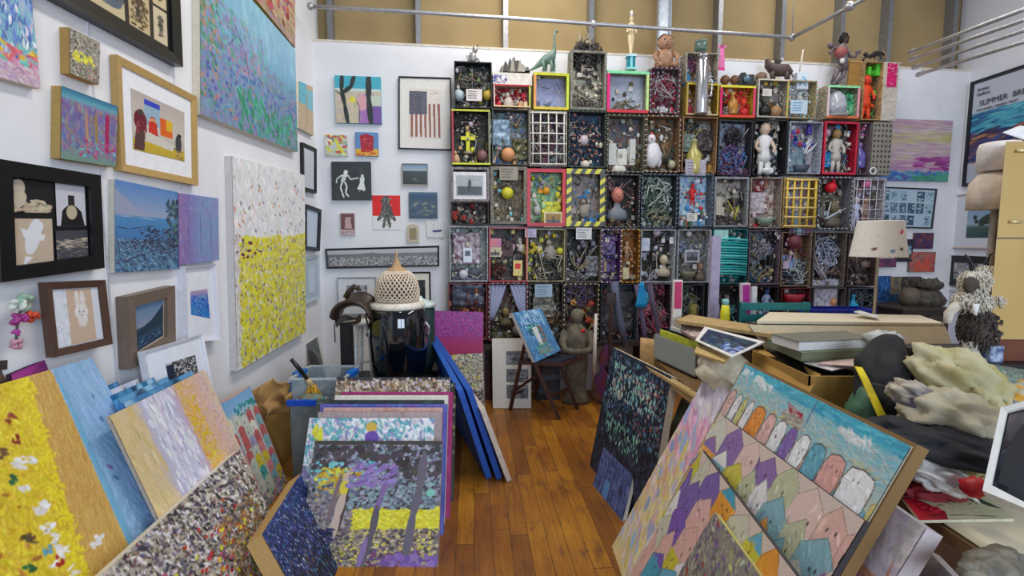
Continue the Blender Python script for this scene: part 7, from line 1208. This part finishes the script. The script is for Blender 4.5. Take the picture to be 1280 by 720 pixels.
p = P(1104, 424, 1.98); tag(MB().ell(p, .07, .06, .035, mat((196, 196, 190), .25, alpha=.8), 18, 12, fold=.5, seed=3, fs_=4).build('plastic_wrap', loc=p), 'crumpled clear plastic wrap at the right end of the white book', 'wrap')
# black jacket
jm = mat((26, 26, 28), .85, c2=(36, 36, 38), scale=14); c = P(1112, 480, 1.72); t = thing('jacket', 'black jacket heaped over the cardboard box corner', 'jacket', V((c.x, c.y, ZT)))
mb = MB()
def tubeblob(pts, rs, m, seed, fold=.25, n=26):
    k = len(pts); vs = []; fs = []; L = 22
    for i in range(L+1):
        f = i/L*(k-1); a_ = min(int(f), k-2); g = f-a_; p0 = pts[max(a_-1, 0)]; p1 = pts[a_]; p2 = pts[a_+1]; p3 = pts[min(a_+2, k-1)]
        pc = .5*((2*p1)+(-p0+p2)*g+(2*p0-5*p1+4*p2-p3)*g*g+(-p0+3*p1-3*p2+p3)*g**3); r0, r1 = rs[a_], rs[a_+1]
        for j in range(n):
            th = 6.283*j/n; rr_ = [r0[q]*(1-g)+r1[q]*g for q in (0, 1)]; w_ = V((math.cos(th), math.sin(th), 0)); q = 1+fold*mnoise.noise(V((math.cos(th)*1.6, math.sin(th)*1.6, i*.22+seed)))+fold*.5*abs(mnoise.noise(V((math.cos(th)*4, math.sin(th)*4, i*.3+seed))))
            vs.append(pc+V((w_.x*rr_[0]*q, w_.y*rr_[1]*q, 0)))
    for i in range(L):
        for j in range(n): fs.append((i*n+j, i*n+(j+1) % n, (i+1)*n+(j+1) % n, (i+1)*n+j))
    fs.append(tuple(range(n))[::-1]); fs.append(tuple(L*n+j for j in range(n))); mb.add(vs, fs, m, True)
tubeblob([V((c.x+.06, c.y, ZT+.01)), P(1125, 520, 1.68), P(1112, 480, 1.72), P(1106, 450, 1.76), P(1110, 428, 1.80), P(1114, 418, 1.80)], [(.14, .12), (.125, .12), (.095, .09), (.08, .08), (.045, .045), (.015, .015)], jm, 3, .4, 44); mb.build('body', t)
mb = MB(); tubeblob([P(1140, 535, 1.62), P(1120, 520, 1.64), P(1108, 500, 1.64), P(1095, 478, 1.68)], [(.05, .05), (.045, .04), (.04, .04), (.03, .03)], jm, 7); mb.build('sleeve', t)
pts = [P(1073, 459, 1.70), P(1080, 472, 1.66), P(1092, 498, 1.60), P(1104, 524, 1.56), P(1114, 540, 1.54)]; mb = MB()
for a0, b0 in zip(pts, pts[1:]): mb.bar(a0, b0, .026, .004, mat((214, 190, 30), .5), (0, -1, .3))
tag(mb.build('yellow_strap', loc=pts[-1]), 'bright yellow strap hanging across the black jacket', 'strap')
c = P(1085, 512, 1.72); tag(MB().ell(c, .06, .07, .10, mat((70, 110, 84), .6), 22, 16, Matrix.Rotation(.5, 3, 'Y'), fold=.3, seed=11).build('green_bag', loc=c), 'small dull green bag tucked between carton and black jacket', 'bag')
# cream stained drop cloths
st1 = mat((190, 182, 150), .85, scale=7, c2=(168, 156, 96)); st2 = mat((186, 178, 156), .85, scale=8, c2=(160, 146, 116))
def heap(nm, lb, cat, cpx, Y, rx, ry, rz_, rot, m, seed, fold=.3, n=56, k=40, fs_=2.2):
    c = P(*cpx, Y); o = MB().ell(c, rx, ry, rz_, m, n, k, rot, fold=fold, fs_=fs_, seed=seed).build(nm, loc=c); return tag(o, lb, cat)
heap('stained_cloth', 'big paint-stained yellow cream drop cloth bundled on the table, upper of two', 'cloth', (1197, 478), 1.62, .165, .14, .10, Matrix.Rotation(.55, 3, 'Y'), st1, 21, .26)
heap('stained_cloth', 'paint-stained cream drop cloth with brown crease, lower bundle', 'cloth', (1186, 518), 1.48, .135, .12, .078, Matrix.Rotation(.12, 3, 'Y'), st2, 35, .27)
heap('stained_cloth', 'yellowish cloth tail hanging down beside the white frame', 'cloth', (1232, 525), 1.5, .075, .1, .10, Matrix.Rotation(-.2, 3, 'Y'), st1, 41, .3)
heap('striped_cloth', 'cream cloth corner with a dark blue stripe poking out on the left of the bundle', 'cloth', (1140, 495), 1.52, .06, .08, .045, Matrix.Rotation(.6, 3, 'Y'), mat((206, 196, 176), .8, c2=(70, 66, 90), scale=9), 50, .3)
heap('black_cloth', 'flattened black cloth beneath the stained drop cloths', 'cloth', (1170, 552), 1.42, .20, .16, .055, Matrix.Rotation(.12, 3, 'Y'), mat((28, 28, 34), .85), 60, .2)
heap('stained_cloth', 'small ochre cloth between black cloth and white frame', 'cloth', (1222, 575), 1.34, .05, .06, .045, Matrix.Rotation(0, 3, 'Y'), mat((176, 164, 110), .8), 64, .3)
heap('white_cloth', 'crumpled white cloth beside the cardboard carton corner', 'cloth', (1168, 592), 1.33, .105, .08, .04, Matrix.Rotation(.3, 3, 'Y'), mat((206, 200, 196), .7), 70, .38, fs_=3)
heap('red_cloth', 'dark red cloth fold under the white crumpled cloth', 'cloth', (1160, 613), 1.36, .10, .05, .025, Matrix.Rotation(.1, 3, 'Y'), mat((130, 20, 30), .7), 74, .3)
# printed towel
q = [PZ(1128, 622, ZT+.022), PZ(1222, 612, ZT+.022), PZ(1268, 648, ZT+.018), PZ(1150, 650, ZT+.018)]
a = Art(180, 70, (206, 200, 160), 181); a.poly([(0, 0), (.12, 0), (.35, .7), (.3, 1), (0, 1)], (170, 20, 40)); a.dabs(40, (.3, .1, .8, .5), [(50, 70, 50), (40, 50, 40)], .02, .006, .5, .8); a.line([(0, .9), (.3, .84), (.6, .86), (.85, .92)], .012, (60, 50, 40)); a.poly([(.72, .2), (.85, .15), (1, .7), (.9, .6)], (60, 70, 60)); a.line([(.0, .1), (.3, .05), (.6, .08), (.8, .1)], .02, (50, 56, 46)); a.dabs(10, (.05, .2, .3, .8), [(200, 30, 50)], .03, .02)
t = thing('printed_towel', 'cream and red tea towel with a sketched fish lying on the paper', 'towel', q[3]); slabmb(q, .008, mat((206, 198, 170), .8), lift=-.001).build('cloth', t); grid('printed_face', t, q, a, .002)
p = PZ(1245, 708, ZT+.03); tag(MB().ell(p, .12, .05, .028, mat((130, 124, 110), .6, c2=(90, 86, 76)), 30, 18, Matrix.Rotation(.5, 3, 'Z') @ Matrix.Rotation(.1, 3, 'Y'), fold=.3, seed=80).build('grey_pouch', loc=p), 'grey brown folded pouch at the bottom right corner of the table', 'pouch')
c = P(1218, 609, 1.22); tag(MB().ell(c, .03, .03, .025, mat((180, 20, 30), .5), 12, 8, fold=.4, seed=4).build('red_rag', loc=c), 'small red rag at the lower left corner of the white frame', 'rag')
# white frame standing
q = [P(1251, 509, 1.25), P(1400, 470, 1.15), P(1360, 668, 1.02), P(1228, 613, 1.15)]
t = framed('white box frame with dark glass standing at the right edge of the table', q, .035, .014, (220, 214, 206), .004, (36, 36, 40), mottled(40, 40, (40, 40, 46), [(36, 36, 40), (60, 56, 60), (30, 30, 36)], 40, .2, .1, 182))
# chest, painting, cabinet
cb = mat((34, 30, 30), .5); t = thing('black_chest', 'black chest behind the drop cloths carrying the tan cabinet', 'chest', V((1.66, 1.82, ZT))); MB().box(1.68, 2.6, 1.78, 2.12, ZT+.002, .985, cb).build('body', t); MB().box(1.665, 2.62, 1.765, 2.13, .985, 1.0, cb).build('lid', t)
q = [P(1238, 455, 1.72), P(1330, 470, 1.72), P(1340, 530, 1.45), P(1255, 502, 1.45)]; a = mottled(80, 60, (110, 140, 130), [(60, 120, 130), (150, 150, 120), (90, 110, 90), (130, 90, 110), (190, 190, 150)], 400, .04, .014, 183); canvas('teal and olive speckled canvas lying flat at the right edge of the pile', q, .02, a, (206, 150, 50))
heap('stained_cloth', 'cream cloth under the flat teal canvas', 'cloth', (1262, 520), 1.6, .12, .12, .12, Matrix.Rotation(0, 3, 'Y'), st2, 90, .2)
ym = mat((200, 166, 100), .5, c2=(190, 154, 86), scale=3, var=.05, bump=.05); c0 = P(1246, 298, 1.8); rv = ray(1246, 298); rv.z = 0; vv = rv*(.5/rv.y); uu = V((.55, -.02, 0)); zb_, zm, zt2 = P(1245, 424, 1.8).z, c0.z, P(1245, 178, 1.8).z
t = thing('tan_cabinet', 'tall pale yellow wooden cabinet at the right edge of the picture', 'cabinet', V((c0.x, 1.8, 1.0)))
def cz(z): return V((c0.x, c0.y, z))
obox(cz(zb_), uu, vv, zm-.003-zb_, ym).build('lower_door', t); obox(cz(zm+.003), uu, vv, zt2-zm, ym).build('upper_door', t); obox(cz(1.001)+uu*.04+vv*.04, uu*.9, vv*.9, zb_-1.001, mat((110, 56, 30), .5)).build('plinth', t)
for z in (zm+.06, zt2-.03): MB().tube([V((c0.x+.035, c0.y-.008, z)), V((c0.x+.075, c0.y-.009, z))], .006, mat((226, 210, 160), .3, .5)).build('hinge', t)
plate('white_paper', 'white sheet of paper lying on top of the tan cabinet', 'paper', [P(1254, 165, 1.9), P(1290, 177, 1.85), P(1330, 160, 2.0), P(1275, 157, 2.1)], .003, mat((226, 226, 232), .6))
# stack of shades left of the cabinet
p = V((P(1240, 300, 1.92).x, 1.92, 1.0)); t = thing('lamp_stand', 'stand carrying cream shades beside the tan cabinet', 'stand', p); MB().tube([p, V((p.x, p.y, P(1240, 180, 1.92).z))], .012, mat((150, 140, 130), .4)).build('pole', t); MB().lathe(p, [(.06, 0), (.06, .015), (.02, .025)], mat((120, 110, 100), .4), 20).build('base', t)
def zpx(y, Y=1.92): return P(1240, y, Y).z
MB().lathe((p.x, p.y, zpx(214)), [(.066, 0), (.066, zpx(186)-zpx(214)), (.06, zpx(179)-zpx(214)), (.05, zpx(178)-zpx(214))], mat((222, 214, 212), .6), 28).build('white_drum_shade', t)
MB().lathe((p.x-.005, p.y, zpx(262)), [(.082, 0), (.082, .05), (.078, .1), (.05, zpx(216)-zpx(262))], mat((200, 184, 168), .6), 28).build('cream_bowl_shade', t)
MB().box(p.x-.06, p.x+.09, p.y-.09, p.y-.085, zpx(306), zpx(270), mat((214, 200, 160), .6)).build('hanging_paper', t)
# horned furry creature
Yt = 1.84; fm = mat((222, 214, 200), .95, c2=(196, 184, 166), scale=30, bump=.6); fd = mat((84, 74, 66), .95, c2=(60, 52, 48), scale=30, bump=.6); t = thing('furry_puppet', 'shaggy cream and brown horned puppet standing left of the tan cabinet', 'puppet', P(1218, 455, Yt))
def g3(x, y, dy=0): return P(x, y, Yt+dy)
def fur(mb, m, centre, rad, n, L, seed):
    rr = random.Random(seed)
    for _ in range(n):
        v = V((rr.gauss(0, 1), rr.gauss(0, 1), rr.gauss(0, 1))).normalized(); a0 = V(centre)+V((v.x*rad[0], v.y*rad[1], v.z*rad[2])); mb.tube([a0, a0+v*L*.6+V((0, 0, -L*.2)), a0+v*L*.8+V((0, 0, -L*.9))], [.0035, .003, .001], m, 4)
mb = MB(); parts = [((1224, 408), (.058, .055, .085), fd), ((1216, 375), (.055, .05, .035), fm), ((1219, 352), (.042, .042, .04), fm), ((1236, 374), (.04, .04, .035), fm), ((1232, 345), (.03, .03, .035), fm)]
for (px, r, m) in parts: c = g3(*px); mb.ell(c, *r, m, 22, 16, fold=.2, seed=px[0]); fur(mb, m, c, r, 420, .013, px[0])
mb.tube([g3(1208, 374), g3(1196, 382), g3(1186, 392), g3(1184, 404)], [.022, .018, .016, .012], fm, 10)
for x in (1213, 1230): mb.tube([g3(x, 424), g3(x+2, 440), g3(x+4, 457)], [.03, .024, .022], fm, 10)
mb.build('body', t)
MB().ell(g3(1213, 356, -.04), .022, .02, .03, fd, 12, 9, fold=.15).build('muzzle_patch', t)
for pts in ([(1216, 342), (1214, 330), (1210, 322), (1206, 318)], [(1234, 340), (1233, 328), (1236, 320), (1241, 316)]): MB().tube([g3(*x) for x in pts], [.009, .007, .005, .002], mat((30, 34, 46), .3), 8).build('horn', t)
MB().tube([g3(1220, 380, -.055), g3(1219, 394, -.06)], [.01, .005], mat((230, 228, 224), .8), 8).build('white_tuft', t)
p = P(1238, 440, 1.82); tag(MB().box(p.x-.02, p.x+.03, 1.80, 1.84, 1.001, 1.06, mat((190, 200, 220), .5, c2=(40, 60, 120), scale=40)).build('striped_tin', loc=p), 'small blue and white striped tin beside the puppet feet', 'tin')
# lamp
pc = P(1099, 299, 2.9); zt3, zb3 = P(1099, 276, 2.9).z, P(1099, 321, 2.9).z; t = thing('table_lamp', 'table lamp with white paper shade covered in small coloured scribbles', 'lamp', V((pc.x, pc.y, ZT)))
H = zt3-zb3; vs = []; fs = []; nn = 96; nr = 44; a = Art(nn+1, nr, (238, 234, 228), 190); a.dabs(150, (0, .05, 1, .98), [(120, 140, 160), (150, 150, 140), (190, 130, 120), (110, 100, 110), (170, 150, 110)], .008, .004, .5, 1.5); 
for (x, y, cc) in ((.80, .28, (222, 50, 120)), (.79, .33, (222, 50, 120)), (.78, .75, (60, 60, 70)), (.62, .75, (110, 60, 50)), (.72, .8, (90, 140, 190)), (.86, .8, (210, 120, 90)), (.3, .4, (60, 120, 180)), (.1, .6, (200, 80, 60))): a.blob(x, y*nr/nn, .016, .02, .4, cc)
th = np.linspace(0, 2*math.pi, nn+1); rt, rb = .112, .142
co = [(pc.x+(rt*(1-v)+rb*v)*math.cos(x), pc.y+(rt*(1-v)+rb*v)*math.sin(x), zt3-H*v) for v in np.linspace(0, 1, nr) for x in th]
o = grid('lamp_shade', t, [V((0, 0, 1)), V((1, 0, 1)), V((1, 0, 0)), V((0, 0, 0))], a, 0, .7); lo = wloc(t); o.data.vertices.foreach_set('co', np.array([(x-lo.x, y-lo.y, z-lo.z) for x, y, z in co], np.float32).ravel()); o.data.update()
sm = o.modifiers.new('thickness', 'SOLIDIFY'); sm.thickness = .002
MB().tube([V((pc.x, pc.y, ZT+.02)), V((pc.x, pc.y, zt3-.02))], .008, mat((170, 160, 140), .4, .4), 10).build('pole', t); MB().lathe((pc.x, pc.y, ZT), [(.09, 0), (.09, .015), (.03, .03)], mat((90, 80, 70), .4), 24).build('base', t); MB().lathe((pc.x, pc.y, zb3+.06), [(.012, 0), (.03, .03), (.03, .06), (.012, .085)], mat((230, 230, 224), .3), 16).build('bulb', t)
mb = MB()
for k in range(3): a0 = k*2.094; mb.tube([V((pc.x, pc.y, zt3-.02)), V((pc.x+(rt-.004)*math.cos(a0), pc.y+(rt-.004)*math.sin(a0), zt3-.008))], .002, mat((180, 180, 180), .3, .8), 5)
mb.build('shade_spider', t)
# posts and oddments between the boxes and the pile
def post(lb, x, y0, y1, Y, w_, c, tipc, tipf, zb=ZT, lean=0, nm='white_post', cat='post'):
    a0, b0 = P(x, y0, Y), P(x, y1, Y); t = thing(nm, lb, cat, V((a0.x-lean, Y, zb))); top = a0; base = V((a0.x-lean, Y, zb)); MB().bar(base, top, w_, w_*.6, mat(c, .6), (0, 1, 0)).build('post', t)
    if tipc: MB().bar(top+(base-top)*.02-V((0, w_*.34, 0)), top+(base-top)*tipf-V((0, w_*.34, 0)), w_*.8, .004, mat(tipc, .5), (0, 1, 0)).build('painted_tip', t)
post('white post with a magenta painted top, left of the lilac pole', 847, 350, 424, 3.12, .055, (222, 212, 204), (186, 16, 90), .36)
post('leaning white post with a magenta top beside the teal rack', 931, 354, 400, 3.12, .055, (222, 206, 214), (170, 30, 140), .42, lean=-.03)
post('tall lilac and grey post between yellow bottle and magenta post', 895, 295, 420, 3.2, .055, (170, 160, 190), None, 0, nm='lilac_post')
post('small white card post in front of the dark shirt doll', 943, 358, 400, 3.14, .03, (222, 224, 230), None, 0, nm='white_card_strip', cat='card')
p = V((P(906, 400, 3.0).x, 3.0, ZT)); zz = P(906, 377, 3.0).z; t = thing('yellow_bottle', 'bright yellow bottle standing beside the teal rack', 'bottle', p); MB().lathe(p, [(.026, 0), (.03, .02), (.028, zz-ZT-.07), (.02, zz-ZT-.02)], mat((214, 206, 30), .4), 16).build('body', t); MB().lathe((p.x, p.y, zz-.02), [(.02, 0), (.02, .03), (.015, .035)], mat((130, 190, 190), .4), 14).build('cap', t)
tl_ = mat((20, 120, 124), .45); t = thing('teal_rack', 'teal painted wooden rack with flat slats behind the cream boards', 'rack', V((P(925, 400, 3.05).x, 3.05, ZT)))
for (y, x0, x1) in ((383, 926, 1012), (397, 926, 955)):
    A0, B0 = P(x0, y, 3.05), P(x1, y, 3.05); MB().box(A0.x, B0.x, 3.04, 3.06, A0.z-.022, A0.z+.022, tl_).build('slat', t)
for x in (929, 1008): A0 = P(x, 378, 3.07); MB().box(A0.x-.015, A0.x+.015, 3.06, 3.085, ZT, A0.z, tl_).build('upright', t)
bm2 = mat((20, 40, 150), .4); A0, B0 = P(1014, 383, 3.1), P(1090, 383, 3.1); t = thing('blue_crate', 'royal blue plastic crate behind the cream boards', 'crate', V((A0.x, 3.08, ZT))); mb = MB(); z1 = P(1050, 386, 3.1).z
mb.box(A0.x, B0.x, 3.08, 3.095, ZT+.001, z1, bm2); mb.box(A0.x, B0.x, 3.215, 3.23, ZT+.001, z1, bm2); mb.box(A0.x, A0.x+.015, 3.095, 3.215, ZT+.001, z1, bm2); mb.box(B0.x-.015, B0.x, 3.095, 3.215, ZT+.001, z1, bm2); mb.box(A0.x, B0.x, 3.08, 3.23, ZT+.001, ZT+.012, bm2); mb.build('body', t); MB().box(A0.x-.01, B0.x+.01, 3.068, 3.08, z1-.03, z1, mat((24, 50, 170), .4)).build('rim', t)
# ================================================================= RIGHT PART OF THE BACK WALL
q = wr(BACK, .03, 1106, 148, 1185, 227); a = Art(130, 130, (200, 170, 190), 200); a.grad([(0, (196, 150, 190)), (.06, (190, 130, 170)), (.14, (200, 180, 190)), (.26, (196, 176, 100)), (.34, (190, 180, 110)), (.42, (200, 176, 176)), (.6, (190, 150, 176)), (.78, (176, 110, 170)), (.86, (110, 130, 190)), (1, (60, 130, 170))]); a.dabs(500, (0, 0, 1, .85), [(206, 170, 190), (196, 190, 130), (180, 130, 170), (210, 190, 180)], .12, .012, 0, .1, .45); a.dabs(120, (0, .84, 1, 1), [(60, 110, 190), (70, 150, 170), (90, 90, 170)], .05, .02); a.dabs(40, (.5, .6, 1, .8), [(150, 50, 130), (170, 70, 150)], .08, .02, 0, .2); a.dabs(30, (.5, .9, 1, 1), [(60, 150, 120)], .05, .03)
canvas('square pastel sunset canvas, pink and yellow over blue, right of the box wall', q, .028, a, (150, 130, 170))
q = wr(BACK, .03, 1102, 234, 1171, 285); q = wq(BACK, .03, (1100, 233), (1172, 236), (1166, 286), (1100, 284)); a = Art(130, 90, (176, 196, 210), 201); r = random.Random(3)
for i in range(6):
    for j in range(3):
        if r.random() < .8: a.rect(.02+i*.165, .04+j*.33, .02+i*.165+.14, .04+j*.33+.27, r.choice([(60, 90, 110), (90, 120, 140), (40, 60, 80), (150, 180, 196)])); a.dabs(12, (.03+i*.165, .06+j*.33, .14+i*.165, .28+j*.33), [(40, 56, 70), (180, 200, 210), (110, 140, 160)], .02, .014)
framed('black framed collage of many small blue grey photographs behind the lamp', q, .028, .014, (20, 24, 34), .006, (190, 206, 216), a)
for (x0, y0, x1, y1, lb, base, cols, ec) in ((1144, 291, 1166, 311, 'small dark violet and maroon canvas under the photo collage', (80, 40, 80), [(60, 40, 90), (130, 60, 60), (90, 50, 90)], (110, 80, 90)), (1138, 315, 1168, 340, 'small square orange red canvas with grey border near the right corner', (190, 90, 76), [(200, 90, 70), (170, 80, 80), (130, 110, 110)], (120, 110, 110)), (1122, 299, 1140, 327, 'small black canvas with a pale blue flower behind the lampshade', (24, 34, 50), [(30, 40, 60), (24, 30, 40)], (24, 30, 40)), (1098, 323, 1120, 334, 'small purple canvas just below the lampshade', (90, 40, 90), [(110, 50, 100), (70, 40, 90), (150, 60, 90)], (70, 40, 70)), (1098, 345, 1112, 377, 'narrow bright blue picture in the row of small pictures', (30, 90, 160), [(40, 110, 180), (20, 60, 120)], (140, 150, 160)), (1113, 346, 1126, 366, 'small ochre and grey picture, second in the row of small pictures', (110, 100, 80), [(150, 130, 70), (90, 90, 96)], (120, 120, 120)), (1129, 346, 1150, 365, 'small dark brown picture, third in the row of small pictures', (50, 44, 44), [(80, 66, 56), (40, 40, 46), (110, 100, 90)], (70, 70, 76)), (1113, 368, 1133, 388, 'square teal blue canvas below the row of small pictures', (20, 80, 120), [(24, 90, 130), (20, 70, 110)], (180, 190, 200)), (1098, 380, 1110, 396, 'tiny grey green picture lowest on the back wall', (90, 110, 110), [(70, 90, 90), (120, 140, 140)], (110, 120, 120))):
    a = mottled(44, 44, base, cols, 70, .14, .05, x0)
    if y0 == 299: a.dabs(20, (.3, .25, .8, .8), [(160, 190, 200), (120, 160, 180)], .1, .08)
    if y0 == 315: a.poly([(.2, .9), (.3, .3), (.5, .6), (.7, .25), (.85, .9)], (214, 80, 60))
    canvas(lb, wr(BACK, .025, x0, y0, x1, y1), .022, a, ec, relief=.002)
# poster
q = wq(RIGHT, .03, (1214, 103), (1345, 57), (1338, 243), (1205, 235)); l1, l2 = RIGHT.loc(1213, 103, .03), RIGHT.loc(1207, 233, .03); x0 = l1[0]; zt4 = l1[1]; zb4 = l2[1]
q = [RIGHT.at(x0, zt4, .03), RIGHT.at(x0+1.15, zt4, .03), RIGHT.at(x0+1.15, zb4, .03), RIGHT.at(x0, zb4, .03)]
a = Art(200, 200, (190, 194, 206), 210); a.grad([(0, (186, 190, 204)), (.3, (186, 192, 206)), (.31, (60, 160, 180)), (.42, (40, 110, 160)), (.52, (30, 60, 110)), (.58, (150, 100, 80)), (.66, (50, 60, 110)), (.78, (50, 40, 70)), (.8, (180, 186, 200)), (1, (176, 180, 196))]); a.dabs(700, (0, .31, 1, .5), [(70, 170, 190), (40, 130, 170), (90, 180, 200), (30, 90, 140)], .08, .01, -.1, .2); a.dabs(400, (0, .5, 1, .78), [(40, 50, 100), (170, 110, 80), (60, 80, 140), (50, 40, 70), (90, 60, 90)], .07, .012, -.1, .25)
t = framed('large black framed SUMMER BREEZE exhibition poster with a seascape on the right wall', q, .035, .03, (18, 20, 28), .001, (190, 194, 206), a)
iq = [x+qn(q)*(-.010) for x in inset(q, .031)]; ink = mat((60, 66, 80), .5)
text_mb('SUMMER  BREEZE', .072, ink, quadM(iq, .07, .235)).build('poster_title', t)
text_mb('NEW WORKS  CERAMICS  PRINTS', .026, ink, quadM(iq, .05, .285)).build('poster_subtitle', t)
mb = text_mb('Artists\nGallery', .045, ink, quadM(iq, .04, .085)); mb.build('poster_heading', t)
q = [RIGHT.at(*RIGHT.loc(1191, 244, .03), .03)]; A1, A2 = RIGHT.loc(1193, 244, .03), RIGHT.loc(1188, 310, .03); x0 = A1[0]-.02
q = [RIGHT.at(x0, A1[1], .03), RIGHT.at(x0+.75, A1[1], .03), RIGHT.at(x0+.75, A2[1], .03), RIGHT.at(x0, A2[1], .03)]; a = Art(80, 60, (110, 140, 170), 211); a.grad([(0, (110, 150, 190)), (.6, (150, 170, 190)), (.7, (60, 90, 80)), (1, (40, 70, 70))]); a.poly([(.3, .6), (.45, .35), (.6, .3), (.7, .6)], (50, 60, 50)); a.dabs(20, (.2, .4, .8, .65), [(40, 50, 40)], .05, .04)
framed('thin pale wood frame with wide mount and a small landscape on the right wall', q, .03, .014, (190, 170, 160), (.16, .09), (206, 210, 220), a)
A1, A2 = RIGHT.loc(1184, 319, .03), RIGHT.loc(1180, 356, .03)
x0 = A1[0]-.0; q = [RIGHT.at(x0, A1[1], .03), RIGHT.at(x0+.52, A1[1], .03), RIGHT.at(x0+.52, A2[1], .03), RIGHT.at(x0, A2[1], .03)]; a = mottled(50, 40, (150, 150, 156), [(190, 190, 196), (90, 90, 96), (120, 120, 126)], 50, .1, .04, 212)
framed('broad black frame with a small grey print low on the right wall', q, .035, .07, (26, 26, 28), .001, (60, 60, 60), a)
A1, A2 = RIGHT.loc(1178, 361, .03), RIGHT.loc(1177, 386, .03); x0 = A1[0]; q = [RIGHT.at(x0, A1[1], .03), RIGHT.at(x0+.45, A1[1], .03), RIGHT.at(x0+.45, A2[1], .03), RIGHT.at(x0, A2[1], .03)]
framed('pale framed pencil drawing beneath the broad black frame', q, .03, .02, (200, 200, 196), .04, (190, 196, 206), mottled(40, 30, (176, 184, 196), [(150, 160, 170), (190, 196, 206)], 30, .1, .02, 213))
# sideboard with dark bust at far right
sb = mat((44, 34, 32), .5); u0, u1 = BACK.loc(1128, 400, .5)[0], BACK.loc(1186, 400, .5)[0]; zs = BACK.loc(1150, 388, .5)[1]; t = thing('sideboard', 'dark brown sideboard against the far right end of the back wall', 'sideboard', BACK.at(u0, 0, .5)); MB(BM_).box(u0, u1, -.5, -.05, 0, zs, sb).build('body', t); MB(BM_).box(u0-.02, u1+.02, -.52, -.04, zs, zs+.02, mat((60, 46, 40), .5)).build('top', t)
for k in (0, 1): MB(BM_).box(u0+.02+k*(u1-u0)/2, u0+(k+1)*(u1-u0)/2-.02, -.512, -.5, .1, zs-.05, mat((54, 42, 38), .5)).build('door', t)
p = BACK.hit(1158, 388, .3); p.z = zs+.02; t = thing('dark_bust', 'dark shaggy cat-like bust on the sideboard under the small pictures', 'sculpture', p); dm = mat((50, 46, 42), .8, c2=(90, 84, 74)); k = P(1158, 348, p.y).z-p.z; mb = MB(); mb.lathe(p, [(.15, 0), (.17, k*.2), (.11, k*.5), (.08, k*.6)], dm, 24, 1, .7); mb.ell(p+V((.01, 0, k*.75)), .11, .1, k*.22, dm, 22, 16, fold=.3)
for s in (-1, 1): mb.tube([p+V((s*.05, 0, k*.88)), p+V((s*.08, 0, k*1.03))], [.035, .004], dm, 8)
mb.build('body', t)
p = BACK.hit(1136, 388, .3); p.z = zs+.02; tag(MB().lathe(p, [(.06, 0), (.09, .06), (.08, .14), (.04, .17)], mat((90, 80, 66), .6), 20).build('clay_vase', loc=p), 'round brown vase left of the dark bust', 'vase')
